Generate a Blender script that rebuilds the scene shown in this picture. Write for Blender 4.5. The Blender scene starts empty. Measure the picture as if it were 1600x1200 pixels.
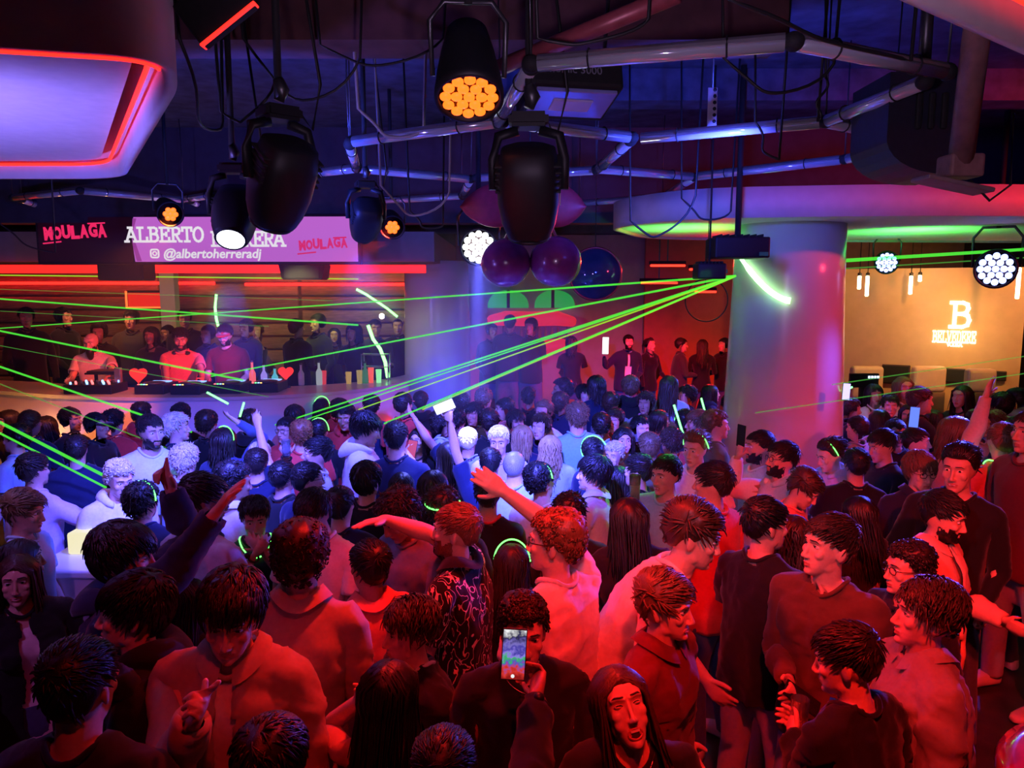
import bpy, bmesh, math, random
import numpy as np
from mathutils import Vector, Matrix, Euler
SC = bpy.context.scene
COL = SC.collection
# ---------------------------------------------------------------- camera, world, exposure
CH, FPX, PITCH = 2.70, 1200.0, math.atan(150 / 1200.0)
cam = bpy.data.cameras.new('camera'); cam_ob = bpy.data.objects.new('camera', cam); COL.objects.link(cam_ob); SC.camera = cam_ob
cam.sensor_width = 36; cam.lens = 36 * FPX / 1600; cam.clip_end = 100; cam.clip_start = .05
cam_ob.location = (0, 0, CH); cam_ob.rotation_euler = (math.pi / 2 - PITCH, 0, 0)
W = bpy.data.worlds.new('night'); SC.world = W; W.use_nodes = True
W.node_tree.nodes['Background'].inputs[0].default_value = (.10, .10, .5, 1); W.node_tree.nodes['Background'].inputs[1].default_value = .012
vs = SC.view_settings; vs.view_transform = 'Standard'; vs.look = 'None'; vs.gamma = 1; vs.use_curve_mapping = False; vs.exposure = 0.0

def ray(px, py):
    u, v = (px - 800) / FPX, (600 - py) / FPX
    return Vector((u, math.cos(PITCH) + v * math.sin(PITCH), -math.sin(PITCH) + v * math.cos(PITCH)))
def at(px, py, Y):
    d = ray(px, py); return Vector((0, 0, CH)) + d * (Y / d.y)
def atz(px, py, z):
    d = ray(px, py); return Vector((0, 0, CH)) + d * ((z - CH) / d.z)

# ---------------------------------------------------------------- the club's lamps (spots at fixtures built below), unseen lamps and added fill spots
def spot(name, loc, aim, col, power, deg, blend=.6, radius=.06):
    d = bpy.data.lights.new(name, 'SPOT'); d.energy = power; d.color = col; d.spot_size = math.radians(deg); d.spot_blend = blend; d.shadow_soft_size = radius
    o = bpy.data.objects.new(name, d); COL.objects.link(o); o.location = loc
    o.rotation_euler = (Vector(aim) - Vector(loc)).to_track_quat('-Z', 'Y').to_euler(); return o
BLUE, RED, GREEN, WARM, VIOLET = (.075, .080, 1.0), (1.0, .014, .010), (.08, 1.0, .10), (1.0, .50, .16), (.42, .16, 1.0)
def front(c, aim, dist): c = Vector(c); return c + (Vector(aim) - c).normalized() * dist
MH1, MH1A = at(440, 282, 3.35), at(372, 560, 3.75); MH2, MH2A = at(826, 296, 3.35), at(830, 560, 3.75)
MH3, MH3A = at(367, 335, 4.3), at(330, 560, 3.7); MH4, MH4A = at(572, 342, 5.2), at(520, 560, 6.6)
spot('spot_blue', front(MH2, MH2A, .30), at(830, 720, 6.6), BLUE, 2800, 54, .7)
spot('spot_blue', front(MH1, MH1A, .30), at(300, 760, 5.6), BLUE, 1300, 48, .7)
spot('spot_blue', front(MH3, MH3A, .30), at(330, 760, 5.2), BLUE, 500, 70)
spot('spot_blue', front(MH4, MH4A, .30), at(600, 720, 6.4), BLUE, 500, 70)
spot('spot_blue', front(at(748, 384, 6.0), at(748, 440, 4.0), .2), at(780, 900, 5.4), (.13, .15, 1), 700, 66)
spot('spot_blue', at(1385, 425, 9.3), at(1180, 640, 8), BLUE, 700, 60)
spot('spot_blue', at(1548, 440, 7.3), at(1250, 720, 5.5), BLUE, 1100, 60)
spot('spot_beam', front(at(748, 384, 6.0), at(748, 440, 4.0), .2), at(742, 700, 6.2), (.12, .13, 1), 9500, 13, .5, .03)
spot('spot_beam', front(MH3, MH3A, .30), at(362, 560, 9.6), (.09, .10, 1), 4200, 9, .5, .03)
spot('spot_red', front(at(732, 120, 3.1), at(742, 420, 2.7), .2), at(900, 960, 2.8), RED, 260, 95)
spot('spot_red', (.45, .9, 3.95), (1.2, 2.9, 1.4), RED, 470, 54, .8)
spot('spot_red', (-.1, .5, 4.2), at(620, 1000, 2.8), RED, 95, 50, .8)
spot('spot_red', (1.5, 1.1, 3.4), at(1490, 780, 4.1), RED, 620, 46, .8)
spot('spot_red', front(at(612, 350, 6.8), at(640, 480, 5.4), .2), at(262, 560, 9.1), (1, .04, .025), 1300, 24)
spot('spot_red', front(at(263, 330, 6.6), at(330, 420, 5.6), .2), at(60, 640, 8.0), (1, .16, .03), 420, 46)
spot('spot_red', at(1060, 410, 9.5), at(1010, 620, 11), RED, 900, 95)
spot('spot_red', (3.0, 11.2, 3.1), (1.7, 8.8, 1.6), RED, 500, 80)
spot('spot_red', (6.2, 4.6, 3.9), at(1300, 420, 7.4), (1, .03, .05), 500, 60)
spot('spot_green', at(1070, 440, 7.8), at(1070, 345, 7.9), GREEN, 75, 125, .9)
spot('spot_green', at(1430, 440, 8.0), at(1430, 345, 8.3), GREEN, 120, 140, .9)
spot('spot_green', at(1130, 425, 6.0), at(960, 760, 4.8), GREEN, 200, 30, .8)
spot('spot_green', at(1130, 425, 6.0), at(400, 640, 6.0), GREEN, 240, 22, .8)
spot('spot_warm', (7.0, 9.4, 3.1), at(1480, 500, 11.8), (1, .36, .10), 170, 80)
spot('spot_warm', (5.6, 10.2, 3.1), at(1380, 520, 12.2), (1, .45, .12), 90, 90)
spot('spot_warm', (-5.5, 10.2, 2.95), (-5.5, 13, 1.6), (1, .35, .12), 60, 140)
spot('spot_warm', (-2.6, 10.2, 2.95), (-2.6, 13, 1.7), (.70, .75, .16), 85, 130)
spot('spot_warm', (-2.7, 8.3, 2.9), (-1.1, 10.6, 2.2), (.75, .70, .30), 60, 40)  # added fill tinting the grey column, no fixture here
spot('spot_violet', (-3.0, 3.2, 2.5), (-2.9, 4.2, 3.6), (.26, .18, 1), 190, 140)  # added fill that colours the tray canopy, no lamp built
spot('spot_violet', (.1, .9, 2.9), (.9, 3.4, 3.6), (.70, .45, .80), 85, 110)  # added wash to brighten the light tubes from below, no fixture
spot('spot_blue_ceiling', (-1.6, 4.5, 3.1), (-1.5, 7, 4.4), (.04, .08, 1), 170, 130)  # added fill to tint the ceiling blue, aimed up from no real lamp
spot('spot_blue_ceiling', (1.2, 4.4, 3.3), (1.2, 6, 4.4), (.05, .08, 1), 160, 130)  # second added ceiling fill, no fixture
spot('spot_violet', (-2.4, 1.5, 3.3), at(60, 960, 3.3), (.65, .16, .9), 45, 60, .8)  # added unseen fill for the dim left foreground
spot('spot_red', (2.3, 2.9, 4.3), (.7, 3.1, 3.62), (1, .16, .07), 120, 80)  # added unseen fill reddening the light tubes from above
spot('spot_violet', (-2.9, 3.6, 3.3), (-2.6, 4.6, 1.0), (.38, .26, 1), 60, 50, .6)
# ---------------------------------------------------------------- materials
MATS = {}
def newmat(name):
    m = bpy.data.materials.new(name); m.use_nodes = True; nt = m.node_tree
    return m, nt, nt.nodes['Principled BSDF']

def noise_bump(nt, b, scale, strength, dist=.002, detail=2, stretch=None):
    tc = nt.nodes.new('ShaderNodeTexCoord'); n = nt.nodes.new('ShaderNodeTexNoise'); n.inputs['Scale'].default_value = scale; n.inputs['Detail'].default_value = detail
    src = tc.outputs['Object']
    if stretch:
        mp = nt.nodes.new('ShaderNodeMapping'); mp.inputs['Scale'].default_value = stretch; nt.links.new(src, mp.inputs[0]); src = mp.outputs[0]
    nt.links.new(src, n.inputs['Vector'])
    bp = nt.nodes.new('ShaderNodeBump'); bp.inputs['Strength'].default_value = strength; bp.inputs['Distance'].default_value = dist
    nt.links.new(n.outputs['Fac'], bp.inputs['Height']); nt.links.new(bp.outputs[0], b.inputs['Normal'])
    return n

def vary(nt, b, n, col, amt):
    r = nt.nodes.new('ShaderNodeValToRGB'); r.color_ramp.elements[0].position = .3; r.color_ramp.elements[1].position = .7
    r.color_ramp.elements[0].color = tuple(c * (1 - amt) for c in col) + (1,); r.color_ramp.elements[1].color = tuple(min(1, c * (1 + amt)) for c in col) + (1,)
    nt.links.new(n.outputs['Fac'], r.inputs[0]); nt.links.new(r.outputs[0], b.inputs['Base Color'])

def skin(t):
    k = 'skin_' + t
    if k not in MATS:
        m, nt, b = newmat(k); n = noise_bump(nt, b, 90, .15, .0008, 3); vary(nt, b, n, SKINS[t], .06)
        b.inputs['Roughness'].default_value = .48; b.inputs['Specular IOR Level'].default_value = .45; MATS[k] = m
    return MATS[k]
def lips(t, g):
    k = 'lips_' + t + g
    if k not in MATS:
        m, nt, b = newmat(k); c = SKINS[t]; f = (.85, .50, .52) if g == 'm' else (.80, .34, .36)
        b.inputs['Base Color'].default_value = (c[0] * f[0], c[1] * f[1], c[2] * f[2], 1); b.inputs['Roughness'].default_value = .35; MATS[k] = m
    return MATS[k]
def hairm(c):
    k = 'hair_' + c
    if k not in MATS:
        m, nt, b = newmat(k); n = noise_bump(nt, b, 240, .5, .002, 2, (1, 1, .25)); vary(nt, b, n, HAIRC[c], .35)
        b.inputs['Roughness'].default_value = .42; b.inputs['Specular IOR Level'].default_value = .5; MATS[k] = m
    return MATS[k]
CLOTH = {'black': (.010, .010, .012), 'charcoal': (.035, .035, .04), 'navy': (.014, .02, .06), 'white': (.80, .80, .80), 'offwhite': (.66, .63, .58), 'grey': (.28, .28, .29), 'beige': (.52, .43, .33), 'tan': (.40, .31, .23),
         'brown': (.11, .055, .035), 'maroon': (.14, .02, .025), 'coral': (.75, .22, .16), 'red': (.62, .05, .04), 'lilac': (.60, .48, .68), 'lightblue': (.42, .56, .74), 'denim': (.07, .10, .20), 'denimlight': (.38, .42, .50),
         'peach': (.72, .45, .34), 'teal': (.25, .55, .55), 'pink': (.70, .42, .45), 'olive': (.12, .13, .06), 'greyblue': (.16, .20, .28), 'shoe': (.55, .55, .55), 'khaki': (.30, .24, .15)}
def cloth(c):
    k = 'cloth_' + c
    if k not in MATS:
        m, nt, b = newmat(k)
        if c == 'lineart':      # black shirt with thin drawn lines
            tc = nt.nodes.new('ShaderNodeTexCoord'); mp = nt.nodes.new('ShaderNodeMapping'); mp.inputs['Scale'].default_value = (1, 1, .55)
            n = nt.nodes.new('ShaderNodeTexNoise'); n.inputs['Scale'].default_value = 17; n.inputs['Detail'].default_value = 1.5; n.inputs['Distortion'].default_value = 1.2
            nt.links.new(tc.outputs['Object'], mp.inputs[0]); nt.links.new(mp.outputs[0], n.inputs['Vector'])
            mu = nt.nodes.new('ShaderNodeMath'); mu.operation = 'MULTIPLY'; mu.inputs[1].default_value = 3.0
            fr = nt.nodes.new('ShaderNodeMath'); fr.operation = 'FRACT'; sb = nt.nodes.new('ShaderNodeMath'); sb.operation = 'SUBTRACT'; sb.inputs[1].default_value = .5
            ab = nt.nodes.new('ShaderNodeMath'); ab.operation = 'ABSOLUTE'; lt = nt.nodes.new('ShaderNodeMath'); lt.operation = 'LESS_THAN'; lt.inputs[1].default_value = .055
            nt.links.new(n.outputs['Fac'], mu.inputs[0]); nt.links.new(mu.outputs[0], fr.inputs[0]); nt.links.new(fr.outputs[0], sb.inputs[0]); nt.links.new(sb.outputs[0], ab.inputs[0]); nt.links.new(ab.outputs[0], lt.inputs[0])
            mx = nt.nodes.new('ShaderNodeMix'); mx.data_type = 'RGBA'; mx.inputs[6].default_value = (.008, .008, .01, 1); mx.inputs[7].default_value = (.75, .72, .70, 1)
            nt.links.new(lt.outputs[0], mx.inputs[0]); nt.links.new(mx.outputs[2], b.inputs['Base Color'])
        else:
            n = noise_bump(nt, b, 55, .25, .003, 5); vary(nt, b, n, CLOTH[c], .07)
        b.inputs['Roughness'].default_value = .85; b.inputs['Specular IOR Level'].default_value = .25
        b.inputs['Sheen Weight'].default_value = .15; MATS[k] = m
    return MATS[k]
PLAIN = {'frame_black': ((.012, .012, .014), .35, 0), 'silver': ((.7, .7, .7), .25, 1), 'eye_white': ((.75, .73, .70), .25, 0), 'iris': ((.02, .012, .008), .15, 0), 'mouth_dark': ((.05, .008, .01), .5, 0), 'teeth': ((.82, .80, .74), .3, 0)}
def plain(c):
    k = 'plain_' + c
    if k not in MATS:
        m, nt, b = newmat(k); col, r, me = PLAIN[c]; b.inputs['Base Color'].default_value = col + (1,); b.inputs['Roughness'].default_value = r; b.inputs['Metallic'].default_value = me; MATS[k] = m
    return MATS[k]
GLOW = {'green': ((.12, 1, .12), 4)}
def glow(c):
    k = 'glow_' + c
    if k not in MATS:
        m, nt, b = newmat(k); col, s = GLOW[c]; b.inputs['Base Color'].default_value = (.02, .02, .02, 1); b.inputs['Emission Color'].default_value = col + (1,); b.inputs['Emission Strength'].default_value = s; MATS[k] = m
    return MATS[k]
# ---------------------------------------------------------------- people: templates
import time
_T0 = time.time()
RNG = random.Random(7)
NPR = np.random.RandomState(11)

def vnoise(p, f=1.0, seed=0):
    """cheap smooth value noise, vectorised; p (n,3) -> (n,) in -1..1"""
    q = p * f + seed * 17.31
    i = np.floor(q).astype(np.int64); t = q - i; t = t * t * (3 - 2 * t)
    def h(a, b, c):
        n = (a * 374761393 + b * 668265263 + c * 2147483647 + seed * 1274126177) & 0xffffffff
        n = ((n ^ (n >> 13)) * 1274126177) & 0xffffffff
        return ((n ^ (n >> 16)) & 0xffff) / 32767.5 - 1
    r = 0
    for a in (0, 1):
        for b in (0, 1):
            for c in (0, 1):
                w = (t[:, 0] if a else 1 - t[:, 0]) * (t[:, 1] if b else 1 - t[:, 1]) * (t[:, 2] if c else 1 - t[:, 2])
                r = r + w * h(i[:, 0] + a, i[:, 1] + b, i[:, 2] + c)
    return r

def loft(bm, secs, n=20, pw=2.0):
    """secs: list of (centre, xaxis, yaxis, rx, ry); closed tube"""
    rings = []
    for c, ax, ay, rx, ry in secs:
        c = Vector(c); ax = Vector(ax); ay = Vector(ay); ring = []
        for k in range(n):
            a = 2 * math.pi * k / n
            ca, sa = math.cos(a), math.sin(a)
            ca = math.copysign(abs(ca) ** (2 / pw), ca); sa = math.copysign(abs(sa) ** (2 / pw), sa)
            ring.append(bm.verts.new(c + ax * (rx * ca) + ay * (ry * sa)))
        rings.append(ring)
    for r0, r1 in zip(rings, rings[1:]):
        for k in range(n):
            bm.faces.new((r0[k], r0[(k + 1) % n], r1[(k + 1) % n], r1[k]))
    bm.faces.new(list(reversed(rings[0]))); bm.faces.new(rings[-1])
    return rings

def frame(d, hint=(0, -1, 0)):
    d = Vector(d).normalized(); h = Vector(hint)
    x = h.cross(d)
    if x.length < 1e-4: x = Vector((1, 0, 0)).cross(d)
    x.normalize(); y = d.cross(x)
    return x, y

def limb(bm, pts, rad, n=14, hint=(0, -1, 0), flat=1.0):
    """tube through pts; radii rad (floats or (rx,ry)); rounded ends"""
    pts = [Vector(p) for p in pts]; secs = []
    m = len(pts)
    for i, p in enumerate(pts):
        d = (pts[min(i + 1, m - 1)] - pts[max(i - 1, 0)])
        ax, ay = frame(d, hint); r = rad[i]; rx, ry = r if isinstance(r, tuple) else (r, r * flat)
        if i == 0:
            dd = d.normalized()
            secs += [(p - dd * min(rx, ry) * .75, ax, ay, rx * .5, ry * .5), (p - dd * min(rx, ry) * .4, ax, ay, rx * .86, ry * .86)]
        secs.append((p, ax, ay, rx, ry))
        if i == m - 1:
            dd = d.normalized()
            secs += [(p + dd * min(rx, ry) * .4, ax, ay, rx * .86, ry * .86), (p + dd * min(rx, ry) * .75, ax, ay, rx * .5, ry * .5)]
    loft(bm, secs, n)

def ball(bm, c, r, rot=None, seg=16):
    m = Matrix.Translation(Vector(c))
    if rot is not None: m = m @ rot.to_4x4()
    m = m @ Matrix.Diagonal(Vector((r[0], r[1], r[2], 1)) if isinstance(r, tuple) else Vector((r, r, r, 1)))
    bmesh.ops.create_uvsphere(bm, u_segments=seg, v_segments=seg // 2 + 2, radius=1, matrix=m)

def evaluated(bm, mods):
    me = bpy.data.meshes.new('tmp'); bm.to_mesh(me); bm.free()
    ob = bpy.data.objects.new('tmp', me); COL.objects.link(ob)
    for f in mods: f(ob)
    dg = bpy.context.evaluated_depsgraph_get()
    out = bpy.data.meshes.new_from_object(ob.evaluated_get(dg))
    bpy.data.objects.remove(ob); bpy.data.meshes.remove(me)
    return out

def m_remesh(v):
    def f(ob):
        m = ob.modifiers.new('r', 'REMESH'); m.mode = 'VOXEL'; m.voxel_size = v; m.use_smooth_shade = True
    return f

def m_smooth(n, fac=.5):
    def f(ob):
        m = ob.modifiers.new('s', 'SMOOTH'); m.iterations = n; m.factor = fac
    return f

def m_dec(ratio, vg=None, fac=1.0):
    def f(ob):
        m = ob.modifiers.new('d', 'DECIMATE'); m.ratio = ratio
        if vg is not None:
            g = ob.vertex_groups.new(name='w')
            for lev in np.unique(vg):
                g.add([int(i) for i in np.nonzero(vg == lev)[0]], float(lev), 'REPLACE')
            m.vertex_group = 'w'; m.invert_vertex_group = True; m.vertex_group_factor = fac
    return f

def coords(me):
    a = np.empty(len(me.vertices) * 3, np.float32); me.vertices.foreach_get('co', a); return a.reshape(-1, 3).astype(np.float64)
def set_coords(me, a):
    me.vertices.foreach_set('co', np.ascontiguousarray(a, np.float32).ravel()); me.update()

# rest joints (person faces -Y, left is +X, height 1.76)
SH = (.182, .012, 1.415); ARM_D = Vector((.7071, 0, -.7071)); UA, FA = .285, .255
EL = tuple(Vector(SH) + ARM_D * UA); WR = tuple(Vector(EL) + ARM_D * FA)
HIP, KNEE, ANK = (.092, .005, .90), (.105, -.012, .49), (.112, .03, .085)
PALM_T = Vector((0, -1, 0)); PALM_N = Vector((-.7071, 0, -.7071))
FING = [(-.030 + .0205 * 3, .060, .0095), (-.030 + .0205 * 2, .073, .0098), (-.030 + .0205, .068, .0095), (-.030, .052, .0085)]  # index..little: offset to thumb side, length, radius

def hand_points():
    W = Vector(WR); out = []
    for k, (off, ln, r) in enumerate(FING):
        base = W + ARM_D * (.092 - (.006 if k == 3 else 0)) + PALM_T * off
        d = (ARM_D + PALM_T * (off * 3.2)).normalized()
        p1 = base + d * ln * .48 + PALM_N * .004
        p2 = base + d * ln + PALM_N * .013
        out.append((base, p1, p2, r))
    base = W + ARM_D * .028 + PALM_T * .030 + PALM_N * .006
    d = (ARM_D * .72 + PALM_T * .72 + PALM_N * .18).normalized()
    out.append((base, base + d * .042, base + d * .042 + (d + ARM_D * .5).normalized() * .034, .011))
    return out

def mir(v): v = Vector(v); return Vector((-v.x, v.y, v.z))

def bones_def():
    B = {}
    B['pelvis'] = ((0, .01, .84), (0, .005, 1.03), .15, None)
    B['spine'] = ((0, .005, 1.03), (0, 0, 1.20), .14, 'pelvis')
    B['chest'] = ((0, 0, 1.20), (0, .015, 1.43), .15, 'spine')
    B['neck'] = ((0, .022, 1.465), (0, .004, 1.55), .056, 'chest')
    B['head'] = ((0, .006, 1.575), (0, .01, 1.70), .10, 'neck')
    hp = hand_points()
    for s, f in (('L', Vector), ('R', mir)):
        B['clav' + s] = (f((.05, .012, 1.435)), f((.15, .012, 1.425)), .062, 'chest')
        B['ua' + s] = (f(SH), f(EL), .050, 'clav' + s)
        B['fa' + s] = (f(EL), f(WR), .040, 'ua' + s)
        B['hand' + s] = (f(WR), f(Vector(WR) + ARM_D * .085), .040, 'fa' + s)
        for k, (a, b, c, r) in enumerate(hp):
            B['f%da' % k + s] = (f(a), f(b), r * 1.25, 'hand' + s)
            B['f%db' % k + s] = (f(b), f(c), r * 1.25, 'f%da' % k + s)
        B['th' + s] = (f(HIP), f(KNEE), .085, 'pelvis')
        B['sn' + s] = (f(KNEE), f(ANK), .055, 'th' + s)
        B['ft' + s] = (f(ANK), f((.125, -.12, .03)), .05, 'sn' + s)
    return B
BONES = bones_def(); BN = list(BONES)

def skin_weights(p, cloth=False):
    n = len(p); D = np.empty((n, len(BN)))
    for j, b in enumerate(BN):
        a, c, r, _ = BONES[b]; a = np.array(a); c = np.array(c); ab = c - a
        t = np.clip(((p - a) @ ab) / (ab @ ab), 0, 1)
        D[:, j] = np.linalg.norm(p - (a + t[:, None] * ab), axis=1) / r
        if cloth and (b[0] == 'f' and b[1].isdigit() or b in ('neck', 'head')): D[:, j] = 99
    w = (1 / np.maximum(D, .05)) ** 8
    for j, b in enumerate(BN):       # left bones never move right-hand points
        if b[-1] == 'L': w[p[:, 0] < -.004, j] = 0
        if b[-1] == 'R': w[p[:, 0] > .004, j] = 0
    if not cloth:                    # rigid skull
        J = BN.index('head'); k = np.clip((p[:, 2] - 1.535) / .03, 0, 1) * (np.abs(p[:, 0]) < .12)
        k = np.where((p[:, 1] < -.03) & (p[:, 2] > 1.50) & (np.abs(p[:, 0]) < .1), 1, k)
        w /= w.sum(1, keepdims=True); w *= (1 - k)[:, None]; w[:, J] += k
    w[w < .02 * w.max(1, keepdims=True)] = 0
    return w / w.sum(1, keepdims=True)

def body_template(fem):
    bm = bmesh.new()
    X, Y = (1, 0, 0), (0, 1, 0)
    if fem:
        T = [(.79, .13, .10, .01), (.86, .172, .118, .015), (.92, .178, .118, .012), (1.0, .155, .10, .004), (1.08, .128, .09, 0), (1.16, .130, .092, 0),
             (1.25, .146, .108, -.006), (1.31, .152, .115, -.008), (1.37, .155, .098, .006), (1.42, .145, .08, .014), (1.465, .085, .062, .018), (1.50, .05, .052, .016)]
    else:
        T = [(.79, .13, .10, .01), (.86, .162, .115, .015), (.95, .163, .112, .01), (1.05, .148, .103, 0), (1.15, .152, .106, 0),
             (1.27, .168, .118, -.002), (1.35, .174, .114, .004), (1.41, .166, .094, .014), (1.46, .10, .072, .020), (1.50, .058, .058, .016)]
    loft(bm, [((0, cy, z), X, Y, hw, hd) for z, hw, hd, cy in T], 28, 2.4)
    if fem:
        for s in (-1, 1): ball(bm, (s * .066, -.085, 1.285), (.058, .052, .056))
    nr = .050 if fem else .058
    limb(bm, [(0, .024, 1.44), (0, .016, 1.52), (0, .004, 1.60)], [nr * 1.12, nr, nr])
    k = .90 if fem else 1.0
    for s in (-1, 1):
        f = (lambda v: Vector((s * v[0], v[1], v[2])))
        limb(bm, [f((.03, .026, 1.492)), f((.10, .02, 1.452)), f((.165, .012, 1.418))], [.040, .046, .050])
        S, E, W = f(SH), f(EL), f(WR); d = f(ARM_D); hint = (0, -1, 0)
        limb(bm, [S + d * .0, S + d * .05, S + d * .14, E - d * .05, E, E + d * .07, E + d * .16, W, W + d * .02],
             [.054 * k, .052 * k, .047 * k, .041 * k, .039 * k, .043 * k, .036 * k, (.023 * k, .029 * k), (.022 * k, .03 * k)], 16, hint)
        # palm: lateral axis along thumb side
        t = Vector(PALM_T); nn = f(PALM_N)
        loft(bm, [(W + d * z, t, nn, rx, ry) for z, rx, ry in ((-.01, .024, .018), (.02, .032, .017), (.055, .042, .016), (.085, .043, .0145), (.098, .038, .011))], 18, 2.6)
        for (a, b, c, r) in hand_points():
            a, b, c = f(a), f(b), f(c)
            limb(bm, [a - (b - a) * .25, a + (b - a) * .5, b, b + (c - b) * .5, c], [r * 1.05, r, r * 1.02, r * .92, r * .82], 10, nn)
        H, K, A = f(HIP), f(KNEE), f(ANK)
        limb(bm, [H + Vector((0, 0, -.02)), H.lerp(K, .35), H.lerp(K, .75), K, K.lerp(A, .3), K.lerp(A, .7), A],
             [.088, .082, .062, .054, .056, .042, .036], 16)
        limb(bm, [f((.112, .05, .05)), f((.118, -.03, .05)), f((.125, -.12, .03)), f((.127, -.17, .025))], [(.035, .04), (.042, .042), (.046, .028), (.036, .02)], 14, (0, 0, 1))
    # ---- head
    fw = .93 if fem else 1.0
    ball(bm, (0, .022, 1.668), (.0765 * (.97 if fem else 1), .097, .090), seg=24)
    sec = [(1.725, .058, -.070, .05), (1.70, .069, -.083, .05), (1.665, .068 * fw, -.086, .05), (1.63, .066 * fw, -.087, .045), (1.60, .060 * fw, -.088, .035),
           (1.575, .052 * fw, -.088, .02), (1.555, .040 * fw, -.086, .0), (1.540, .024 * fw, -.080, -.03), (1.534, .012, -.074, -.045)]
    loft(bm, [((0, (yf + yb) / 2, z), X, Y, hw, (yb - yf) / 2) for z, hw, yf, yb in sec], 28, 2.35)
    ns = .86 if fem else 1.0
    limb(bm, [(0, -.085, 1.672), (0, -.096, 1.645), (0, -.108 * (1 if not fem else .985), 1.619)], [.0075 * ns, .0085 * ns, .0115 * ns], 12)
    for s in (-1, 1):
        ball(bm, (s * .0115 * ns, -.097, 1.614), (.0085 * ns, .011, .007), seg=10)
        limb(bm, [(s * .050, -.068, 1.684), (s * .032, -.082, 1.690), (s * .008, -.087, 1.684)], [.007, .009 if not fem else .006, .008 if not fem else .005], 10)
        ball(bm, (s * .044 * fw, -.064, 1.634), (.020, .020, .022), seg=12)
        if fem: ball(bm, (s * .036, -.060, 1.605), (.022, .022, .026), seg=12)
        ball(bm, (s * .048 * fw, -.012, 1.582), (.014, .026, .024), seg=12)
        e = Euler((math.radians(-12), 0, math.radians(-s * 24))).to_matrix()
        ball(bm, (s * .078, .016, 1.642), (.0085, .019, .033), e, 14)
    limb(bm, [(-.022, -.086, 1.588), (-.008, -.0935, 1.5925), (.008, -.0935, 1.5925), (.022, -.086, 1.588)], [.0035, .0062, .0062, .0035], 10)
    limb(bm, [(-.020, -.086, 1.583), (0, -.0935, 1.5785), (.020, -.086, 1.583)], [.0035, .0075, .0035], 10)
    ball(bm, (0, -.080, 1.552), (.020 * fw, .016, .015), seg=12)
    me = evaluated(bm, [m_remesh(.0048), m_smooth(3)])
    p = coords(me)
    front = (p[:, 1] < -.045) & (np.abs(p[:, 0]) < .07) & (p[:, 2] > 1.53)
    def g(x0, z0, sx, sz): return np.exp(-((p[:, 0] - x0) / sx) ** 2 - ((p[:, 2] - z0) / sz) ** 2)
    dy = 0
    for s in (-1, 1):
        dy = dy + (.0075 if fem else .0105) * g(s * .031, 1.664, .016, .010)
        dy = dy + (.002 if fem else .004) * g(s * .018, 1.668, .006, .012)
        dy = dy + (0 if fem else .002) * g(s * .035, 1.612, .012, .016)
    dy = dy + .004 * g(0, 1.5845, .024, .0032) + .003 * g(0, 1.5655, .02, .006)
    p[:, 1] += np.where(front, dy, 0)
    nr = np.empty(len(p) * 3, np.float32); me.vertices.foreach_get('normal', nr); nr = nr.reshape(-1, 3)
    t = ((np.abs(p[:, 0]) - SH[0]) * .7071 + (SH[2] - p[:, 2]) * .7071); perp = np.hypot((np.abs(p[:, 0]) - SH[0]) * .7071 - (SH[2] - p[:, 2]) * .7071, p[:, 1] - .012)
    onarm = ((t > .05) & (perp < .062) & (p[:, 2] > .95)) | (np.abs(p[:, 0]) > .235)
    hid = np.clip((1.375 - p[:, 2]) / .03, 0, 1) * (~onarm)      # under the clothes the body lies a little deeper
    p = p - nr * (.014 * hid)[:, None]
    set_coords(me, p)
    return me

def lod(me, ratio):
    p = coords(me)
    w = np.full(len(p), .02)
    w[(p[:, 2] > 1.50)] = .35
    w[(p[:, 2] > 1.53) & (p[:, 1] < -.03)] = 1.0
    hx = np.abs(p[:, 0])
    w[(hx > np.array(EL)[0] - .16)] = .18
    w[(hx > np.array(WR)[0] - .005)] = .6
    bm = bmesh.new(); bm.from_mesh(me)
    out = evaluated(bm, [m_dec(ratio, np.round(w, 2), 1.0)])
    return out

def cut(bm, co, no, outer=True, near=None):
    if near:
        a, d, t0, rr = near
        fs = []
        for f in bm.faces:
            v = f.calc_center_median() - a; t = v.dot(d)
            if t > t0 and (v - d * t).length < rr: fs.append(f)
        vs = {v for f in fs for v in f.verts}; es = {e for f in fs for e in f.edges}
        g = list(vs) + list(es) + fs
    else: g = bm.verts[:] + bm.edges[:] + bm.faces[:]
    return bmesh.ops.bisect_plane(bm, geom=g, dist=1e-5, plane_co=co, plane_no=no, clear_outer=outer, clear_inner=False)

def rim(bm, depth):
    be = [e for e in bm.edges if e.is_boundary]
    if not be: return
    bm.normal_update()
    nrm = {v: v.normal.copy() for e in be for v in e.verts}
    r = bmesh.ops.extrude_edge_only(bm, edges=be)
    nv = [v for v in r['geom'] if isinstance(v, bmesh.types.BMVert)]
    for v in nv:
        o = next((e.other_vert(v) for e in v.link_edges if e.other_vert(v) in nrm), None)
        if o is not None: v.co = o.co - nrm[o] * depth

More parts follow.
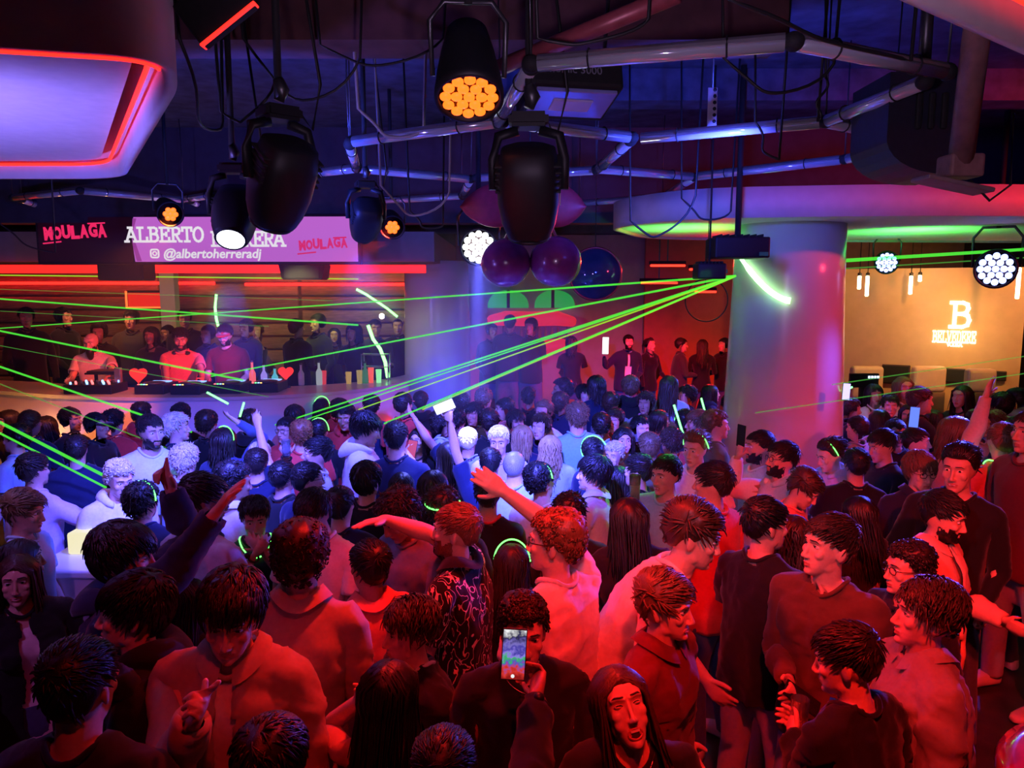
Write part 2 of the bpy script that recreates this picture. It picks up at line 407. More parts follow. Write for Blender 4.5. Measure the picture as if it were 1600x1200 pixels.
def garment(kind, fem, vox):
    bm = bmesh.new(); X, Y = (1, 0, 0), (0, 1, 0)
    thick = {'tee': 0, 'long': .004, 'hoodie': .014, 'jacket': .012, 'tank': -.008, 'crop': -.008}[kind]
    if fem:
        T = [(.76, .178, .124), (.84, .190, .132), (.92, .190, .130), (1.02, .160, .112), (1.10, .144, .104), (1.18, .148, .108), (1.27, .164, .13), (1.34, .168, .128),
             (1.39, .163, .108), (1.43, .135, .086), (1.47, .085, .068), (1.50, .06, .06)]
    else:
        T = [(.76, .178, .128), (.85, .186, .136), (.95, .186, .134), (1.08, .174, .124), (1.2, .178, .128), (1.30, .188, .134), (1.37, .190, .126), (1.42, .172, .104), (1.46, .112, .082), (1.50, .066, .066)]
    if kind in ('hoodie', 'jacket') and not fem:
        T = [(z, hw + (.014 if z < 1.3 else 0), hd + (.012 if z < 1.3 else 0)) for z, hw, hd in T]
    loft(bm, [((0, .004 + (.012 if z > 1.40 else 0), z), X, Y, hw + thick, hd + thick) for z, hw, hd in T], 30, 2.4)
    k = .90 if fem else 1.0
    if fem:
        for s in (-1, 1): ball(bm, (s * .066, -.088, 1.285), (.066 + thick, .060 + thick, .064 + thick))
    for s in (-1, 1):
        f = (lambda v: Vector((s * v[0], v[1], v[2])))
        S, E, W, d = f(SH), f(EL), f(WR), f(ARM_D)
        if kind not in ('tank', 'crop'):
            t = max(thick, 0); limb(bm, [f((.03, .026, 1.492)), f((.10, .02, 1.452)), f((.165, .012, 1.420))], [.050 + t, .056 + t, .060 + t])
        if kind in ('tee',):
            limb(bm, [f((.10, .016, 1.435)), S + Vector((0, 0, .004)), S + d * .08, S + d * .21], [.060, .066 * k, .068 * k, .072 * k], 18)
        elif kind in ('long', 'hoodie', 'jacket'):
            t = thick
            limb(bm, [f((.10, .016, 1.435)), S + Vector((0, 0, .004)), S + d * .10, E - d * .02, E + d * .08, W - d * .05, W + d * .04],
                 [.060 + t, .064 * k + t, .062 * k + t, .056 * k + t, .053 * k + t, .043 * k + t * .5, .037 * k + t * .1], 18)
    out = evaluated(bm, [m_remesh(vox), m_smooth(2)])
    bm = bmesh.new(); bm.from_mesh(out); bpy.data.meshes.remove(out)
    zb = {'crop': 1.06}.get(kind, .80)
    cut(bm, (0, 0, zb), (0, 0, -1))
    if kind in ('tank', 'crop'): cut(bm, (0, 0, 1.385), (0, -.25, 1))
    else:
        nx, ny, cy = (.080, .080, .014) if not fem else (.086, .084, .008)
        def rad(c): return math.hypot(c.x / nx, (c.y - cy) / ny)
        kill = [fc for fc in bm.faces if fc.calc_center_median().z > 1.36 and rad(fc.calc_center_median()) < 1]
        bmesh.ops.delete(bm, geom=kill, context='FACES')
        for v in bm.verts:
            if v.is_boundary and v.co.z > 1.36 and rad(v.co) < 1.5:
                k = 1 / max(rad(v.co), .3); v.co.x *= k; v.co.y = cy + (v.co.y - cy) * k
    for s in (-1, 1):
        S, d = Vector((s * SH[0], SH[1], SH[2])), Vector((s * ARM_D.x, 0, ARM_D.z))
        if kind == 'tee': cut(bm, S + d * .20, d, near=(S, d, .12, .088))
        elif kind in ('long', 'hoodie', 'jacket'): cut(bm, S + d * (UA + FA - .005), d, near=(S, d, .4, .1))
    if kind == 'jacket':   # open front
        kill = [fc for fc in bm.faces if fc.calc_center_median().y < -.03 and abs(fc.calc_center_median().x) < .030 + .05 * max(0, 1.45 - fc.calc_center_median().z)]
        bmesh.ops.delete(bm, geom=kill, context='FACES')
        for v in bm.verts:
            pass
    rim(bm, .010)
    me = bpy.data.meshes.new('garment'); bm.to_mesh(me); bm.free()
    for po in me.polygons: po.use_smooth = True
    return me

def trousers_template(fem, vox):
    bm = bmesh.new(); X, Y = (1, 0, 0), (0, 1, 0)
    w = .012 if fem else 0
    loft(bm, [((0, .008, z), X, Y, hw + w, hd) for z, hw, hd in ((.78, .15, .11), (.84, .176, .126), (.92, .176, .126), (1.0, .166, .116), (1.03, .162, .112))], 26, 2.4)
    for s in (-1, 1):
        f = (lambda v: Vector((s * v[0], v[1], v[2])))
        H, K, A = f(HIP), f(KNEE), f(ANK)
        q = .82 if fem else 1
        limb(bm, [H + Vector((0, 0, -.03)), H.lerp(K, .4), K, K.lerp(A, .5), A + Vector((0, 0, -.03))], [.094, .090 * q, .074 * q, .070 * q, .066 * q], 16)
    out = evaluated(bm, [m_remesh(vox), m_smooth(2)])
    bm = bmesh.new(); bm.from_mesh(out); bpy.data.meshes.remove(out)
    cut(bm, (0, 0, 1.0), (0, 0, 1)); cut(bm, (0, 0, .075), (0, 0, -1)); rim(bm, .008)
    me = bpy.data.meshes.new('trousers'); bm.to_mesh(me); bm.free()
    for po in me.polygons: po.use_smooth = True
    return me

def shoe_mesh():
    bm = bmesh.new()
    X, Z = (1, 0, 0), (0, 0, 1)
    loft(bm, [((.0, y, z), X, Z, rx, rz) for y, z, rx, rz in ((.085, .05, .028, .035), (.07, .06, .04, .055), (.02, .062, .043, .058), (-.05, .05, .046, .045), (-.12, .036, .05, .032), (-.165, .028, .042, .024), (-.19, .024, .022, .016))], 14, 2.6)
    for v in bm.verts: v.co.z = max(v.co.z, .002)
    me = bpy.data.meshes.new('shoe'); bm.to_mesh(me); bm.free()
    for po in me.polygons: po.use_smooth = True
    return me

TPL = {}
def build_templates():
    for g in ('m', 'f'):
        full = body_template(g == 'f')
        a = lod(full, .075); b = lod(a, .40); c = lod(b, .45)
        bpy.data.meshes.remove(full)
        for i, me in enumerate((a, b, c)):
            for po in me.polygons: po.use_smooth = True
            cs = np.array([po.center for po in me.polygons])
            lipf = (np.abs(cs[:, 0]) < .021) & (cs[:, 1] < -.0835) & (cs[:, 2] > 1.5735) & (cs[:, 2] < 1.5965 - np.abs(cs[:, 0]) * .25)
            mi = lipf.astype(np.int32)
            for _ in range(3): me.materials.append(None)
            me.polygons.foreach_set('material_index', mi)
            TPL['body', g, i] = me
        for i, vx in enumerate((.017, .026, .040)):
            TPL['trousers', g, i] = trousers_template(g == 'f', vx * 1.45)
            for k in ('tee', 'long', 'hoodie', 'jacket') + (('tank', 'crop') if g == 'f' else ()):
                TPL[k, g, i] = garment(k, g == 'f', vx)
    for key, me in TPL.items():
        p = coords(me); TPLW[key] = (p, skin_weights(p, key[0] != 'body'))
        if not len(me.materials): me.materials.append(None)
    TPL['shoe'] = shoe_mesh()
TPLW = {}
def neck_z(g, rx, ry, cy, az):
    """height of the shoulder surface on an ellipse round the neck; az 0 = front"""
    p = TPLW['tee', g, 0][0]; q = p[(np.abs(p[:, 0]) < .16) & (p[:, 2] > 1.36) & (p[:, 2] < 1.53)]
    b = TPLW['body', g, 0][0]; q = np.vstack([q, b[(np.abs(b[:, 0]) < .16) & (b[:, 2] > 1.36) & (b[:, 2] < 1.52)]])
    out = []
    for a in az:
        c = np.array((rx * math.sin(a), cy - ry * math.cos(a))); d = np.linalg.norm(q[:, :2] - c, axis=1)
        n = d < .02
        out.append(np.max(q[n, 2] - d[n] * .2) if n.any() else 1.44)
    out = np.array(out); k = np.array([1, 2, 3, 2, 1]) / 9; m = len(out)
    return np.array([sum(out[(i + j - 2) % m] * k[j] for j in range(5)) for i in range(m)])

# ---------------------------------------------------------------- posing
def R3(x=0, y=0, z=0): return Euler((math.radians(x), math.radians(y), math.radians(z))).to_matrix()

def minrot(a, b): return Vector(a).normalized().rotation_difference(Vector(b).normalized()).to_matrix()

CURL = {'relax': (18, 26, 20, 24, 0), 'open': (-4, 4, -4, 2, -18), 'flat': (0, 0, 0, 0, 10), 'fist': (82, 92, 84, 94, 45), 'hold': (48, 58, 50, 60, 35), 'point': (0, 2, 78, 92, 40), 'cup': (34, 40, 34, 42, 25)}

def solve_pose(o):
    """o: pose options -> dict bone -> (R, rest_head, posed_head), all in template space"""
    P = {}
    lean, side, twist = o.get('lean', 3), o.get('side', 0), o.get('twist', 0)
    R0 = R3(0, 0, 0)
    ph = Vector(BONES['pelvis'][0]); P['pelvis'] = (R3(lean * .25, side * .2, 0), ph, ph + Vector((0, -math.sin(math.radians(lean)) * -.02, 0)))
    def chain(b, parent, R):
        rp, hp, qp = P[parent]; h = Vector(BONES[b][0]); P[b] = (R, h, rp @ (h - hp) + qp)
    chain('spine', 'pelvis', R3(lean * .6, side * .6, twist * .5))
    chain('chest', 'spine', R3(lean, side, twist))
    hy, hpit, hroll = o.get('head', (0, 0, 0))     # yaw/pitch(down+)/roll relative to the body
    Rc = P['chest'][0]
    chain('neck', 'chest', R3(lean * .6, side * .6, 0) @ R3(hpit * .4, hroll * .4, hy * .45 + twist * .5))
    chain('head', 'neck', R3(0, 0, hy) @ R3(hpit, hroll, 0))
    for s, sg in (('L', 1), ('R', -1)):
        arm = o.get('arm' + s) or {}
        rest = Vector((sg * ARM_D.x, 0, ARM_D.z))
        # shoulder lift
        lift = arm.get('lift', 0)
        chain('clav' + s, 'chest', Rc @ R3(0, -sg * lift, 0))
        chain('ua' + s, 'clav' + s, Rc)
        S = P['ua' + s][2]
        if 'to' in arm:
            tgt = Vector(arm['to']); v = tgt - S; L = min(v.length, (UA + FA) * .995); L = max(L, .12); v.normalize()
            pole = Vector(arm.get('pole', (sg * .5, .3, -1)))
            pole = (pole - v * pole.dot(v)); pole.normalize()
            ca = (UA * UA + L * L - FA * FA) / (2 * UA * L); ca = max(-1, min(1, ca)); sa = math.sqrt(1 - ca * ca)
            du = v * ca + pole * sa; df = (S + v * L) - (S + du * UA)
        else:
            u = arm.get('u', (12, 4)); f_ = arm.get('f', 28)     # outward deg, forward deg, elbow bend deg
            du = Vector((sg * math.sin(math.radians(u[0])), -math.sin(math.radians(u[1])), -math.cos(math.radians(u[0])) * math.cos(math.radians(u[1]))))
            inn = Vector((-sg * arm.get('inward', .25), -1, 0))
            ax = du.cross(inn).normalized()
            df = Matrix.Rotation(math.radians(f_), 3, ax) @ du
            du = Rc @ du; df = Rc @ df
        Ru = minrot(Rc @ rest, du) @ Rc
        Rf = minrot(Ru @ rest, df) @ Ru
        P['ua' + s] = (Ru, Vector(BONES['ua' + s][0]), S)
        Rt = Matrix.Rotation(math.radians(sg * arm.get('turn', 0)), 3, df.normalized())
        chain('fa' + s, 'ua' + s, Rt @ Rf if False else Rf)
        Rh = Rt @ Rf
        if arm.get('bend'):
            ax = Rh @ Vector((0, -1, 0)); Rh = Matrix.Rotation(math.radians(sg * arm['bend']), 3, ax) @ Rh
        chain('hand' + s, 'fa' + s, Rh)
        cu = CURL[arm.get('hand', 'relax')]
        for k in range(5):
            if k < 4:
                c1 = cu[0] if k == 0 else (cu[0] + cu[2]) / 2 if False else (cu[0] if k == 0 else cu[2]); c2 = cu[1] if k == 0 else cu[3]
                ax = Vector((0, -1, 0))
                A1 = Matrix.Rotation(math.radians(sg * (c1 + k * 3 * (c1 > 5))), 3, ax)
                A2 = Matrix.Rotation(math.radians(sg * (c1 + c2 + k * 4 * (c1 > 5))), 3, ax)
            else:
                ax = Vector((sg * ARM_D.x, 0, ARM_D.z))
                A1 = Matrix.Rotation(math.radians(-sg * cu[4]), 3, ax); A2 = Matrix.Rotation(math.radians(-sg * cu[4] * 1.3), 3, ax)
            chain('f%da' % k + s, 'hand' + s, Rh @ A1); chain('f%db' % k + s, 'f%da' % k + s, Rh @ A2)
        st = o.get('leg' + s, (4, 0, 0))               # out, forward, knee
        Rl = R3(st[1], -sg * st[0] * .0 + sg * -st[0] * .5, 0)
        chain('th' + s, 'pelvis', R3(-st[1], sg * -st[0], 0)); chain('sn' + s, 'th' + s, R3(-st[1] + st[2], sg * -st[0], 0))
        chain('ft' + s, 'sn' + s, R3(0, 0, 0))
    return P

def pose_arrays(P):
    R = np.array([np.array(P[b][0]) for b in BN]); t = np.array([np.array(P[b][2]) - np.array(P[b][0]) @ np.array(P[b][1]) for b in BN])
    return R, t

def deform(key, RT, fold=0, seed=0, off=0, mouth=None):
    p, w = TPLW[key]; R, t = RT
    if mouth:
        p = p.copy(); k = (np.abs(p[:, 0]) < .034) & (p[:, 2] > 1.562) & (p[:, 2] < 1.603) & (p[:, 1] < -.06)
        p[k, 1] = np.maximum(p[k, 1], -.0875 + .12 * np.abs(p[k, 0]))
        if mouth == 'open':
            j = np.clip((1.580 - p[:, 2]) / .03, 0, 1) * np.clip((-p[:, 1] - .0) / .05, 0, 1) * (p[:, 2] > 1.50) * (np.abs(p[:, 0]) < .08); p[:, 2] -= .012 * j
    q = np.einsum('nb,bij,nj->ni', w, R, p, optimize=True) if False else None
    M = (w @ R.reshape(len(BN), 9)).reshape(-1, 3, 3)
    q = np.einsum('nij,nj->ni', M, p) + w @ t
    me = TPL[key].copy()
    if fold or off:
        set_coords(me, q)
        nr = np.empty(len(q) * 3, np.float32); me.vertices.foreach_get('normal', nr); nr = nr.reshape(-1, 3)
        a = vnoise(q * np.array([1, 1, .55]), 9, seed); b = vnoise(q * np.array([1, 1, 1.6]) + .1 * a[:, None], 17, seed + 3)
        d = fold * ((1 - np.abs(a)) ** 2 - .35 + .55 * ((1 - np.abs(b)) ** 2 - .3))
        q = q + nr * (d + off)[:, None]
    set_coords(me, q)
    return me

def bone_matrix(P, b):
    R, h, q = P[b]; return Matrix.Translation(q) @ R.to_4x4() @ Matrix.Translation(-h)
# ---------------------------------------------------------------- hair and things worn, in head / chest space
def mesh_np(name, V, F, smooth=True):
    me = bpy.data.meshes.new(name); me.from_pydata([tuple(v) for v in V], [], [tuple(f) for f in F])
    if smooth: me.polygons.foreach_set('use_smooth', [True] * len(me.polygons))
    me.update(); return me

HC = np.array((0, .02, 1.665)); HR = np.array((.0800, .1005, .0945))
EA = np.radians([0, 40, 58, 72, 84, 96, 108, 122, 150, 180]); EE = [40, 38, 26, 4, -4, 2, -10, -36, -52, -55]

def scalp_dir(a, e): return np.stack([np.sin(a) * np.cos(e), -np.cos(a) * np.cos(e), np.sin(e)], -1)

STY = {  # base, top, front lowering of hairline, side lowering, locks, lock length, lock radius, mode, noise
 'buzz':  (.0035, .002, 0, 0, 0, 0, 0, 'none', .0006),
 'crop':  (.006, .017, 4, 0, 620, .034, .0035, 'forward', .004),
 'fade':  (.003, .026, 2, 0, 560, .045, .004, 'forward', .005),
 'quiff': (.004, .030, 0, 0, 620, .050, .004, 'back', .005),
 'swoop': (.008, .030, 6, 4, 620, .070, .0045, 'side', .006),
 'mop':   (.015, .020, 12, 10, 760, .055, .0045, 'whorl', .006),
 'curly': (.008, .030, 8, 2, 520, .030, .0034, 'coil', .009),
 'afro':  (.020, .026, 4, 2, 620, .030, .0030, 'coil', .008),
 'messy': (.010, .022, 6, 4, 700, .042, .0042, 'spike', .008),
 'long':  (.005, .007, 0, 10, 520, .38, .0062, 'hang', .003),
 'bob':   (.010, .012, 8, 10, 420, .20, .007, 'hang', .003),
 'wavy':  (.009, .011, 0, 10, 440, .34, .0075, 'wave', .004),
 'tied':  (.007, .006, 0, 4, 340, .05, .0035, 'back', .002),
}
def hair_mesh(style, seed):
    base, top, lowf, lows, N, LEN, RAD, mode, nz = STY[style]
    rs = np.random.RandomState(seed)
    na, ne = 56, 18
    A = np.linspace(0, 2 * np.pi, na, endpoint=False)
    aa = np.minimum(A, 2 * np.pi - A)
    emin = np.radians(np.interp(aa, EA, EE) - lowf * np.exp(-(aa / .8) ** 2) - lows * np.exp(-((aa - 1.5) / .35) ** 2))
    V, F = [], []
    def thick(a, e):
        tp = np.clip((e - .15) / .75, 0, 1); tp = tp * tp * (3 - 2 * tp)
        bk = np.clip((np.cos(a) * -1 + .2), 0, 1) * .35 * top * np.clip((e + .5), 0, 1)
        return base + top * tp + bk
    for j in range(ne + 1):
        u = j / ne
        e = emin + (np.pi / 2 - emin) * u
        d = scalp_dir(A, e)
        edge = np.clip(u * 5, 0, 1) ** .5
        p = HC + d * HR
        t = (thick(aa, e)) * edge + .0005
        p = p + d * t[:, None]
        p = p + d * (nz * edge * vnoise(p, 42, seed))[:, None] + d * (nz * .7 * edge * vnoise(p * np.array([1, .5, 1]), 85, seed + 1))[:, None]
        V += list(p)
    for j in range(ne):
        for k in range(na):
            k2 = (k + 1) % na; a, b, c, dd = j * na + k, j * na + k2, (j + 1) * na + k2, (j + 1) * na + k
            F.append((a, b, c, dd) if j < ne - 1 else (a, b, c, dd))
    wh = np.array((.01, .055, 1.757))
    segs = 5 if mode not in ('hang', 'wave') else 8
    for i in range(N):
        a = rs.uniform(-np.pi, np.pi); ab = abs(a)
        em = np.radians(np.interp(ab, EA, EE) - lowf * np.exp(-(ab / .8) ** 2) - lows * np.exp(-((ab - 1.5) / .35) ** 2))
        u = rs.uniform(0, 1) ** .8
        if style in ('fade', 'quiff', 'crop', 'swoop') and rs.rand() < .8: em = max(em, .25)
        s_ = np.sin(em) + (1 - np.sin(em)) * u; e = np.arcsin(np.clip(s_, -1, 1))
        d = scalp_dir(np.array([a]), np.array([e]))[0]
        t = thick(np.array([ab]), np.array([e]))[0]
        p = HC + d * (HR + t * .75)
        ln = LEN * rs.uniform(.65, 1.15); st = ln / segs; pts = [p.copy()]; ph = rs.uniform(0, 6.28)
        n1 = np.cross(d, (0, .3, 1)); n1 /= np.linalg.norm(n1) + 1e-6; n2 = np.cross(d, n1)
        rv = rs.normal(0, 1, 3)
        for k in range(segs):
            if mode == 'coil':
                an = ph + k * 1.9; q = HC + d * (HR + t * .80 + ln * .45 * (k + 1) / segs) + (n1 * np.cos(an) + n2 * np.sin(an)) * .0075
                pts.append(q); continue
            rel = (p - HC) / HR; nn = rel / HR; nn /= np.linalg.norm(nn)
            if mode in ('hang', 'wave'):
                fl = np.array((0, .25 if p[1] > -.02 else .1, -1.0)); fl = fl + rv * .06
                if mode == 'wave': fl = fl + n1 * .5 * np.sin(ph + k * 1.6)
                fl = fl + (np.array((np.sign(p[0] + 1e-3) * .8, 0, 0)) if p[2] > 1.73 else 0)
                if p[2] > 1.64: fl = fl - nn * max(0, fl @ nn)
            elif mode == 'forward': fl = (p - wh) * np.array((.7, 1, .8)) / .1 + np.array((0, -.9, 0)) + rv * .22 + nn * .25
            elif mode == 'back': fl = np.array((0, .9, .35 if p[1] < 0 else -.3)) + rv * .18 + nn * (.5 if k < 2 and p[1] < .0 else .0)
            elif mode == 'side': fl = np.array((1.0, -.25, -.15)) + (p - wh) / .1 * .22 + rv * .2 + nn * (.35 if k < 2 else 0)
            elif mode == 'spike': fl = (p - wh) / .1 * .8 + rv * .55 + nn * .12
            else: fl = (p - wh) / .1 + rv * .22 + np.array((0, -.3, -.25))
            if mode in ('whorl', 'forward', 'side', 'spike'): fl = fl - nn * (fl @ nn) + nn * {'whorl': -.05, 'forward': .12, 'side': .1, 'spike': .22}[mode] * np.linalg.norm(fl)
            fl = fl / (np.linalg.norm(fl) + 1e-6); p = p + fl * st
            rel = (p - HC) / (HR + t * (.95 + .12 * rs.rand()))
            l = np.linalg.norm(rel)
            if l < 1: p = HC + (p - HC) / l
            if mode in ('hang', 'wave') and p[2] < 1.60:      # keep off the neck and the face
                ax = np.array((0, .022)); dxy = p[:2] - ax; rr = np.linalg.norm(dxy); mn = .072 if p[2] > 1.5 else .088 + (1.5 - p[2]) * .35
                if rr < mn: p[:2] = ax + dxy / (rr + 1e-6) * mn
                if abs(p[0]) < .062 and p[1] < 0: p[0] = np.sign(p[0] + 1e-4) * .066
            if mode in ('hang', 'wave') and p[2] < 1.712 and p[1] < -.03: p[0] = np.sign(p[0] + 1e-4) * max(abs(p[0]), .076); p[1] = max(p[1], -.055)
            pts.append(p.copy())
        b0 = len(V); m = len(pts)
        for k, q in enumerate(pts):
            tt = k / (m - 1); r = RAD * (1 - .75 * tt ** 2) if mode not in ('coil',) else RAD
            dr = pts[min(k + 1, m - 1)] - pts[max(k - 1, 0)]; dr /= np.linalg.norm(dr) + 1e-9
            x = np.cross(dr, d + .01); x /= np.linalg.norm(x) + 1e-9; y = np.cross(dr, x)
            for an in (0.5, 2.6, 4.7): V.append(q + (x * np.cos(an) * 1.35 + y * np.sin(an)) * r)
        for k in range(m - 1):
            for z in range(3):
                z2 = (z + 1) % 3; F.append((b0 + k * 3 + z, b0 + k * 3 + z2, b0 + k * 3 + 3 + z2, b0 + k * 3 + 3 + z))
        F.append((b0 + 3 * m - 3, b0 + 3 * m - 2, b0 + 3 * m - 1))
    if style == 'tied':
        b0 = len(V)
        bm = bmesh.new(); ball(bm, (0, .135, 1.70), (.032, .034, .032)); limb(bm, [(0, .15, 1.70), (0, .17, 1.62), (0, .155, 1.52), (0, .14, 1.45)], [.018, .026, .022, .008])
        bm.verts.index_update(); V += [np.array(v.co) for v in bm.verts]; F += [tuple(v.index + b0 for v in f.verts) for f in bm.faces]; bm.free()
    return mesh_np('hair_' + style, V, F)

def tube_bm(bm, pts, r, n=8, closed=False):
    pts = [Vector(p) for p in pts]; m = len(pts); rings = []
    for i, p in enumerate(pts):
        d = (pts[(i + 1) % m] - pts[i - 1]) if closed else pts[min(i + 1, m - 1)] - pts[max(i - 1, 0)]
        ax, ay = frame(d, (0.13, .21, 1)); rr = r[i] if isinstance(r, (list, tuple)) else r
        rings.append([bm.verts.new(p + ax * rr * math.cos(2 * math.pi * k / n) + ay * rr * math.sin(2 * math.pi * k / n)) for k in range(n)])
    for i in range(m if closed else m - 1):
        a, b = rings[i], rings[(i + 1) % m]
        for k in range(n): bm.faces.new((a[k], a[(k + 1) % n], b[(k + 1) % n], b[k]))
    if not closed: bm.faces.new(list(reversed(rings[0]))); bm.faces.new(rings[-1])

def fin(bm, name, smooth=True):
    bmesh.ops.recalc_face_normals(bm, faces=bm.faces[:])
    me = bpy.data.meshes.new(name); bm.to_mesh(me); bm.free()
    if smooth: me.polygons.foreach_set('use_smooth', [True] * len(me.polygons))
    return me

WORN = {}
def build_worn():
    bm = bmesh.new()
    for s in (1,):
        for z, r in ((1.687, .0034),):
            tube_bm(bm, [(s * .012, -.0925, z + .002), (s * .026, -.0905, z + .003), (s * .040, -.0835, z + .003), (s * .050, -.074, z - .004)], [r * .7, r, r * .9, r * .4], 6)
        bm2 = bmesh.new(); tube_bm(bm2, [(s * .018, -.0795, 1.6640), (s * .025, -.0830, 1.6685), (s * .035, -.0815, 1.6688), (s * .045, -.074, 1.6640)], [.0010, .0017, .0018, .0010], 5)
        WORN['lash'] = fin(bm2, 'eyelashes')
    WORN['eyebrow'] = fin(bm, 'eyebrow')
    bm = bmesh.new()
    ball(bm, (.0315, -.0715, 1.6635), (.0145, .0115, .0072), seg=14)
    me = fin(bm, 'eye'); me.materials.append(None); me.materials.append(None)
    for po in me.polygons:
        c = po.center; x = abs(c.x) - .0315
        if x * x + (c.z - 1.6635) ** 2 < .0058 ** 2 and c.y < -.078: po.material_index = 1
    WORN['eye'] = me
    for g in 'mf':                                       # beard from the jaw surface
        src = TPL['body', g, 0]; bm = bmesh.new(); bm.from_mesh(src)
        def keep(f):
            c = f.calc_center_median()
            if abs(c.x) > .1 or c.z > 1.645 or c.z < 1.527 or c.y > .005: return False
            if abs(c.x) < .023 and 1.571 < c.z < 1.599 and c.y < -.075: return False
            if c.y < -.045 and c.z > (1.612 if abs(c.x) < .028 else 1.596 + max(0, abs(c.x) - .028) * .9): return False
            if c.y >= -.045 and c.z > 1.597 + (c.y + .045) * .5: return False
            return True
        bmesh.ops.delete(bm, geom=[f for f in bm.faces if not keep(f)], context='FACES')
        bm.normal_update(); me = bpy.data.meshes.new('beard'); bm.to_mesh(me); bm.free()
        p = coords(me); nr = np.empty(len(p) * 3, np.float32); me.vertices.foreach_get('normal', nr); nr = nr.reshape(-1, 3)
        set_coords(me, p + nr * (.0028 + .0016 * vnoise(p, 160, 4))[:, None]); me.polygons.foreach_set('use_smooth', [True] * len(me.polygons))
        me.materials.clear(); me.materials.append(None); me.polygons.foreach_set('material_index', [0] * len(me.polygons))
        WORN['beard'] = me if g == 'm' else WORN['beard']
    # long chin beard
    bm = bmesh.new(); limb(bm, [(0, -.062, 1.575), (0, -.078, 1.545), (0, -.082, 1.50), (0, -.078, 1.455), (0, -.074, 1.43)], [.048, .046, .040, .028, .012]); 
    WORN['chin_beard'] = fin(bm, 'chin_beard')
    # open mouth: lips ring, cavity, teeth
    def mouth(w, h, z, teeth):
        bm = bmesh.new(); n = 20
        ring = [(w * math.cos(2 * math.pi * k / n), -.0915 + .32 * abs(w * math.cos(2 * math.pi * k / n)), z + h * math.sin(2 * math.pi * k / n) + (.0035 * abs(math.cos(2 * math.pi * k / n)) ** 2 if teeth == 2 else 0)) for k in range(n)]
        tube_bm(bm, ring, .0036, 6, True); nl = len(bm.faces)
        c = bm.verts.new((0, -.0895, z)); vs = [bm.verts.new((p[0], p[1] + .0008, p[2])) for p in ring]
        for k in range(n): bm.faces.new((c, vs[k], vs[(k + 1) % n]))
        nd = len(bm.faces); me = bpy.data.meshes.new('mouth'); bm.to_mesh(me); bm.free()
        for _ in range(2): me.materials.append(None)
        me.polygons.foreach_set('material_index', [0 if i < nl else 1 for i in range(nd)])
        bm = bmesh.new()
        m = Matrix.Translation((0, -.0900, z + h * .55)) @ Matrix.Diagonal((w * 1.25, .004, max(h * .42, .005), 1))
        bmesh.ops.create_cube(bm, size=1, matrix=m)
        return me, fin(bm, 'teeth', False)
    WORN['mouth_open'], WORN['teeth_open'] = mouth(.0235, .0165, 1.575, 1); WORN['mouth_smile'], WORN['teeth_smile'] = mouth(.025, .006, 1.583, 2)
    # glasses
    bm = bmesh.new()
    for s in (-1, 1):
        tube_bm(bm, [(s * .033 + .021 * math.copysign(abs(math.cos(a)) ** .7, math.cos(a)), -.0965 + .25 * abs(.021 * math.cos(a) + s * 0) * (1 if math.cos(a) * s > 0 else 0), 1.6615 + .0165 * math.copysign(abs(math.sin(a)) ** .7, math.sin(a))) for a in np.linspace(0, 2 * math.pi, 18, endpoint=False)], .0021, 6, True)
        tube_bm(bm, [(s * .054, -.0915, 1.668), (s * .073, -.07, 1.668), (s * .081, -.01, 1.666), (s * .082, .03, 1.662), (s * .080, .045, 1.645)], .0019, 6)
    tube_bm(bm, [(-.012, -.097, 1.666), (0, -.101, 1.668), (.012, -.097, 1.666)], .0018, 6)
    WORN['glasses'] = fin(bm, 'glasses')
    # baseball cap
    bm = bmesh.new(); n = 28; rings = []
    for j, (e, k) in enumerate(((14, 1.10), (30, 1.11), (50, 1.11), (70, 1.10), (84, 1.09))):
        rings.append([bm.verts.new(Vector(HC + scalp_dir(np.array([2 * math.pi * i / n]), np.array([math.radians(e)]))[0] * HR * k)) for i in range(n)])
    tp = bm.verts.new(Vector(HC + np.array((0, 0, 1)) * HR * 1.09))
    for a, b in zip(rings, rings[1:]):
        for i in range(n): bm.faces.new((a[i], a[(i + 1) % n], b[(i + 1) % n], b[i]))
    for i in range(n): bm.faces.new((rings[-1][i], rings[-1][(i + 1) % n], tp))
    ball(bm, tuple(tp.co), (.006, .006, .004), seg=8)
    prev = None
    for i in range(13):                                   # brim
        a = -1.05 + 2.1 * i / 12
        p0 = Vector(HC + scalp_dir(np.array([a]), np.array([math.radians(14)]))[0] * HR * 1.10)
        out = Vector((math.sin(a) * .45, -math.cos(a), -.22)) * (.074 * max(0, math.cos(a * 1.25)) ** .6)
        q = [bm.verts.new(p0 + Vector((0, 0, -.002))), bm.verts.new(p0 + out), bm.verts.new(p0 + out + Vector((0, 0, .004))), bm.verts.new(p0 + Vector((0, 0, .004)))]
        if prev:
            for k in range(4): bm.faces.new((prev[k], prev[(k + 1) % 4], q[(k + 1) % 4], q[k]))
        prev = q
    WORN['cap'] = fin(bm, 'cap')
    bm = bmesh.new()                                      # glow headband
    tube_bm(bm, [tuple(HC + np.array((.106 * math.sin(a), -.118 * math.cos(a) * .2 + .0, .129 * math.cos(a)))) for a in np.linspace(-1.5, 1.5, 20)], .0045, 6)
    WORN['headband'] = fin(bm, 'headband')
    bm = bmesh.new()
    tube_bm(bm, [tuple(HC + np.array((.101 * math.sin(a), -.126 * math.cos(a), .035 + .012 * math.cos(a)))) for a in np.linspace(0, 2 * math.pi, 32, endpoint=False)], .0045, 6, True)
    WORN['crown_band'] = fin(bm, 'crown_band')
    az = np.linspace(0, 2 * math.pi, 40, endpoint=False)
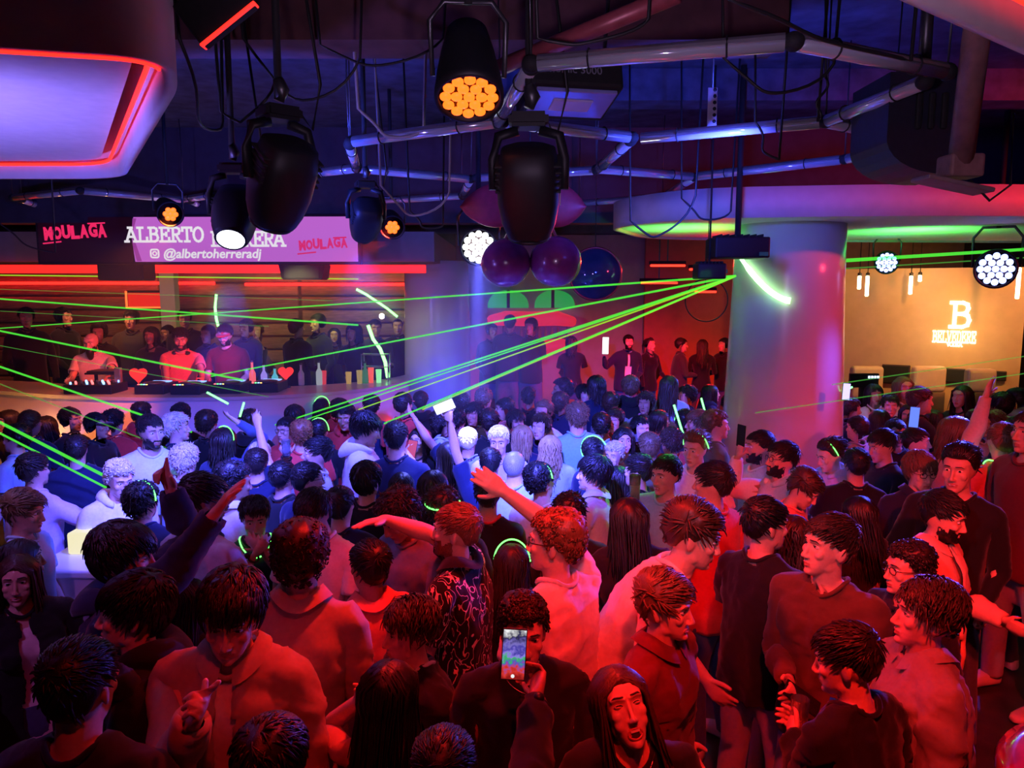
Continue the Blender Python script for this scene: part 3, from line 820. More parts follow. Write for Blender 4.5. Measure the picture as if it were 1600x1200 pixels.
    def neck_ring(rx, ry, cy, lift, r):
        z = neck_z('m', rx, ry, cy, az); bm = bmesh.new()
        tube_bm(bm, [(rx * math.sin(a), cy - ry * math.cos(a), zz + lift) for a, zz in zip(az, z)], r, 8, True); return bm
    WORN['necklace'] = fin(neck_ring(.098, .112, .008, .008, .0045), 'necklace')
    WORN['chain'] = fin(neck_ring(.085, .098, .012, .003, .0018), 'chain')
    WORN['neckband'] = fin(neck_ring(.082, .083, .014, .004, .0095), 'neckband')
    bm = bmesh.new()                                      # shirt collar: stand + two leaves
    n = 30; rr = []; NZ = neck_z('m', .084, .086, .014, az)
    for z, r, fall in ((-.01, .080, 0), (.024, .074, 0), (.032, .077, 0), (.016, .102, 1), (.008, .110, 1)):
        ring = []
        for k in range(n + 1):
            a = math.radians(-168 + 336 * k / n); bk = (1 - math.cos(a)) / 2         # a=0 at the back
            rad = r + (.006 if fall else 0)
            zz = float(np.interp((math.pi - abs(a)), az, NZ)) + .012 + z - (.012 + .020 * bk ** 2 if fall else 0)
            ring.append(bm.verts.new((rad * math.sin(a), .020 + rad * 1.0 * math.cos(a), zz)))
        rr.append(ring)
    for a, b in zip(rr, rr[1:]):
        for k in range(n): bm.faces.new((a[k], a[k + 1], b[k + 1], b[k]))
    WORN['collar'] = fin(bm, 'collar')
    bm = bmesh.new()                                      # hood lying on the back
    m = 18; rr = []
    for k in range(m + 1):
        a = math.radians(-150 + 300 * k / m); bk = (1 + math.cos(a)) / 2
        c = Vector((.100 * math.sin(a), .022 + .105 * math.cos(a), float(np.interp(math.pi - abs(a), az, NZ)) + .012))
        rx, rz = .020 + .030 * bk, .018 + .034 * bk
        o = Vector((math.sin(a), math.cos(a), 0))
        rr.append([bm.verts.new(c + o * (rx * math.cos(t)) + Vector((0, 0, rz * math.sin(t))) + o * .012 * bk - Vector((0, 0, .03 * bk * max(0, math.cos(t))))) for t in np.linspace(0, 2 * math.pi, 12, endpoint=False)])
    for a, b in zip(rr, rr[1:]):
        for k in range(12): bm.faces.new((a[k], a[(k + 1) % 12], b[(k + 1) % 12], b[k]))
    bm.faces.new(rr[0]); bm.faces.new(list(reversed(rr[-1])))
    WORN['hood'] = fin(bm, 'hood')
    bm = bmesh.new()                                      # headphones round the neck
    tube_bm(bm, [(.085 * math.sin(a), .03 + .085 * math.cos(a), 1.495 - .03 * (1 - math.cos(a))) for a in np.linspace(-2.1, 2.1, 20)], .008, 8)
    for s in (-1, 1): limb(bm, [(s * .082, -.020, 1.478), (s * .068, -.040, 1.482)], [.028, .028], 14)
    WORN['headphones'] = fin(bm, 'headphones')
    # watch
    bm = bmesh.new(); W = Vector(WR) - ARM_D * .018; x, y = frame(ARM_D)
    tube_bm(bm, [tuple(W + x * .033 * math.cos(a) + y * .036 * math.sin(a)) for a in np.linspace(0, 2 * math.pi, 20, endpoint=False)], .007, 8, True)
    limb(bm, [W - Vector(PALM_N) * .036, W - Vector(PALM_N) * .042], [.020, .019], 14)
    WORN['watchL'] = fin(bm, 'watch'); me = WORN['watchL'].copy(); p = coords(me); p[:, 0] *= -1; set_coords(me, p); me.flip_normals(); WORN['watchR'] = me
    for k, me in WORN.items():
        if not len(me.materials): me.materials.append(None)

HAIR = {}
def hair(style, var):
    k = (style, var)
    if k not in HAIR: HAIR[k] = hair_mesh(style, 100 + 7 * var + len(style)); HAIR[k].materials.append(None)
    return HAIR[k]

# ---------------------------------------------------------------- one person
def child(name, me, parent, mats=None, mtx=None, label=None):
    o = bpy.data.objects.new(name, me); COL.objects.link(o); o.parent = parent
    if mtx is not None: o.matrix_local = mtx
    if mats is not None:
        for i, m in enumerate(mats):
            if i < len(o.material_slots): o.material_slots[i].link = 'OBJECT'; o.material_slots[i].material = m
    if label: o['label'] = label
    return o

SKINS = {'fair': (.72, .45, .34), 'mid': (.58, .34, .24), 'tan': (.42, .235, .155), 'dark': (.20, .105, .07)}
HAIRC = {'black': (.010, .008, .008), 'dark': (.022, .014, .011), 'brown': (.055, .028, .016), 'light': (.16, .085, .042), 'blond': (.38, .24, .11), 'bleach': (.74, .66, .52), 'ginger': (.22, .075, .03), 'grey': (.25, .24, .24)}

def person(pos, height, o):
    """pos: world floor point under the crown (xy); o: options"""
    g = o.get('g', 'm'); L = o.get('lod', 1)
    P = solve_pose(o)
    hm = bone_matrix(P, 'head'); crown = hm @ Vector((0, .02, 1.762 + (STY[o['hair']][0] + STY[o['hair']][1] if o.get('hair', 'crop') in STY else 0)))
    sc = height / crown.z; yaw = math.radians(o.get('yaw', 180))
    e = bpy.data.objects.new('person', None); COL.objects.link(e); e.empty_display_size = .2
    Rz = Matrix.Rotation(yaw, 4, 'Z')
    off = Rz @ Vector((crown.x * sc, crown.y * sc, 0))
    zf = o.get('floor', 0.0)
    e.location = (pos[0] - off.x, pos[1] - off.y, zf); e.rotation_euler = (0, 0, yaw); e.scale = (sc,) * 3
    M = Matrix.Translation(e.location) @ Rz @ Matrix.Diagonal((sc, sc, sc, 1)); Mi = M.inverted()
    ik = False
    for s in 'LR':
        a = o.get('arm' + s)
        if a and 'world' in a: a['to'] = Mi @ Vector(a['world']); ik = True
        if a and 'wpole' in a: a['pole'] = Mi.to_3x3() @ Vector(a['wpole'])
    if ik: P = solve_pose(o)
    RT = pose_arrays(P); seed = o.get('seed', 0)
    sk = skin(o.get('skin', 'mid')); hc = hairm(o.get('hc', 'dark'))
    me = deform(('body', g, L), RT, mouth=o.get('mouth') if L < 2 else None); me.materials[0] = sk; me.materials[1] = lips(o.get('skin', 'mid'), g); me.materials[2] = sk; me.name = 'body'
    body = child('body', me, e)
    tops = o.get('top', 'tee')
    c1 = cloth(o.get('tc', 'black'))
    if tops == 'jacket':
        me = deform(('tee', g, L), RT, 0, seed, -.010); me.materials[0] = cloth(o.get('inner', 'white')); child('undershirt', me, e)
        me = deform(('jacket', g, L), RT, .018 if L < 2 else 0, seed); me.materials[0] = c1; top = child('jacket', me, e)
    else:
        me = deform((tops, g, L), RT, (.020 if L == 0 else .010 if L == 1 else 0) * (1.2 if tops == 'hoodie' else .5 if tops in ('tank', 'crop') else 1), seed); me.materials[0] = c1
        top = child({'tee': 't_shirt', 'long': 'long_sleeve_top', 'hoodie': 'hooded_top', 'tank': 'strapless_top', 'crop': 'crop_top'}[tops], me, e)
    me = deform(('trousers', g, L), RT, .006 if L == 0 else 0, seed); me.materials[0] = cloth(o.get('pc', 'denim')); child('trousers', me, e)
    for s, sg in (('L', 1), ('R', -1)):
        child('shoe', TPL['shoe'], e, [cloth(o.get('sc', 'shoe'))], bone_matrix(P, 'ft' + s) @ Matrix.Translation((sg * .117, 0, 0)))
    cm = bone_matrix(P, 'chest') @ (Matrix.Diagonal((.9, .9, 1, 1)) if g == 'f' else Matrix())
    for w in o.get('worn', ()):
        m = {'glasses': [plain('frame_black')], 'cap': [cloth(o.get('capc', 'black'))], 'headband': [glow('green')], 'crown_band': [glow('green')], 'necklace': [glow('green')],
             'chain': [plain('silver')], 'collar': [cloth(o.get('cc', o.get('tc', 'black')))], 'hood': [c1], 'neckband': [cloth(o.get('cc', o.get('tc', 'black')))], 'headphones': [plain('frame_black')],
             'beard': [hc], 'chin_beard': [hc], 'watchL': [plain('frame_black')], 'watchR': [plain('frame_black')]}[w]
        mt = cm if w in ('necklace', 'chain', 'collar', 'hood', 'neckband', 'headphones') else bone_matrix(P, 'fa' + w[-1]) if w.startswith('watch') else hm
        child({'headband': 'glow_band', 'crown_band': 'glow_band', 'necklace': 'glow_necklace', 'watchL': 'watch', 'watchR': 'watch'}.get(w, w), WORN[w], e, m, mt,
              'glowing green band' if m[0] == glow('green') else None)
    if o.get('hair', 'crop') != 'bald':
        child('hair', hair(o.get('hair', 'crop'), o.get('var', seed % 2)), e, [hc], hm)
    face = abs((o.get('yaw', 180) + o.get('head', (0, 0, 0))[0] + 180) % 360 - 180)
    if L < 2 and face < 125:
        for s in (1, -1):
            mt = hm @ Matrix.Diagonal((s, 1, 1, 1))
            child('eyebrow', WORN['eyebrow'], e, [hc if o.get('hc') not in ('bleach',) else hairm('brown')], mt @ (Matrix.Translation((0, .0015, .004)) if g == 'f' else Matrix()))
            ey = child('eye', WORN['eye'], e, [plain('eye_white') if not o.get('shut') else sk, plain('iris') if not o.get('shut') else sk], mt)
            if L == 0: child('eyelashes', WORN['lash'], e, [hairm('black')], mt)
        if o.get('mouth'):
            mo = child('mouth', WORN['mouth_' + o['mouth']], e, [lips(o.get('skin', 'mid'), g), plain('mouth_dark')], hm)
            child('teeth', WORN['teeth_' + o['mouth']], mo, [plain('teeth')])
    e['label'] = o['label']; e['category'] = 'person'; e['group'] = o.get('group', 'people in the dancing crowd')
    o['_P'] = P; o['_M'] = M; o['_e'] = e
    return e
# ---------------------------------------------------------------- helpers for built things
def obj(name, me, mat=None, parent=None, loc=None, rot=None, label=None, cat=None, group=None, kind=None):
    o = bpy.data.objects.new(name, me); COL.objects.link(o)
    if mat is not None:
        if me.materials: me.materials[0] = mat
        else: me.materials.append(mat)
    if parent: o.parent = parent
    if loc is not None: o.location = loc
    if rot is not None: o.rotation_euler = rot
    for k, v in (('label', label), ('category', cat), ('group', group), ('kind', kind)):
        if v: o[k] = v
    return o
def empty(name, loc, label, cat, group=None, rot=(0, 0, 0)):
    o = bpy.data.objects.new(name, None); COL.objects.link(o); o.location = loc; o.rotation_euler = rot; o.empty_display_size = .1
    o['label'] = label; o['category'] = cat
    if group: o['group'] = group
    return o
def bmbox(bm, c, s, rot=None):
    m = Matrix.Translation(Vector(c))
    if rot is not None: m = m @ rot.to_4x4()
    bmesh.ops.create_cube(bm, size=1, matrix=m @ Matrix.Diagonal((s[0], s[1], s[2], 1)))
def box(c, s, bev=0, rot=None, seg=2):
    bm = bmesh.new(); bmbox(bm, c, s, rot)
    if bev: bmesh.ops.bevel(bm, geom=bm.edges[:], offset=bev, segments=seg, affect='EDGES', profile=.5)
    return fin(bm, 'box', bool(bev) and False)
def lathe(prof, n=32, cap=True):
    """prof: list (r,z) around Z"""
    bm = bmesh.new(); rr = []
    for r, z in prof: rr.append([bm.verts.new((r * math.cos(2 * math.pi * k / n), r * math.sin(2 * math.pi * k / n), z)) for k in range(n)])
    for a, b in zip(rr, rr[1:]):
        for k in range(n): bm.faces.new((a[k], a[(k + 1) % n], b[(k + 1) % n], b[k]))
    if cap: bm.faces.new(list(reversed(rr[0]))); bm.faces.new(rr[-1])
    return fin(bm, 'lathe')
def tubem(pts, r, n=8, closed=False):
    bm = bmesh.new(); tube_bm(bm, pts, r, n, closed); return fin(bm, 'tube')
def prism(poly, z0, z1, smooth=False):
    bm = bmesh.new(); a = [bm.verts.new((x, y, z0)) for x, y in poly]; b = [bm.verts.new((x, y, z1)) for x, y in poly]; n = len(poly)
    for k in range(n): bm.faces.new((a[k], a[(k + 1) % n], b[(k + 1) % n], b[k]))
    bm.faces.new(list(reversed(a))); bm.faces.new(b); return fin(bm, 'prism', smooth)
def band(path, z0, z1, th=0, closed=True):
    """vertical strip along a path of xy points, with thickness th"""
    bm = bmesh.new(); n = len(path); m = n if closed else n - 1
    pts = [Vector((x, y, 0)) for x, y in path]; off = []
    for i in range(n):
        d = (pts[(i + 1) % n] - pts[i - 1]) if closed or 0 < i < n - 1 else (pts[1] - pts[0] if i == 0 else pts[-1] - pts[-2])
        off.append(Vector((d.y, -d.x, 0)).normalized() * th)
    R = [[bm.verts.new(p + Vector((0, 0, z0))) for p in pts], [bm.verts.new(p + Vector((0, 0, z1))) for p in pts]]
    R += [[bm.verts.new(p + o + Vector((0, 0, z1))) for p, o in zip(pts, off)], [bm.verts.new(p + o + Vector((0, 0, z0))) for p, o in zip(pts, off)]]
    for i in range(m):
        j = (i + 1) % n
        for k in range(4): bm.faces.new((R[k][i], R[k][j], R[(k + 1) % 4][j], R[(k + 1) % 4][i]))
    if not closed:
        for i in (0, n - 1): bm.faces.new([R[k][i] for k in range(4)])
    return fin(bm, 'band')
def round_poly(pts, r, seg=8):
    """round the corners of a polygon; r float or per-corner list"""
    out = []; n = len(pts)
    for i in range(n):
        p = Vector(pts[i]); a = (Vector(pts[i - 1]) - p); b = (Vector(pts[(i + 1) % n]) - p)
        rr = r[i] if isinstance(r, list) else r; rr = min(rr, a.length * .45, b.length * .45)
        p0 = p + a.normalized() * rr; p1 = p + b.normalized() * rr
        for k in range(seg + 1):
            t = k / seg; out.append(tuple(p0 * (1 - t) ** 2 + p * 2 * t * (1 - t) + p1 * t * t))
    return out
def emis(name, col, s):
    k = 'emis_' + name
    if k not in MATS:
        m, nt, b = newmat(k); b.inputs['Base Color'].default_value = (.01, .01, .01, 1); b.inputs['Emission Color'].default_value = tuple(col) + (1,); b.inputs['Emission Strength'].default_value = s; MATS[k] = m
    return MATS[k]
def surf(name, col, rough=.6, metal=0, bump=0, scale=20, amt=.08, stretch=None, spec=.5, coat=0):
    k = 'surf_' + name
    if k not in MATS:
        m, nt, b = newmat(k); b.inputs['Roughness'].default_value = rough; b.inputs['Metallic'].default_value = metal; b.inputs['Base Color'].default_value = tuple(col) + (1,)
        b.inputs['Specular IOR Level'].default_value = spec; b.inputs['Coat Weight'].default_value = coat
        if bump or amt:
            n = noise_bump(nt, b, scale, bump, .01, 4, stretch); vary(nt, b, n, col, amt)
        MATS[k] = m
    return MATS[k]
BLACK = surf('black_plastic', (.010, .010, .013), .5, 0, 0, 40, .1, None, .3)
MATTE = surf('black_matte', (.010, .010, .012), .8, 0, .1, 60, .2)
STEEL = surf('steel', (.55, .55, .56), .28, 1, 0, 30, .06)
DSTEEL = surf('dark_steel', (.10, .10, .11), .4, .8, 0, 30, .1)
WHITE = surf('white_lacquer', (.80, .79, .78), .28, 0, .02, 6, .03)
PLASTER = surf('white_plaster', (.72, .70, .69), .7, 0, .12, 14, .05)
CABLE = surf('cable_rubber', (.012, .012, .013), .5, 0, 0, 30, 0)

# ---------------------------------------------------------------- room shell
def slab(name, c, s, mat, **k): return obj(name, box((0, 0, 0), s), mat, None, c, kind='structure', **k)
FLOORM = surf('dark_floor', (.045, .035, .035), .30, 0, .15, 9, .3)
CEILM = surf('navy_ceiling', (.055, .06, .10), .75, 0, .5, 7, .45)
BACKM = surf('mauve_wall', (.30, .20, .19), .7, 0, .15, 8, .12)
slab('floor', (0, 7, -.05), (18.4, 18.4, .1), FLOORM)
slab('ceiling', (0, 7, 4.45), (18.4, 18.4, .1), CEILM)
slab('wall_back', (0, 15.6, 2.2), (18.4, .2, 4.5), BACKM)
slab('wall_left', (-9.1, 7, 2.2), (.2, 18.4, 4.5), surf('dark_wall', (.05, .045, .05), .7, 0, .1, 8, .2))
slab('wall_right', (9.1, 7, 2.2), (.2, 18.4, 4.5), MATS['surf_dark_wall'])
slab('wall_front', (0, -2.1, 2.2), (18.4, .2, 4.5), MATS['surf_dark_wall'])
# ceiling beams and ducts
slab('trim_1', (-1.2, 4.55, 4.22), (5.4, .35, .36), surf('brown_beam', (.10, .035, .04), .7, 0, .2, 8, .3))
slab('trim_2', (1.9, 6.4, 4.28), (5.0, .3, .24), MATS['surf_navy_ceiling'])
slab('trim_3', (0, 8.6, 3.9), (18, .25, 1.0), surf('dark_fascia', (.03, .03, .05), .7, 0, .1, 8, .2))

# white tray canopy at upper left, with red cove light
ZC = 3.45
can = [(-9, 2.36), (-2.3, 2.40), (-1.17, 2.66), (-1.30, 3.0), (-2.72, 5.42), (-9, 5.5)]
cp = round_poly(can, [.01, .2, .42, .5, .30, .01], 10)
root = empty('ceiling_canopy', (-2.6, 4, ZC), 'white rounded tray canopy hanging below the ceiling with a red lit rim', 'canopy')
def cs(pp): return [(x + 2.6, y - 4) for x, y in pp]
ring = cs(cp)
obj('rim', band(ring, 0, .95, .045), surf('canopy_white', (.62, .58, .62), .6, 0, .08, 10, .05), root)
def inset(poly, d):
    n = len(poly); out = []
    for i in range(n):
        t = (Vector(poly[(i + 1) % n]) - Vector(poly[i - 1])).normalized(); out.append((poly[i][0] - t.y * d, poly[i][1] + t.x * d))
    return out
o = obj('soffit_panel', prism(inset(ring, .10), .10, .13), PLASTER, root)
obj('led_strip', tubem([(x, y, .085) for x, y in inset(ring, .05)], .010, 6, True), emis('red_led', (1, .012, .007), 4.5), root, label='red light strip in the rim')
near = [(x, y) for x, y in ring if y < -1.22]
obj('led_strip', tubem([(x, y, -.004) for x, y in near], .006, 6), emis('red_led', (1, .012, .007), 4.5), root, label='red light strip under the near edge')
# canopy over the right column
ZR = 3.28
rc = [(.95, 7.6), (1.5, 6.62), (3.2, 6.35), (6.0, 6.5), (9, 6.9), (9, 10.2), (4.2, 9.9), (1.6, 9.3)]
rp = round_poly(rc, [.5, .5, 1.2, 1.5, .01, .01, .8, .6], 8)
root = empty('column_canopy', (3, 7.5, ZR), 'white curved canopy spreading from the top of the right column', 'canopy')
rl = [(x - 3, y - 7.5) for x, y in rp]
obj('fascia', band(rl, 0, .25, .05), MATS['surf_canopy_white'], root)
obj('soffit_panel', prism(inset(rl, .02), .02, .06), PLASTER, root)
# columns
COLM = surf('white_column', (.66, .64, .66), .22, 0, .015, 4, .03)
def column(px, D, r0, r1, ztop, label):
    p = at(px, 500, D); e = empty('column', (p.x, D, 0), label, 'column')
    obj('shaft', lathe([(r0, 0), (r0 * .99, .6), (r1 * 1.01, ztop - .5), (r1, ztop)], 64), COLM, e)
    obj('base_ring', lathe([(r0 * 1.04, 0), (r0 * 1.04, .10), (r0 * 1.015, .12)], 64), DSTEEL, e)
    return e
RC = column(1228, 7.55, .60, .51, 3.30, 'thick glossy white column rising to the curved canopy')
LC = column(683, 10.7, .475, .44, 3.06, 'grey white column at the end of the disc jockey booth')

# ---------------------------------------------------------------- stage at the back left
STG = .5
slab('floor_stage', (-5.1, 10.9, STG / 2), (7.9, 4.0, STG), surf('stage_floor', (.06, .045, .04), .6, 0, .1, 10, .2))
bw = slab('wall_stage', (-5.0, 13.15, 1.9), (8.1, .12, 3.4), surf('stage_wall', (.16, .085, .05), .8, 0, .1, 8, .2))
WOOD = [surf('plank_%d' % i, c, .62, 0, .5, 6, .28, (1, 1, 8)) for i, c in enumerate(((.30, .17, .10), (.36, .21, .12), (.26, .15, .09)))]
pk = {}
for i in range(12):
    z = .55 + i * .225
    for j, (x0, x1) in enumerate(((-8.9, -5.95), (-5.9, -3.6), (-3.55, -1.05))):
        w = x1 - x0; key = (j, i % 2)
        if key not in pk:
            bm = bmesh.new(); bmbox(bm, (0, 0, 0), (w, .07, .205)); bmesh.ops.bevel(bm, geom=bm.edges[:], offset=.03, segments=3, affect='EDGES', profile=.5); pk[key] = fin(bm, 'plank', True)
        me = pk[key]
        if not me.materials: me.materials.append(None)
        o = obj('plank', me, None, bw, ((x0 + x1) / 2 + 5.0, -.10 - .012 * ((i + j) % 3), z + .1 - 1.9)); o.material_slots[0].link = 'OBJECT'; o.material_slots[0].material = WOOD[(i * 2 + j) % 3]
# soffit over the stage with two red strips
slab('ceiling_stage', (-5.0, 11.3, 3.2), (8.1, 3.6, .36), surf('grey_soffit', (.22, .21, .24), .7, 0, .05, 8, .08))
REDLED = emis('red_led', (1, .012, .007), 4.5)
obj('led_strip', box((0, 0, 0), (7.9, .04, .10), .01), emis('red_neon', (1, .014, .010), 2.2), None, (-5.0, 9.47, 2.93), label='thick red light strip along the front edge of the stage soffit', cat='light strip')
obj('led_strip', box((0, 0, 0), (3.9, .05, .05), .01), REDLED, None, (-6.9, 12.90, 2.78), label='thin red light strip under the stage soffit on the left', cat='light strip')
obj('led_strip', box((0, 0, 0), (2.9, .05, .05), .01), REDLED, None, (-3.0, 12.90, 2.76), label='thin red light strip under the stage soffit beside the grey column', cat='light strip')
for (px, D, w, z0, z1, lab) in ((266, 12.4, .24, .5, 3.02, 'slim pale post standing before the plank wall'),):
    p = at(px, 480, D); obj('post', box((0, 0, 0), (w, .18, z1 - z0), .01), surf('post_green', (.50, .52, .46), .6, 0, .05, 8, .05), None, (p.x, D, (z0 + z1) / 2), label=lab, cat='post')
p = at(226, 468, 12.85); e = empty('wall_lamp', p, 'glowing red rectangular wall lamp on the plank wall', 'lamp')
bm = bmesh.new(); bmbox(bm, (0, .04, 0), (.62, .05, .30)); obj('back_plate', fin(bm, 'b', False), MATTE, e)
obj('diffuser', box((0, 0, 0), (.54, .04, .22), .01), emis('lamp_red', (1, .02, .01), .8), e)
obj('tube', box((0, -.03, -.13), (.60, .03, .03), .008), emis('lamp_orange', (1, .10, .02), 2.4), e)
obj('tube', box((-.29, -.03, .0), (.03, .03, .28), .008), emis('lamp_orange', (1, .10, .02), 2.4), e)

# booth
bp = [at(-150, 600, 8.9), at(-20, 600, 8.55), at(90, 600, 8.15), at(190, 600, 7.98), at(300, 600, 7.95), at(420, 600, 8.1), at(530, 600, 8.45), at(605, 600, 8.95), at(640, 600, 9.5)]
path = []
for i in range(len(bp) - 1):
    p0, p1, p2, p3 = bp[max(i - 1, 0)], bp[i], bp[i + 1], bp[min(i + 2, len(bp) - 1)]
    for k in range(6):
        t = k / 6; q = .5 * ((2 * p1) + (p2 - p0) * t + (2 * p0 - 5 * p1 + 4 * p2 - p3) * t * t + (3 * p1 - p0 - 3 * p2 + p3) * t ** 3); path.append((q.x, q.y))
path.append((bp[-1].x, bp[-1].y))
root = empty('dj_booth', (-4, 8, 0), 'long curved white disc jockey booth at the edge of the stage', 'booth')
pl = [(x + 4, y - 8) for x, y in path]
ZB = 1.53
obj('front_panel', band(pl, 0, ZB, -.08, False), WHITE, root)
bm = bmesh.new(); a = [bm.verts.new((x, y - .02, ZB)) for x, y in pl]; b = [bm.verts.new((x * .97, y + .75, ZB)) for x, y in pl]; c = [bm.verts.new((v.co.x, v.co.y, ZB + .035)) for v in a]; d = [bm.verts.new((v.co.x, v.co.y, ZB + .035)) for v in b]
for i in range(len(pl) - 1):
    for q, r in ((a, c), (c, d), (d, b), (b, a)): bm.faces.new((q[i], q[i + 1], r[i + 1], r[i]))
for i in (0, len(pl) - 1): bm.faces.new((a[i], c[i], d[i], b[i]))
obj('counter', fin(bm, 'counter', False), surf('counter_white', (.62, .58, .58), .3, 0, .02, 8, .04), root)

# ---------------------------------------------------------------- lettering
GL = {'A': [[(0, 0), (.36, 1)], [(.34, 1), (.70, 0)], [(.15, .34), (.55, .34)], [(-.12, 0), (.16, 0)], [(.54, 0), (.82, 0)], [(.14, 1), (.44, 1)]],
      'L': [[(.18, 0), (.18, 1)], [(0, 0), (.70, 0)], [(.70, 0), (.70, .28)], [(0, 1), (.40, 1)]],
      'B': [[(.15, 0), (.15, 1)], [(0, 1), (.42, 1), (.58, .93), (.62, .77), (.56, .60), (.42, .54), (.15, .54)], [(.42, .54), (.62, .46), (.68, .28), (.62, .08), (.44, 0), (0, 0)]],
      'E': [[(.15, 0), (.15, 1)], [(0, 0), (.68, 0), (.68, .26)], [(0, 1), (.66, 1), (.66, .76)], [(.15, .52), (.48, .52)], [(.48, .40), (.48, .64)]],
      'R': [[(.15, 0), (.15, 1)], [(0, 1), (.44, 1), (.60, .92), (.64, .76), (.58, .58), (.44, .50), (.15, .50)], [(.36, .50), (.62, .02), (.78, .0)], [(0, 0), (.32, 0)]],
      'T': [[(.36, 0), (.36, 1)], [(.02, .76), (.02, 1), (.70, 1), (.70, .76)], [(.18, 0), (.54, 0)]],
      'O': [[(.36 + .34 * math.sin(a), .5 + .5 * math.cos(a)) for a in np.linspace(0, 2 * math.pi, 17)]],
      'H': [[(.14, 0), (.14, 1)], [(.58, 0), (.58, 1)], [(.14, .52), (.58, .52)], [(0, 0), (.28, 0)], [(0, 1), (.28, 1)], [(.44, 0), (.72, 0)], [(.44, 1), (.72, 1)]],
      'V': [[(.04, 1), (.36, 0)], [(.36, 0), (.68, 1)], [(-.08, 1), (.18, 1)], [(.54, 1), (.80, 1)]],
      'D': [[(.14, 0), (.14, 1)], [(0, 1), (.38, 1), (.60, .84), (.68, .5), (.60, .16), (.38, 0), (0, 0)]],
      'K': [[(.14, 0), (.14, 1)], [(.14, .42), (.60, 1)], [(.28, .58), (.66, 0)], [(0, 0), (.28, 0)], [(0, 1), (.28, 1)], [(.54, 0), (.78, 0)], [(.46, 1), (.74, 1)]]}
def glyph(ch, h, th, depth=.004):
    bm = bmesh.new()
    for st in GL[ch]:
        for (x0, y0), (x1, y1) in zip(st, st[1:]):
            a, b = Vector((x0 * h, 0, y0 * h)), Vector((x1 * h, 0, y1 * h)); d = b - a; l = d.length
            if l < 1e-6: continue
            bmbox(bm, (a + b) / 2, (l + th * .8, depth, th), Matrix.Rotation(-math.atan2(d.z, d.x), 3, 'Y'))
    return fin(bm, 'letter', False)
def text_mesh(s, size, bold=0, shear=0, depth=.002):
    cu = bpy.data.curves.new('t', 'FONT'); cu.body = s; cu.size = size; cu.offset = bold; cu.shear = shear; cu.extrude = depth; cu.resolution_u = 3
    ob = bpy.data.objects.new('t', cu); COL.objects.link(ob); dg = bpy.context.evaluated_depsgraph_get()
    me = bpy.data.meshes.new_from_object(ob.evaluated_get(dg)); bpy.data.objects.remove(ob); bpy.data.curves.remove(cu)
    p = coords(me); p = p[:, [0, 2, 1]]; p[:, 1] *= -1; set_coords(me, p); me.materials.clear(); return me
def write(parent, s, x, z, h, adv, th, mat, y=-.01, depth=.004):
    for ch in s:
        if ch != ' ': obj('letter', glyph(ch, h, th, depth), mat, parent, (x, y, z))
        x += adv

# LED screen above the booth
SD = 8.45
p0, p1 = at(58, 402, SD), at(561, 412, SD); ztop = at(300, 339, SD).z; zbot = at(300, 409, SD).z
SW, SHh = p1.x - p0.x, ztop - zbot
scr = empty('led_screen', ((p0.x + p1.x) / 2, SD, zbot), 'wide pink and black video screen over the booth with a name and a red logo', 'screen', rot=(0, 0, math.radians(-1.5)))
obj('housing', box((0, .06, SHh / 2), (SW + .06, .10, SHh + .06), .008), MATTE, scr)
k = SW / 503.0                                            # metres per photo pixel on the screen
def sx(px): return (px - 309.5) * k
def sz(py): return (409 - py) * k * .98
obj('picture_dark', box((sx(133), 0, SHh / 2), (148 * k, .012, SHh)), emis('screen_black', (.03, .0, .012), .25), scr)
bm = bmesh.new()
for z0, z1 in ((0, SHh),):
    edge = [(sx(212) - .012, z0), (sx(207), SHh * .5), (sx(207) + .03, z1)]
    vs_ = [bm.verts.new((x, -.006, z)) for x, z in edge] + [bm.verts.new((sx(561), -.006, z1)), bm.verts.new((sx(561), -.006, z0))]
    r = bmesh.ops.extrude_face_region(bm, geom=[bm.faces.new(vs_)])
    for v in r['geom']:
        if isinstance(v, bmesh.types.BMVert): v.co.y += .01
PINK = emis('screen_pink', (.50, .12, .58), .95)
obj('picture_pink', fin(bm, 'picture', False), PINK, scr)
bm = bmesh.new(); bm.faces.new([bm.verts.new((sx(x), -.0075, sz(y))) for x, y in ((213, 408), (221, 408), (212, 378), (210, 360), (216, 341), (210, 341), (207, 365), (208, 385))])
obj('picture_swirl', fin(bm, 's', False), emis('screen_magenta', (.36, .05, .36), .8), scr)
LETT = emis('screen_white', (.82, .78, .84), .95)
write(scr, 'ALBERTO', sx(199), sz(377), 21 * k, 17.6 * k, 3.6 * k, LETT)
write(scr, 'HERRERA', sx(333), sz(384), 21 * k, 16.4 * k, 3.6 * k, LETT)
obj('handle_text', text_mesh('@albertoherreradj', 20 * k, .003, .16), LETT, scr, (sx(255), -.012, sz(403)))
bm = bmesh.new(); tube_bm(bm, [(sx(242) + 6.2 * k * math.copysign(abs(math.cos(a)) ** .4, math.cos(a)), -.010, sz(396) + 6.2 * k * math.copysign(abs(math.sin(a)) ** .4, math.sin(a))) for a in np.linspace(0, 2 * math.pi, 20, endpoint=False)], 1.3 * k, 6, True)
obj('camera_icon', fin(bm, 'icon'), LETT, scr)
obj('camera_icon_lens', tubem([(sx(242) + 3 * k * math.cos(a), -.010, sz(396) + 3 * k * math.sin(a)) for a in np.linspace(0, 2 * math.pi, 14, endpoint=False)], 1.0 * k, 6, True), LETT, scr)
LOGO = emis('screen_red', (.85, .02, .12), 1.0); LOGO2 = emis('screen_red_deep', (.72, .02, .13), .9)
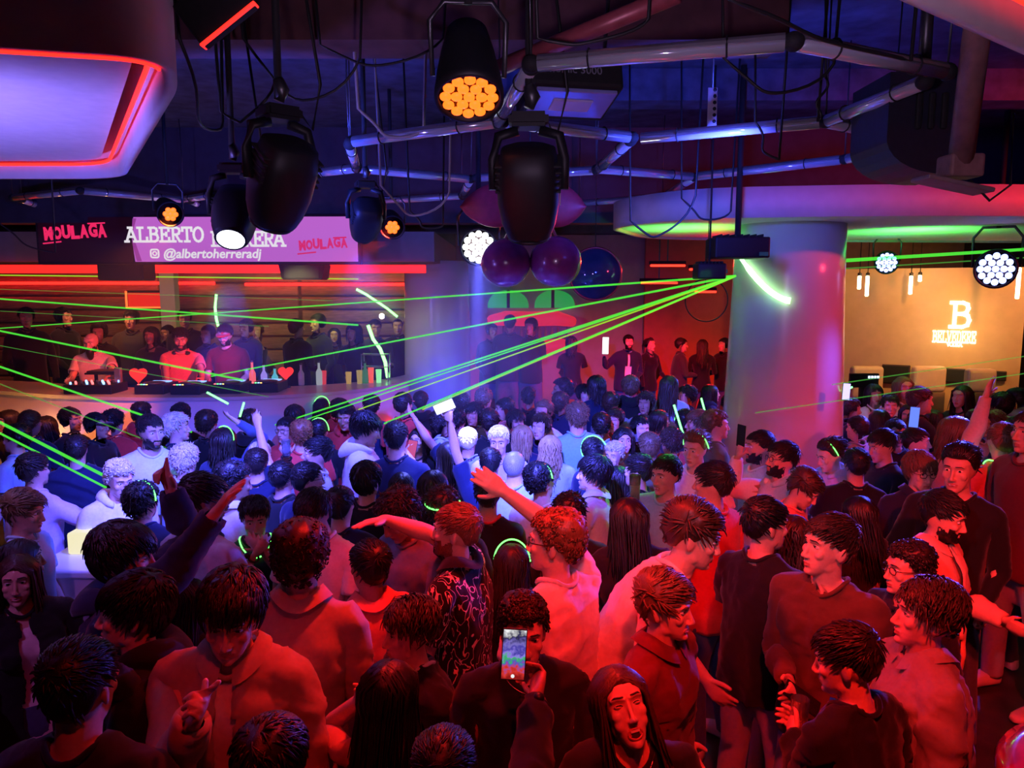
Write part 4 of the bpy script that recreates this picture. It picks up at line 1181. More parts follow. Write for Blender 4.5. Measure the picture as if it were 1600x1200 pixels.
def logo(px0, py, wpx, mat):
    cw = wpx / 6.6
    for i, ch in enumerate('MOULAGA'):
        me = text_mesh(ch, (27 if i not in (1,) else 25) * k * wpx / 100, .010 * wpx / 100, 0); p = coords(me); wd = p[:, 0].max() - p[:, 0].min(); p[:, 0] = (p[:, 0] - p[:, 0].min()) * (cw * .93 * k / wd); set_coords(me, p)
        obj('logo_letter', me, mat, scr, (sx(px0 + i * cw * .97), -.012, sz(py - i * .7 - (i % 3) * .8)), (0, math.radians(-3), 0))
    for a, b, c, d in ((px0 - 3, py + 6, px0 + 26, py + 3), (px0 + wpx * .72, py - 26 * wpx / 100, px0 + wpx, py - 27 * wpx / 100)):
        obj('logo_stroke', tubem([(sx(a), -.010, sz(b)), (sx(c), -.010, sz(d))], 1.2 * k, 5), mat, scr)
logo(69, 374, 97, LOGO); logo(470, 391, 74, LOGO2)
# hanging speakers under the screen
def speaker(px0, px1, py0, py1, D, lab, taper=0):
    a, b = at(px0, py0, D), at(px1, py1, D); w, h = b.x - a.x, a.z - b.z
    e = empty('speaker', ((a.x + b.x) / 2, D, b.z), lab, 'speaker')
    bm = bmesh.new(); bmbox(bm, (0, .16, h / 2), (w, .32, h))
    for v in bm.verts:
        if v.co.z < h / 2: v.co.x *= 1 - taper
    bmesh.ops.bevel(bm, geom=bm.edges[:], offset=.012, segments=2, affect='EDGES')
    obj('cabinet', fin(bm, 'c', False), MATTE, e)
    obj('grille', box((0, -.006, h / 2), (w * (.9 - taper), .012, h * .84), .004), surf('grille', (.02, .02, .022), .6, .3, .5, 300, .3), e)
    obj('bracket', box((0, .16, h + .06), (.10, .06, .14)), DSTEEL, e)
    return e
speaker(150, 224, 403, 438, 8.75, 'black hung speaker under the dark end of the screen')
speaker(434, 508, 412, 437, 8.75, 'tapered black hung speaker under the pink end of the screen', .14)

# ---------------------------------------------------------------- back centre: raised lounge
slab('floor_lounge', (2.0, 13.6, .19), (6.6, 3.8, .38), surf('lounge_floor', (.06, .03, .03), .5, 0, .1, 9, .2))
fw = slab('wall_lounge', (.9, 14.9, 2.0), (4.6, .12, 3.4), surf('lounge_wall', (.42, .30, .27), .7, 0, .1, 8, .06))
def lens(cx, name, lab):
    e = empty('wall_sculpture', (0, 0, 0), lab, 'wall art', 'sunglasses wall relief'); return e
# sunglasses and lips relief on the wall, its lit look put in as emission
FD = 14.7
root = empty('wall_relief', at(835, 520, FD), 'large wall relief of green sunglasses over glossy red lips', 'wall art')
def rel(px, py): q = at(px, py, FD) - at(835, 520, FD); return q.x, q.z
GLN = surf('green_glass', (.05, .42, .14), .12, 0, .02, 20, .2, None, .6)
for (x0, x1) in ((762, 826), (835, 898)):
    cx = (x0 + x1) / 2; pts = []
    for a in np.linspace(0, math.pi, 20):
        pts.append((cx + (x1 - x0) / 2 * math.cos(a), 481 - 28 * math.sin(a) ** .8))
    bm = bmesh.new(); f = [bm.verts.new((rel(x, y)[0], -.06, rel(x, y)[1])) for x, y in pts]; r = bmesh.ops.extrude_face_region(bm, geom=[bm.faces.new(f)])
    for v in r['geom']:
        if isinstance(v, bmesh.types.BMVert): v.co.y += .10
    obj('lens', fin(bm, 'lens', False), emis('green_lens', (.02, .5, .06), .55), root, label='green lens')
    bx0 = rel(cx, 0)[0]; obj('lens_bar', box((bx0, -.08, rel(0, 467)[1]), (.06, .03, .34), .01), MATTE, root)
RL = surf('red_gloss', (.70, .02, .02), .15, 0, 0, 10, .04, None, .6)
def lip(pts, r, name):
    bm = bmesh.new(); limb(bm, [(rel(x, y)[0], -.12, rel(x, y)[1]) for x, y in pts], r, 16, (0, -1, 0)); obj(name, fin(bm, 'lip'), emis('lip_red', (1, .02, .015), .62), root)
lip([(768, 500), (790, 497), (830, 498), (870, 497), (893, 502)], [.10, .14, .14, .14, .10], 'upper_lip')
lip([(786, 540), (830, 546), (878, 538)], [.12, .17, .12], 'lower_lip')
obj('mouth_shelf', box((rel(838, 0)[0], 0, rel(0, 519)[1]), (1.25, .06, .26), .03), surf('mouth_dark_wall', (.10, .01, .01), .4, 0, 0, 10, .1), root)
for i in range(7):
    obj('tooth', lathe([(.03, 0), (.032, .06), (.028, .12), (.012, .15), (.012, .19)], 12), surf('tooth_amber', (.24, .10, .04), .2, 0, 0, 10, .2), root, (rel(815 + i * 10, 0)[0], -.10, rel(0, 526)[1]))
# red lit bar recess on the right of the lounge
slab('wall_recess', (3.6, 14.6, 2.0), (2.2, .12, 3.4), surf('red_wall', (.55, .06, .05), .5, 0, .05, 8, .08))
for i, (px0, px1, py) in enumerate(((1015, 1072, 415), (1076, 1130, 421), (1000, 1060, 442), (1085, 1120, 456))):
    a, b = at(px0, py, 13.4), at(px1, py, 13.4); w = b.x - a.x
    e = empty('hanging_lamp', ((a.x + b.x) / 2, 13.4, a.z), ['red tube lamp nearest the dark ring over the lounge', 'red tube lamp beside the white column top', 'lower red tube lamp over the lounge', 'short orange red tube lamp low beside the white column'][i], 'lamp', 'red tube lamps over the lounge')
    obj('housing', box((0, .03, .05), (w, .07, .06), .01), MATTE, e); obj('tube', box((0, 0, 0), (w * .96, .04, .04), .012), emis('red_tube', (1, .025, .012), 4), e)
    obj('stem', box((0, .03, (4.4 - a.z) / 2 + .04), (.02, .02, 4.4 - a.z - .08)), DSTEEL, e)
# round mirror disc and hoop
def hoop(px, py, rpx, D, lab, glass, tr=.012):
    c = at(px, py, D); R = rpx * D / FPX; e = empty('hanging_ring', c, lab, 'ring')
    obj('ring', tubem([(R * math.cos(a), 0, R * math.sin(a)) for a in np.linspace(0, 2 * math.pi, 48, endpoint=False)], tr, 8, True), surf('ring_red', (.25, .02, .03), .3, .3, 0, 10, 0) if glass else CABLE, e)
    if glass: obj('disc', tubem([(0, -.004, 0), (0, .004, 0)], R * .98, 48), surf('disc_smoke', (.03, .05, .14), .08, .3, 0, 10, .1), e)
    obj('cord', tubem([(0, 0, R), (0, 0, 4.4 - c.z)], .004, 6), CABLE, e)
hoop(930, 428, 40, 7.4, 'dark smoked disc with a thin red ring hanging beside the purple globes', True)
hoop(1104, 469, 33, 6.9, 'thin black hoop hanging below the laser beams', False, .006)

# giant cherries: two globes, stems, leaves
GLOBE = surf('cherry_skin', (.26, .03, .16), .22, 0, .06, 14, .18, None, .6, .3)
cr = empty('cherry_ornament', at(828, 330, 5.6), 'pair of giant glossy purple cherries hanging with red leaves', 'ornament')
o0 = cr.location
for px, py, r in ((790, 411, 38.5), (868, 409, 40)):
    c = at(px, py, 5.6) - o0; R = r * 5.6 / FPX
    bm = bmesh.new(); ball(bm, (0, 0, 0), (R, R, R * .98), seg=40); obj('globe', fin(bm, 'globe'), GLOBE, cr, c)
    top = at(828 + (px - 828) * .35, 322, 5.6) - o0
    obj('stem', tubem([c + Vector((0, 0, R * .96)), c.lerp(top, .6) + Vector((.01, 0, R * .5)), top], .012, 8), surf('stem_red', (.35, .05, .06), .5, 0, 0, 10, .1), cr)
for sgn, px in ((-1, 760), (1, 893)):
    c = at(px, 322, 5.6) - o0; a = at(828, 318, 5.6) - o0; bm = bmesh.new(); L_ = []
    tip = at(718 if sgn < 0 else 917, 322, 5.6) - o0
    n = 12; rows = []
    for i in range(n + 1):
        t = i / n; m = a.lerp(tip, t); w = .155 * math.sin(math.pi * min(1, t * .93 + .07)) ** .75 + .002
        rows.append([bm.verts.new(m + Vector((0, -.03 * math.cos(s * math.pi / 2) + .05 * t, s * w))) for s in np.linspace(-1, 1, 7)] + [bm.verts.new(m + Vector((0, .012 - .03 * math.cos(s * math.pi / 2) + .05 * t, s * w))) for s in np.linspace(1, -1, 7)])
    for r0, r1 in zip(rows, rows[1:]):
        for k_ in range(14): bm.faces.new((r0[k_], r0[(k_ + 1) % 14], r1[(k_ + 1) % 14], r1[k_]))
    bm.faces.new(rows[0]); bm.faces.new(list(reversed(rows[-1])))
    obj('leaf', fin(bm, 'leaf'), surf('leaf_red', (.42, .03, .045), .5, 0, .1, 30, .12), cr)
obj('cord', tubem([at(828, 318, 5.6) - o0, at(828, 318, 5.6) - o0 + Vector((0, 0, 4.4 - at(828, 318, 5.6).z))], .006, 6), CABLE, cr)

# ---------------------------------------------------------------- bar wall at the right
A, B = at(1296, 500, 12.6), at(1600, 500, 11.2); mid = (A + B) / 2; ang = math.atan2(B.y - A.y, B.x - A.x); WL = math.hypot(B.x - A.x, B.y - A.y)
bar = obj('wall_bar', box((0, 0, 0), (WL, .14, 3.0)), surf('bar_cream', (.62, .40, .20), .45, 0, .03, 6, .06), None, (mid.x, mid.y, 1.5), (0, 0, ang), kind='structure')
def bl(px, py):                                            # photo pixel -> wall-local x and height
    d = ray(px, py); n = Vector((-math.sin(ang), math.cos(ang), 0)); t = (mid - Vector((0, 0, CH))).dot(n) / d.dot(n); q = Vector((0, 0, CH)) + d * t
    return (q - mid).dot(Vector((math.cos(ang), math.sin(ang), 0))), q.z
sign = empty('neon_sign', (mid.x - .09 * -math.sin(ang) * -1, mid.y - .09 * math.cos(ang), 0), 'backlit white sign with a large B over two lines of letters on the bar wall', 'sign', rot=(0, 0, ang))
NEON = emis('neon_warm_white', (1, .93, .62), 3.0)
x0, z0 = bl(1475, 510); x1, z1 = bl(1502, 473); H_ = z1 - z0
me = glyph('B', H_, H_ * .15, .03); obj('letter', me, NEON, sign, (x0, -.03, z0))
xa, za = bl(1448, 533); xb, zb = bl(1517, 518); hh = (zb - za) * .98; adv = (xb - xa) / 9.0
for i, ch in enumerate('BELVEDERE'):
    me = glyph(ch, hh, hh * .15, .03); p = coords(me); p[:, 0] *= adv * .86 / (.72 * hh); set_coords(me, p); obj('letter', me, NEON, sign, (xa + i * adv, -.03, za))
xa, za = bl(1470, 540); xb, zb = bl(1494, 535); hh = zb - za; adv = (xb - xa) / 5
for i, ch in enumerate('VODKA'): obj('letter', glyph(ch, hh, hh * .2, .02), NEON, sign, (xa + i * adv, -.03, za))
xm, zm = bl(1482, 508)
ld = bpy.data.lights.new('sign_glow', 'AREA'); ld.energy = 5; ld.color = (1, .70, .25); ld.size = 1.0; lo = bpy.data.objects.new('sign_glow', ld); COL.objects.link(lo); lo.parent = sign; lo.location = (xm, -.6, zm); lo.rotation_euler = (math.radians(90), 0, 0)
for i, (px, y0, y1) in enumerate(((1342, 431, 452), (1354, 431, 463), (1422, 431, 460), (1437, 430, 440), (1589, 418, 467))):
    D = 11.6 if px < 1500 else 10.6; a, b = at(px, y0, D), at(px, y1, D)
    e = empty('tube_lamp', b, ['short warm tube lamp hanging leftmost over the bar', 'long warm tube lamp second from the column over the bar', 'warm tube lamp hanging left of the backlit sign', 'tiny warm tube lamp just left of the backlit sign', 'long warm tube lamp at the right end of the bar wall'][i], 'lamp', 'tube lamps over the bar')
    obj('tube', lathe([(.018, 0), (.026, .01), (.026, a.z - b.z - .01), (.018, a.z - b.z)], 16), emis('tube_warm', (1, .93, .55), 7), e)
    obj('cap', lathe([(.028, a.z - b.z), (.028, a.z - b.z + .04), (.006, a.z - b.z + .05), (.006, 4.38 - b.z)], 12), DSTEEL, e)
# back bar: cream banquettes and dark boards on the wall
for i, (px0, px1, py0, py1) in enumerate(((1330, 1376, 572, 622), (1426, 1474, 572, 612), (1510, 1552, 576, 612))):
    D = (11.6, 11.3, 10.75)[i]; a, b = at(px0, py0, D), at(px1, py1, D); w = b.x - a.x
    e = empty('seat_back', ((a.x + b.x) / 2, D, 0), ['cream padded seat back leftmost under the bar wall', 'cream padded seat back under the backlit sign', 'cream padded seat back rightmost under the bar wall'][i], 'seat', 'padded seat backs along the bar wall')
    obj('cushion', box((0, 0, (a.z + b.z) / 2), (w, .16, a.z - b.z), .05, None, 3), surf('cream_pad', (.70, .52, .36), .5, 0, .05, 10, .06), e)
    obj('plinth', box((0, 0, b.z / 2), (w * .96, .14, b.z), .01), surf('plinth', (.25, .15, .10), .6, 0, 0, 10, .1), e)
for i, (px0, px1, py0, py1) in enumerate(((1380, 1422, 568, 600), (1475, 1512, 574, 598), (1548, 1572, 578, 594))):
    D = 11.9; x0_, zt = bl(px0, py0); x1_, zb_ = bl(px1, py1)
    e = empty('menu_board', (mid.x + math.cos(ang) * (x0_ + x1_) / 2 + math.sin(ang) * .12, mid.y + math.sin(ang) * (x0_ + x1_) / 2 - math.cos(ang) * .12, zb_), ['dark square board on the bar wall left of the sign', 'dark square board on the bar wall under the sign', 'small dark board on the bar wall at the far right'][i], 'board', 'dark boards on the bar wall', (0, 0, ang))
    obj('frame', box((0, 0, (zt - zb_) / 2), (x1_ - x0_, .05, zt - zb_), .01), surf('board_brown', (.05, .018, .014), .5, 0, 0, 10, .1), e); obj('face', box((0, -.03, (zt - zb_) / 2), ((x1_ - x0_) * .9, .012, (zt - zb_) * .88), .004), MATTE, e)
a, b = at(1330, 584, 10.9), at(1374, 606, 10.9); e = empty('display', ((a.x + b.x) / 2, 10.9, 0), 'black till display with blue white figures at the bar', 'display')
obj('casing', box((0, .05, (a.z + b.z) / 2), (b.x - a.x, .06, a.z - b.z), .01), BLACK, e); obj('stand', box((0, .07, b.z / 2), (.10, .06, b.z), .01), BLACK, e)
for i in range(4): obj('digit', box(((.06 + i * .042), .012, a.z - .05), (.028, .01, .035)), emis('digits', (.6, .7, 1), 2.4), e)
# ---------------------------------------------------------------- light frames: honeycombs of clear tubes
ZF = 3.6
TUBE_TOP = surf('tube_alu', (.62, .60, .60), .32, .9, 0, 20, .05)
m, nt, b = newmat('tube_clear'); b.inputs['Base Color'].default_value = (.72, .78, .92, 1); b.inputs['Roughness'].default_value = .10; b.inputs['Specular IOR Level'].default_value = .8; b.inputs['Metallic'].default_value = .55; CLEAR = m
def frame_group(segs, lab, chains):
    c = sum((atz(s[0], s[1], ZF) for s in segs), Vector()) / len(segs)
    e = empty('honeycomb_light', c, lab, 'light frame')
    ends = {}
    for s in segs:
        a, b = atz(s[0], s[1], ZF) - c, atz(s[2], s[3], ZF) - c; d = (b - a).normalized(); a2, b2 = a + d * .03, b - d * .03
        up = Vector((0, 0, 1))
        bm = bmesh.new(); x = d.cross(up).normalized()
        for q0, q1 in ((a2, b2),):
            r = [[bm.verts.new(q + x * .034 * math.cos(t) + up * (.004 + .030 * math.sin(t))) for t in np.linspace(0, math.pi, 8)] for q in (q0, q1)]
            for k_ in range(8): bm.faces.new((r[0][k_], r[0][(k_ + 1) % 8], r[1][(k_ + 1) % 8], r[1][k_]))
            bm.faces.new(r[0]); bm.faces.new(list(reversed(r[1])))
        t_ = obj('tube', fin(bm, 'tube', False), TUBE_TOP, e)
        bm = bmesh.new(); r = [[bm.verts.new(q + x * .031 * math.cos(t) + up * (.002 + .036 * math.sin(t))) for t in np.linspace(math.pi, 2 * math.pi, 10)] for q in (a2, b2)]
        for k_ in range(10): bm.faces.new((r[0][k_], r[0][(k_ + 1) % 10], r[1][(k_ + 1) % 10], r[1][k_]))
        bm.faces.new(r[0]); bm.faces.new(list(reversed(r[1])))
        obj('diffuser', fin(bm, 'diffuser'), CLEAR, t_)
        for f in (.22, .78):
            q = a2.lerp(b2, f); obj('strap', tubem([q + x * .037 * math.cos(t) + up * (.002 + .038 * math.sin(t)) for t in np.linspace(0, 2 * math.pi, 14, endpoint=False)], .004, 5, True), MATTE, t_)
        for q in (a, b): ends[(round(q.x, 1), round(q.y, 1))] = q
    for q in ends.values():
        bm = bmesh.new(); ball(bm, q, (.040, .040, .036), seg=12); obj('joint', fin(bm, 'joint'), MATTE, e)
    for k_, q in enumerate(ends.values()):
        if k_ % chains == 0: obj('chain', tubem([q + Vector((0, 0, .03)), q + Vector((.01 * (k_ % 3 - 1), 0, .4)), q + Vector((0, 0, 4.4 - ZF))], .005, 5), DSTEEL, e)
frame_group([(830, 100, 1240, 65), (1240, 65, 1480, 112), (1445, 128, 1290, 190), (1290, 190, 995, 217), (1290, 190, 1398, 212), (830, 104, 778, 192), (778, 190, 548, 222), (785, 190, 988, 215), (985, 220, 932, 267),
             (932, 266, 745, 278), (932, 264, 1085, 276), (1085, 276, 1320, 249), (1320, 249, 1412, 230), (1085, 277, 1036, 309), (1036, 308, 905, 318)], 'large honeycomb frame of clear light tubes over the middle of the floor', 2)
frame_group([(546, 226, 557, 264), (557, 263, 736, 280), (557, 263, 488, 271), (736, 280, 722, 307), (722, 306, 592, 314), (592, 324, 732, 336), (610, 350, 706, 342), (474, 336, 592, 322)], 'smaller honeycomb frame of light tubes between the dark moving heads', 2)
frame_group([(20, 309, 125, 298), (125, 298, 286, 312), (286, 312, 336, 304), (34, 312, 82, 329), (82, 329, 232, 338), (298, 314, 336, 331), (280, 334, 332, 327)], 'honeycomb frame of light tubes below the white tray canopy', 2)

# ---------------------------------------------------------------- lamps
def pose_dir(d):
    return Vector(d).to_track_quat('-Z', 'Y').to_matrix().to_4x4()
def moving_head(px, py, D, size, aim, lab, lensmat, ztop=4.38):
    c = at(px, py, D); e = empty('moving_head', c, lab, 'stage light', 'moving head lamps under the ceiling')
    s = size; d = (Vector(aim) - c).normalized(); M = pose_dir(d)
    hd = bpy.data.objects.new('head', None)
    bm = bmesh.new(); X, Y = (1, 0, 0), (0, 1, 0)
    loft(bm, [((0, 0, z * s), X, Y, rx * s, ry * s) for z, rx, ry in ((.24, .10, .09), (.22, .15, .13), (.10, .175, .155), (-.06, .175, .155), (-.18, .155, .145), (-.25, .13, .13), (-.27, .12, .12))], 28, 3.0)
    me = fin(bm, 'head'); me.transform(M); h = obj('head', me, BLACK, e)
    me = lathe([(.108 * s, -.272 * s), (.108 * s, -.282 * s), (.06 * s, -.290 * s), (.01 * s, -.292 * s)], 28); me.transform(M); obj('lens', me, lensmat, h)
    me = tubem([(.118 * s * math.cos(a), .118 * s * math.sin(a), -.274 * s) for a in np.linspace(0, 2 * math.pi, 28, endpoint=False)], .012 * s, 6, True); me.transform(M); obj('lens_ring', me, BLACK, h)
    for k_ in range(5):
        me = box((0, 0, (.02 + k_ * .035) * s), (.36 * s, .20 * s, .012 * s), .003); me.transform(M); obj('cooling_fin', me, MATTE, h)
    me = box((.177 * s, 0, -.04 * s), (.004, .03 * s, .10 * s)); me.transform(M); obj('label_strip', me, surf('label_grey', (.4, .4, .42), .5, 0, 0, 10, 0), h)
    xa = M.to_3x3() @ Vector((1, 0, 0)); xa.z = 0; xa.normalize()
    for sg in (-1, 1):
        obj('yoke_arm', tubem([xa * sg * .195 * s, xa * sg * .20 * s + Vector((0, 0, .16 * s)), xa * sg * .17 * s + Vector((0, 0, .29 * s)), xa * sg * .06 * s + Vector((0, 0, .32 * s))], [.03 * s, .03 * s, .03 * s, .03 * s], 10), BLACK, e)
    bm = bmesh.new(); bmbox(bm, (0, 0, .37 * s), (.22 * s, .18 * s, .08 * s), Matrix.Rotation(math.atan2(xa.y, xa.x), 3, 'Z')); bmesh.ops.bevel(bm, geom=bm.edges[:], offset=.02 * s, segments=2, affect='EDGES'); obj('base', fin(bm, 'base', False), BLACK, e)
    obj('clamp', tubem([(0, 0, .44 * s), (.02 * s, 0, .50 * s), (0, 0, .56 * s)], [.03 * s, .045 * s, .03 * s], 10), DSTEEL, e)
    obj('hanger', tubem([(0, 0, .56 * s), (0, 0, ztop - c.z)], .016, 8), MATTE, e)
    obj('power_cable', tubem([(.08 * s, .05, .42 * s), (.16 * s, .08, .30 * s), (.22 * s, .06, .55 * s), (.05, .04, ztop - c.z)], .007, 6), CABLE, e)
    return e
DARKLENS = surf('lens_dark', (.02, .03, .09), .08, 0, 0, 10, 0)
moving_head(440, 282, 3.35, .74, MH1A, 'large black moving head lamp hanging right of the white tray canopy', DARKLENS)
moving_head(826, 296, 3.35, .76, MH2A, 'large black moving head lamp hanging in front of the purple cherries', DARKLENS)
moving_head(367, 335, 4.3, .66, MH3A, 'blue lit moving head lamp with a bright white lens before the pink screen', emis('lens_white', (.85, .9, 1), 9))
moving_head(572, 342, 5.2, .60, MH4A, 'black moving head lamp tilted beside the right end of the screen', DARKLENS)
def par_can(px, py, D, size, aim, lab, led, n=7, ztop=4.38, zoff=0):
    c = at(px, py, D); e = empty('par_can', c, lab, 'stage light', 'round spotlights under the ceiling'); s = size
    M = pose_dir((Vector(aim) - c).normalized())
    me = lathe([(.05 * s, .24 * s), (.09 * s, .235 * s), (.115 * s, .12 * s), (.135 * s, .0), (.145 * s, -.08 * s), (.145 * s, -.12 * s), (.130 * s, -.12 * s), (.128 * s, -.10 * s)], 32); me.transform(M); h = obj('housing', me, BLACK, e)
    cells = [(0, 0)] + [(.052 * s * math.cos(a), .052 * s * math.sin(a)) for a in np.linspace(0, 2 * math.pi, 6, endpoint=False)] + ([(.098 * s * math.cos(a), .098 * s * math.sin(a)) for a in np.linspace(0, 2 * math.pi, 12, endpoint=False)] if n > 7 else [])
    rr = .024 * s if n > 7 else .030 * s
    for x, y in cells:
        me = lathe([(rr, -.104 * s), (rr, -.112 * s), (rr * .6, -.120 * s), (rr * .1, -.122 * s)], 12); me.transform(Matrix.Translation((0, 0, 0))); p = coords(me); p[:, 0] += x; p[:, 1] += y; set_coords(me, p); me.transform(M); obj('light_cell', me, led, h)
    me = lathe([(.126 * s, -.101 * s), (.01, -.1005 * s)], 28); me.transform(M); obj('lens_plate', me, surf('par_plate', (.05, .012, .01), .3, 0, 0, 10, 0), h)
    xa = M.to_3x3() @ Vector((1, 0, 0)); xa.z = 0; xa.normalize()
    obj('bracket', tubem([xa * .15 * s + Vector((0, 0, 0)), xa * .16 * s + Vector((0, 0, .22 * s)), xa * .10 * s + Vector((0, 0, .30 * s)), -xa * .10 * s + Vector((0, 0, .30 * s)), -xa * .16 * s + Vector((0, 0, .22 * s)), -xa * .15 * s], .012 * s, 6), DSTEEL, e)
    obj('hanger', tubem([(0, 0, .29 * s), (0, 0, ztop - c.z)], .02 * s, 8), MATTE, e)
    return e
ORANGE = emis('led_orange', (1, .11, .008), 3.2)
par_can(732, 120, 3.1, .92, at(742, 420, 2.7), 'red glowing round spotlight hanging highest above the middle of the floor', ORANGE, 19)
par_can(263, 330, 6.6, .75, at(330, 420, 5.6), 'small orange spotlight tilted in front of the pink screen', ORANGE)
par_can(612, 350, 6.8, .75, at(640, 480, 5.4), 'orange spotlight hanging just right of the screen end', ORANGE)
par_can(748, 384, 6.0, 1.0, at(748, 440, 4.0), 'bright bluish white cluster lamp beside the left purple cherry', emis('led_ice', (.82, .9, 1), 12), 19)
par_can(1385, 408, 9.6, .98, at(1392, 470, 7.6), 'blue white spotlight over the bar nearer the column', emis('led_blue', (.30, .38, 1), 5), 19, 4.38)
par_can(1556, 418, 7.6, 1.3, at(1548, 480, 5.4), 'large blue white spotlight at the right over the bar', emis('led_blue', (.30, .38, 1), 5), 19)

# strobe, flood panel, other rigging
c = at(893, 158, 3.9); e = empty('strobe_lamp', c, 'flat black strobe lamp with a violet blue glass face under the light frame', 'stage light')
R_ = Matrix.Rotation(math.radians(12), 4, 'Z') @ Matrix.Rotation(math.radians(-14), 4, 'X')
me = box((0, .05, .08), (.46, .36, .14), .02); me.transform(R_); h = obj('housing', me, MATTE, e)
me = box((0, .02, 0), (.40, .26, .02), .006); me.transform(R_); obj('glass', me, surf('strobe_glass', (.30, .32, .75), .12, .2, 0, 10, .05), h)
me = box((0, .02, -.012), (.20, .11, .012), .004); me.transform(R_); obj('flash_tube', me, surf('flash_tube', (.55, .5, .8), .3, 0, 0, 10, .05), h)
me = text_mesh('Atomic 3000', .055, 0, 0); me.transform(R_); obj('lettering', me, surf('letter_grey', (.22, .22, .28), .5, 0, 0, 10, 0), h, R_ @ Vector((-.17, -.136, .07)))
for sg in (-1, 1): obj('hanger', tubem([R_ @ Vector((sg * .2, .1, .15)), Vector((sg * .2, .1, 4.38 - c.z))], .01, 6), MATTE, e)
c = at(348, 24, 2.75); e = empty('flood_panel', c, 'tilted black flood panel with a red glowing edge near the top left canopy', 'stage light')
R_ = (at(400, 2, 2.75) - at(316, 70, 2.75)).to_track_quat('X', 'Z').to_matrix().to_4x4(); Lp = (at(400, 2, 2.75) - at(316, 70, 2.75)).length
me = box((0, 0, .07), (Lp, .05, .17), .012); me.transform(R_); o = obj('housing', me, MATTE, e, (.02, .0, -.03))
me = box((0, -.01, -.008), (Lp, .05, .010), .004); me.transform(R_); obj('edge_light', me, emis('edge_red', (1, .02, .012), 2.2), e, (.02, 0, -.03), label='red glowing edge')
obj('hanger', tubem([(0, 0, .05), (0, 0, 4.38 - c.z)], .014, 6), DSTEEL, e)
# second canopy at upper right with red rim
root = empty('ceiling_canopy', (2.4, 2.2, 3.5), 'red lit rim of a tray canopy at the top right corner', 'canopy')
q1, q2 = atz(1442, 0, 3.5), atz(1604, 74, 3.5); dd = (q2 - q1).normalized()
poly = [(q1 - dd * .6), (q2 + dd * 2.5), (q2 + dd * 2.5 + Vector((1.2, -1.6, 0))), (q1 - dd * .6 + Vector((1.2, -1.6, 0)))]
pl2 = round_poly([(p.x - 2.4, p.y - 2.2) for p in poly][::-1], .25, 8)
obj('rim', band(pl2, 0, .9, .04), MATS['surf_canopy_white'], root); obj('soffit_panel', prism(inset(pl2, .12), .10, .13), PLASTER, root)
obj('led_strip', tubem([(x, y, .085) for x, y in inset(pl2, .06)], .010, 6, True), REDLED, root, label='red light strip in the rim')
# pole with bracket plate and hung speaker
c = at(1488, 282, 3.5); e = empty('ceiling_pole', c, 'brown ceiling pole with a flat bracket plate at its end', 'pole')
top = at(1522, 40, 3.2) - c; top2 = top * ((4.4 - c.z) / top.z)
obj('pole', tubem([Vector((.03, 0, .05)), top2], .052, 14), surf('pole_brown', (.22, .12, .11), .6, 0, .2, 20, .2), e)
obj('bracket_plate', box((0, 0, -.02), (.30, .16, .02), .006, Matrix.Rotation(.2, 3, 'Y')), surf('plate', (.28, .22, .22), .5, .4, 0, 10, .2), e)
obj('clamp', box((.03, 0, .06), (.15, .13, .10), .012), surf('pole_brown', (.22, .12, .11), .6), e)
obj('cable', tubem([(.08, 0, 0), (.16, -.02, -.09), (.26, 0, -.02), (.28, .05, .3)], .006, 6), CABLE, e)
a, b2 = at(1392, 112, 3.75), at(1488, 272, 3.75); w, hgt = b2.x - a.x, a.z - b2.z
e = empty('hung_speaker', ((a.x + b2.x) / 2, 3.75, b2.z), 'big black hung speaker with a curved lower edge at the upper right', 'speaker')
pts = [(-w / 2, hgt), (-w / 2, hgt * .35)] + [(-w / 2 + w * .9 * (1 - math.cos(t)), hgt * .35 * (1 - math.sin(t))) for t in np.linspace(.1, math.pi / 2, 8)] + [(w * .6, 0), (w * .6, hgt)]
bm = bmesh.new(); f = [bm.verts.new((x, 0, z)) for x, z in pts]; r = bmesh.ops.extrude_face_region(bm, geom=[bm.faces.new(f)])
for v in r['geom']:
    if isinstance(v, bmesh.types.BMVert): v.co.y += .4
obj('cabinet', fin(bm, 'cabinet', False), surf('speaker_navy', (.012, .014, .03), .5, 0, .05, 30, .2), e)
for k_ in range(3): obj('grille_slot', box((-.02 + k_ * .06, -.006, hgt * .62), (.03, .012, hgt * .36), .01), MATTE, e)
obj('hanger', tubem([(w * .3, .2, hgt), (w * .3, .2, 4.38 - b2.z)], .03, 8), DSTEEL, e)
c = at(1112, 198, 4.7); e = empty('steel_strap', c, 'pale perforated steel strap hanging under the light frame', 'strap'); hz = at(1112, 137, 4.7).z - c.z
obj('strap', box((0, 0, hz / 2), (.055, .008, hz), .002), surf('strap', (.55, .5, .55), .4, .6, 0, 20, .1), e)
for k_ in range(6): obj('hole', tubem([(.012, -.006, .03 + k_ * hz / 6.2), (.012, -.003, .03 + k_ * hz / 6.2)], .011, 10), MATTE, e)
obj('rod', tubem([(0, 0, hz), (0, 0, 4.4 - c.z)], .006, 6), DSTEEL, e)
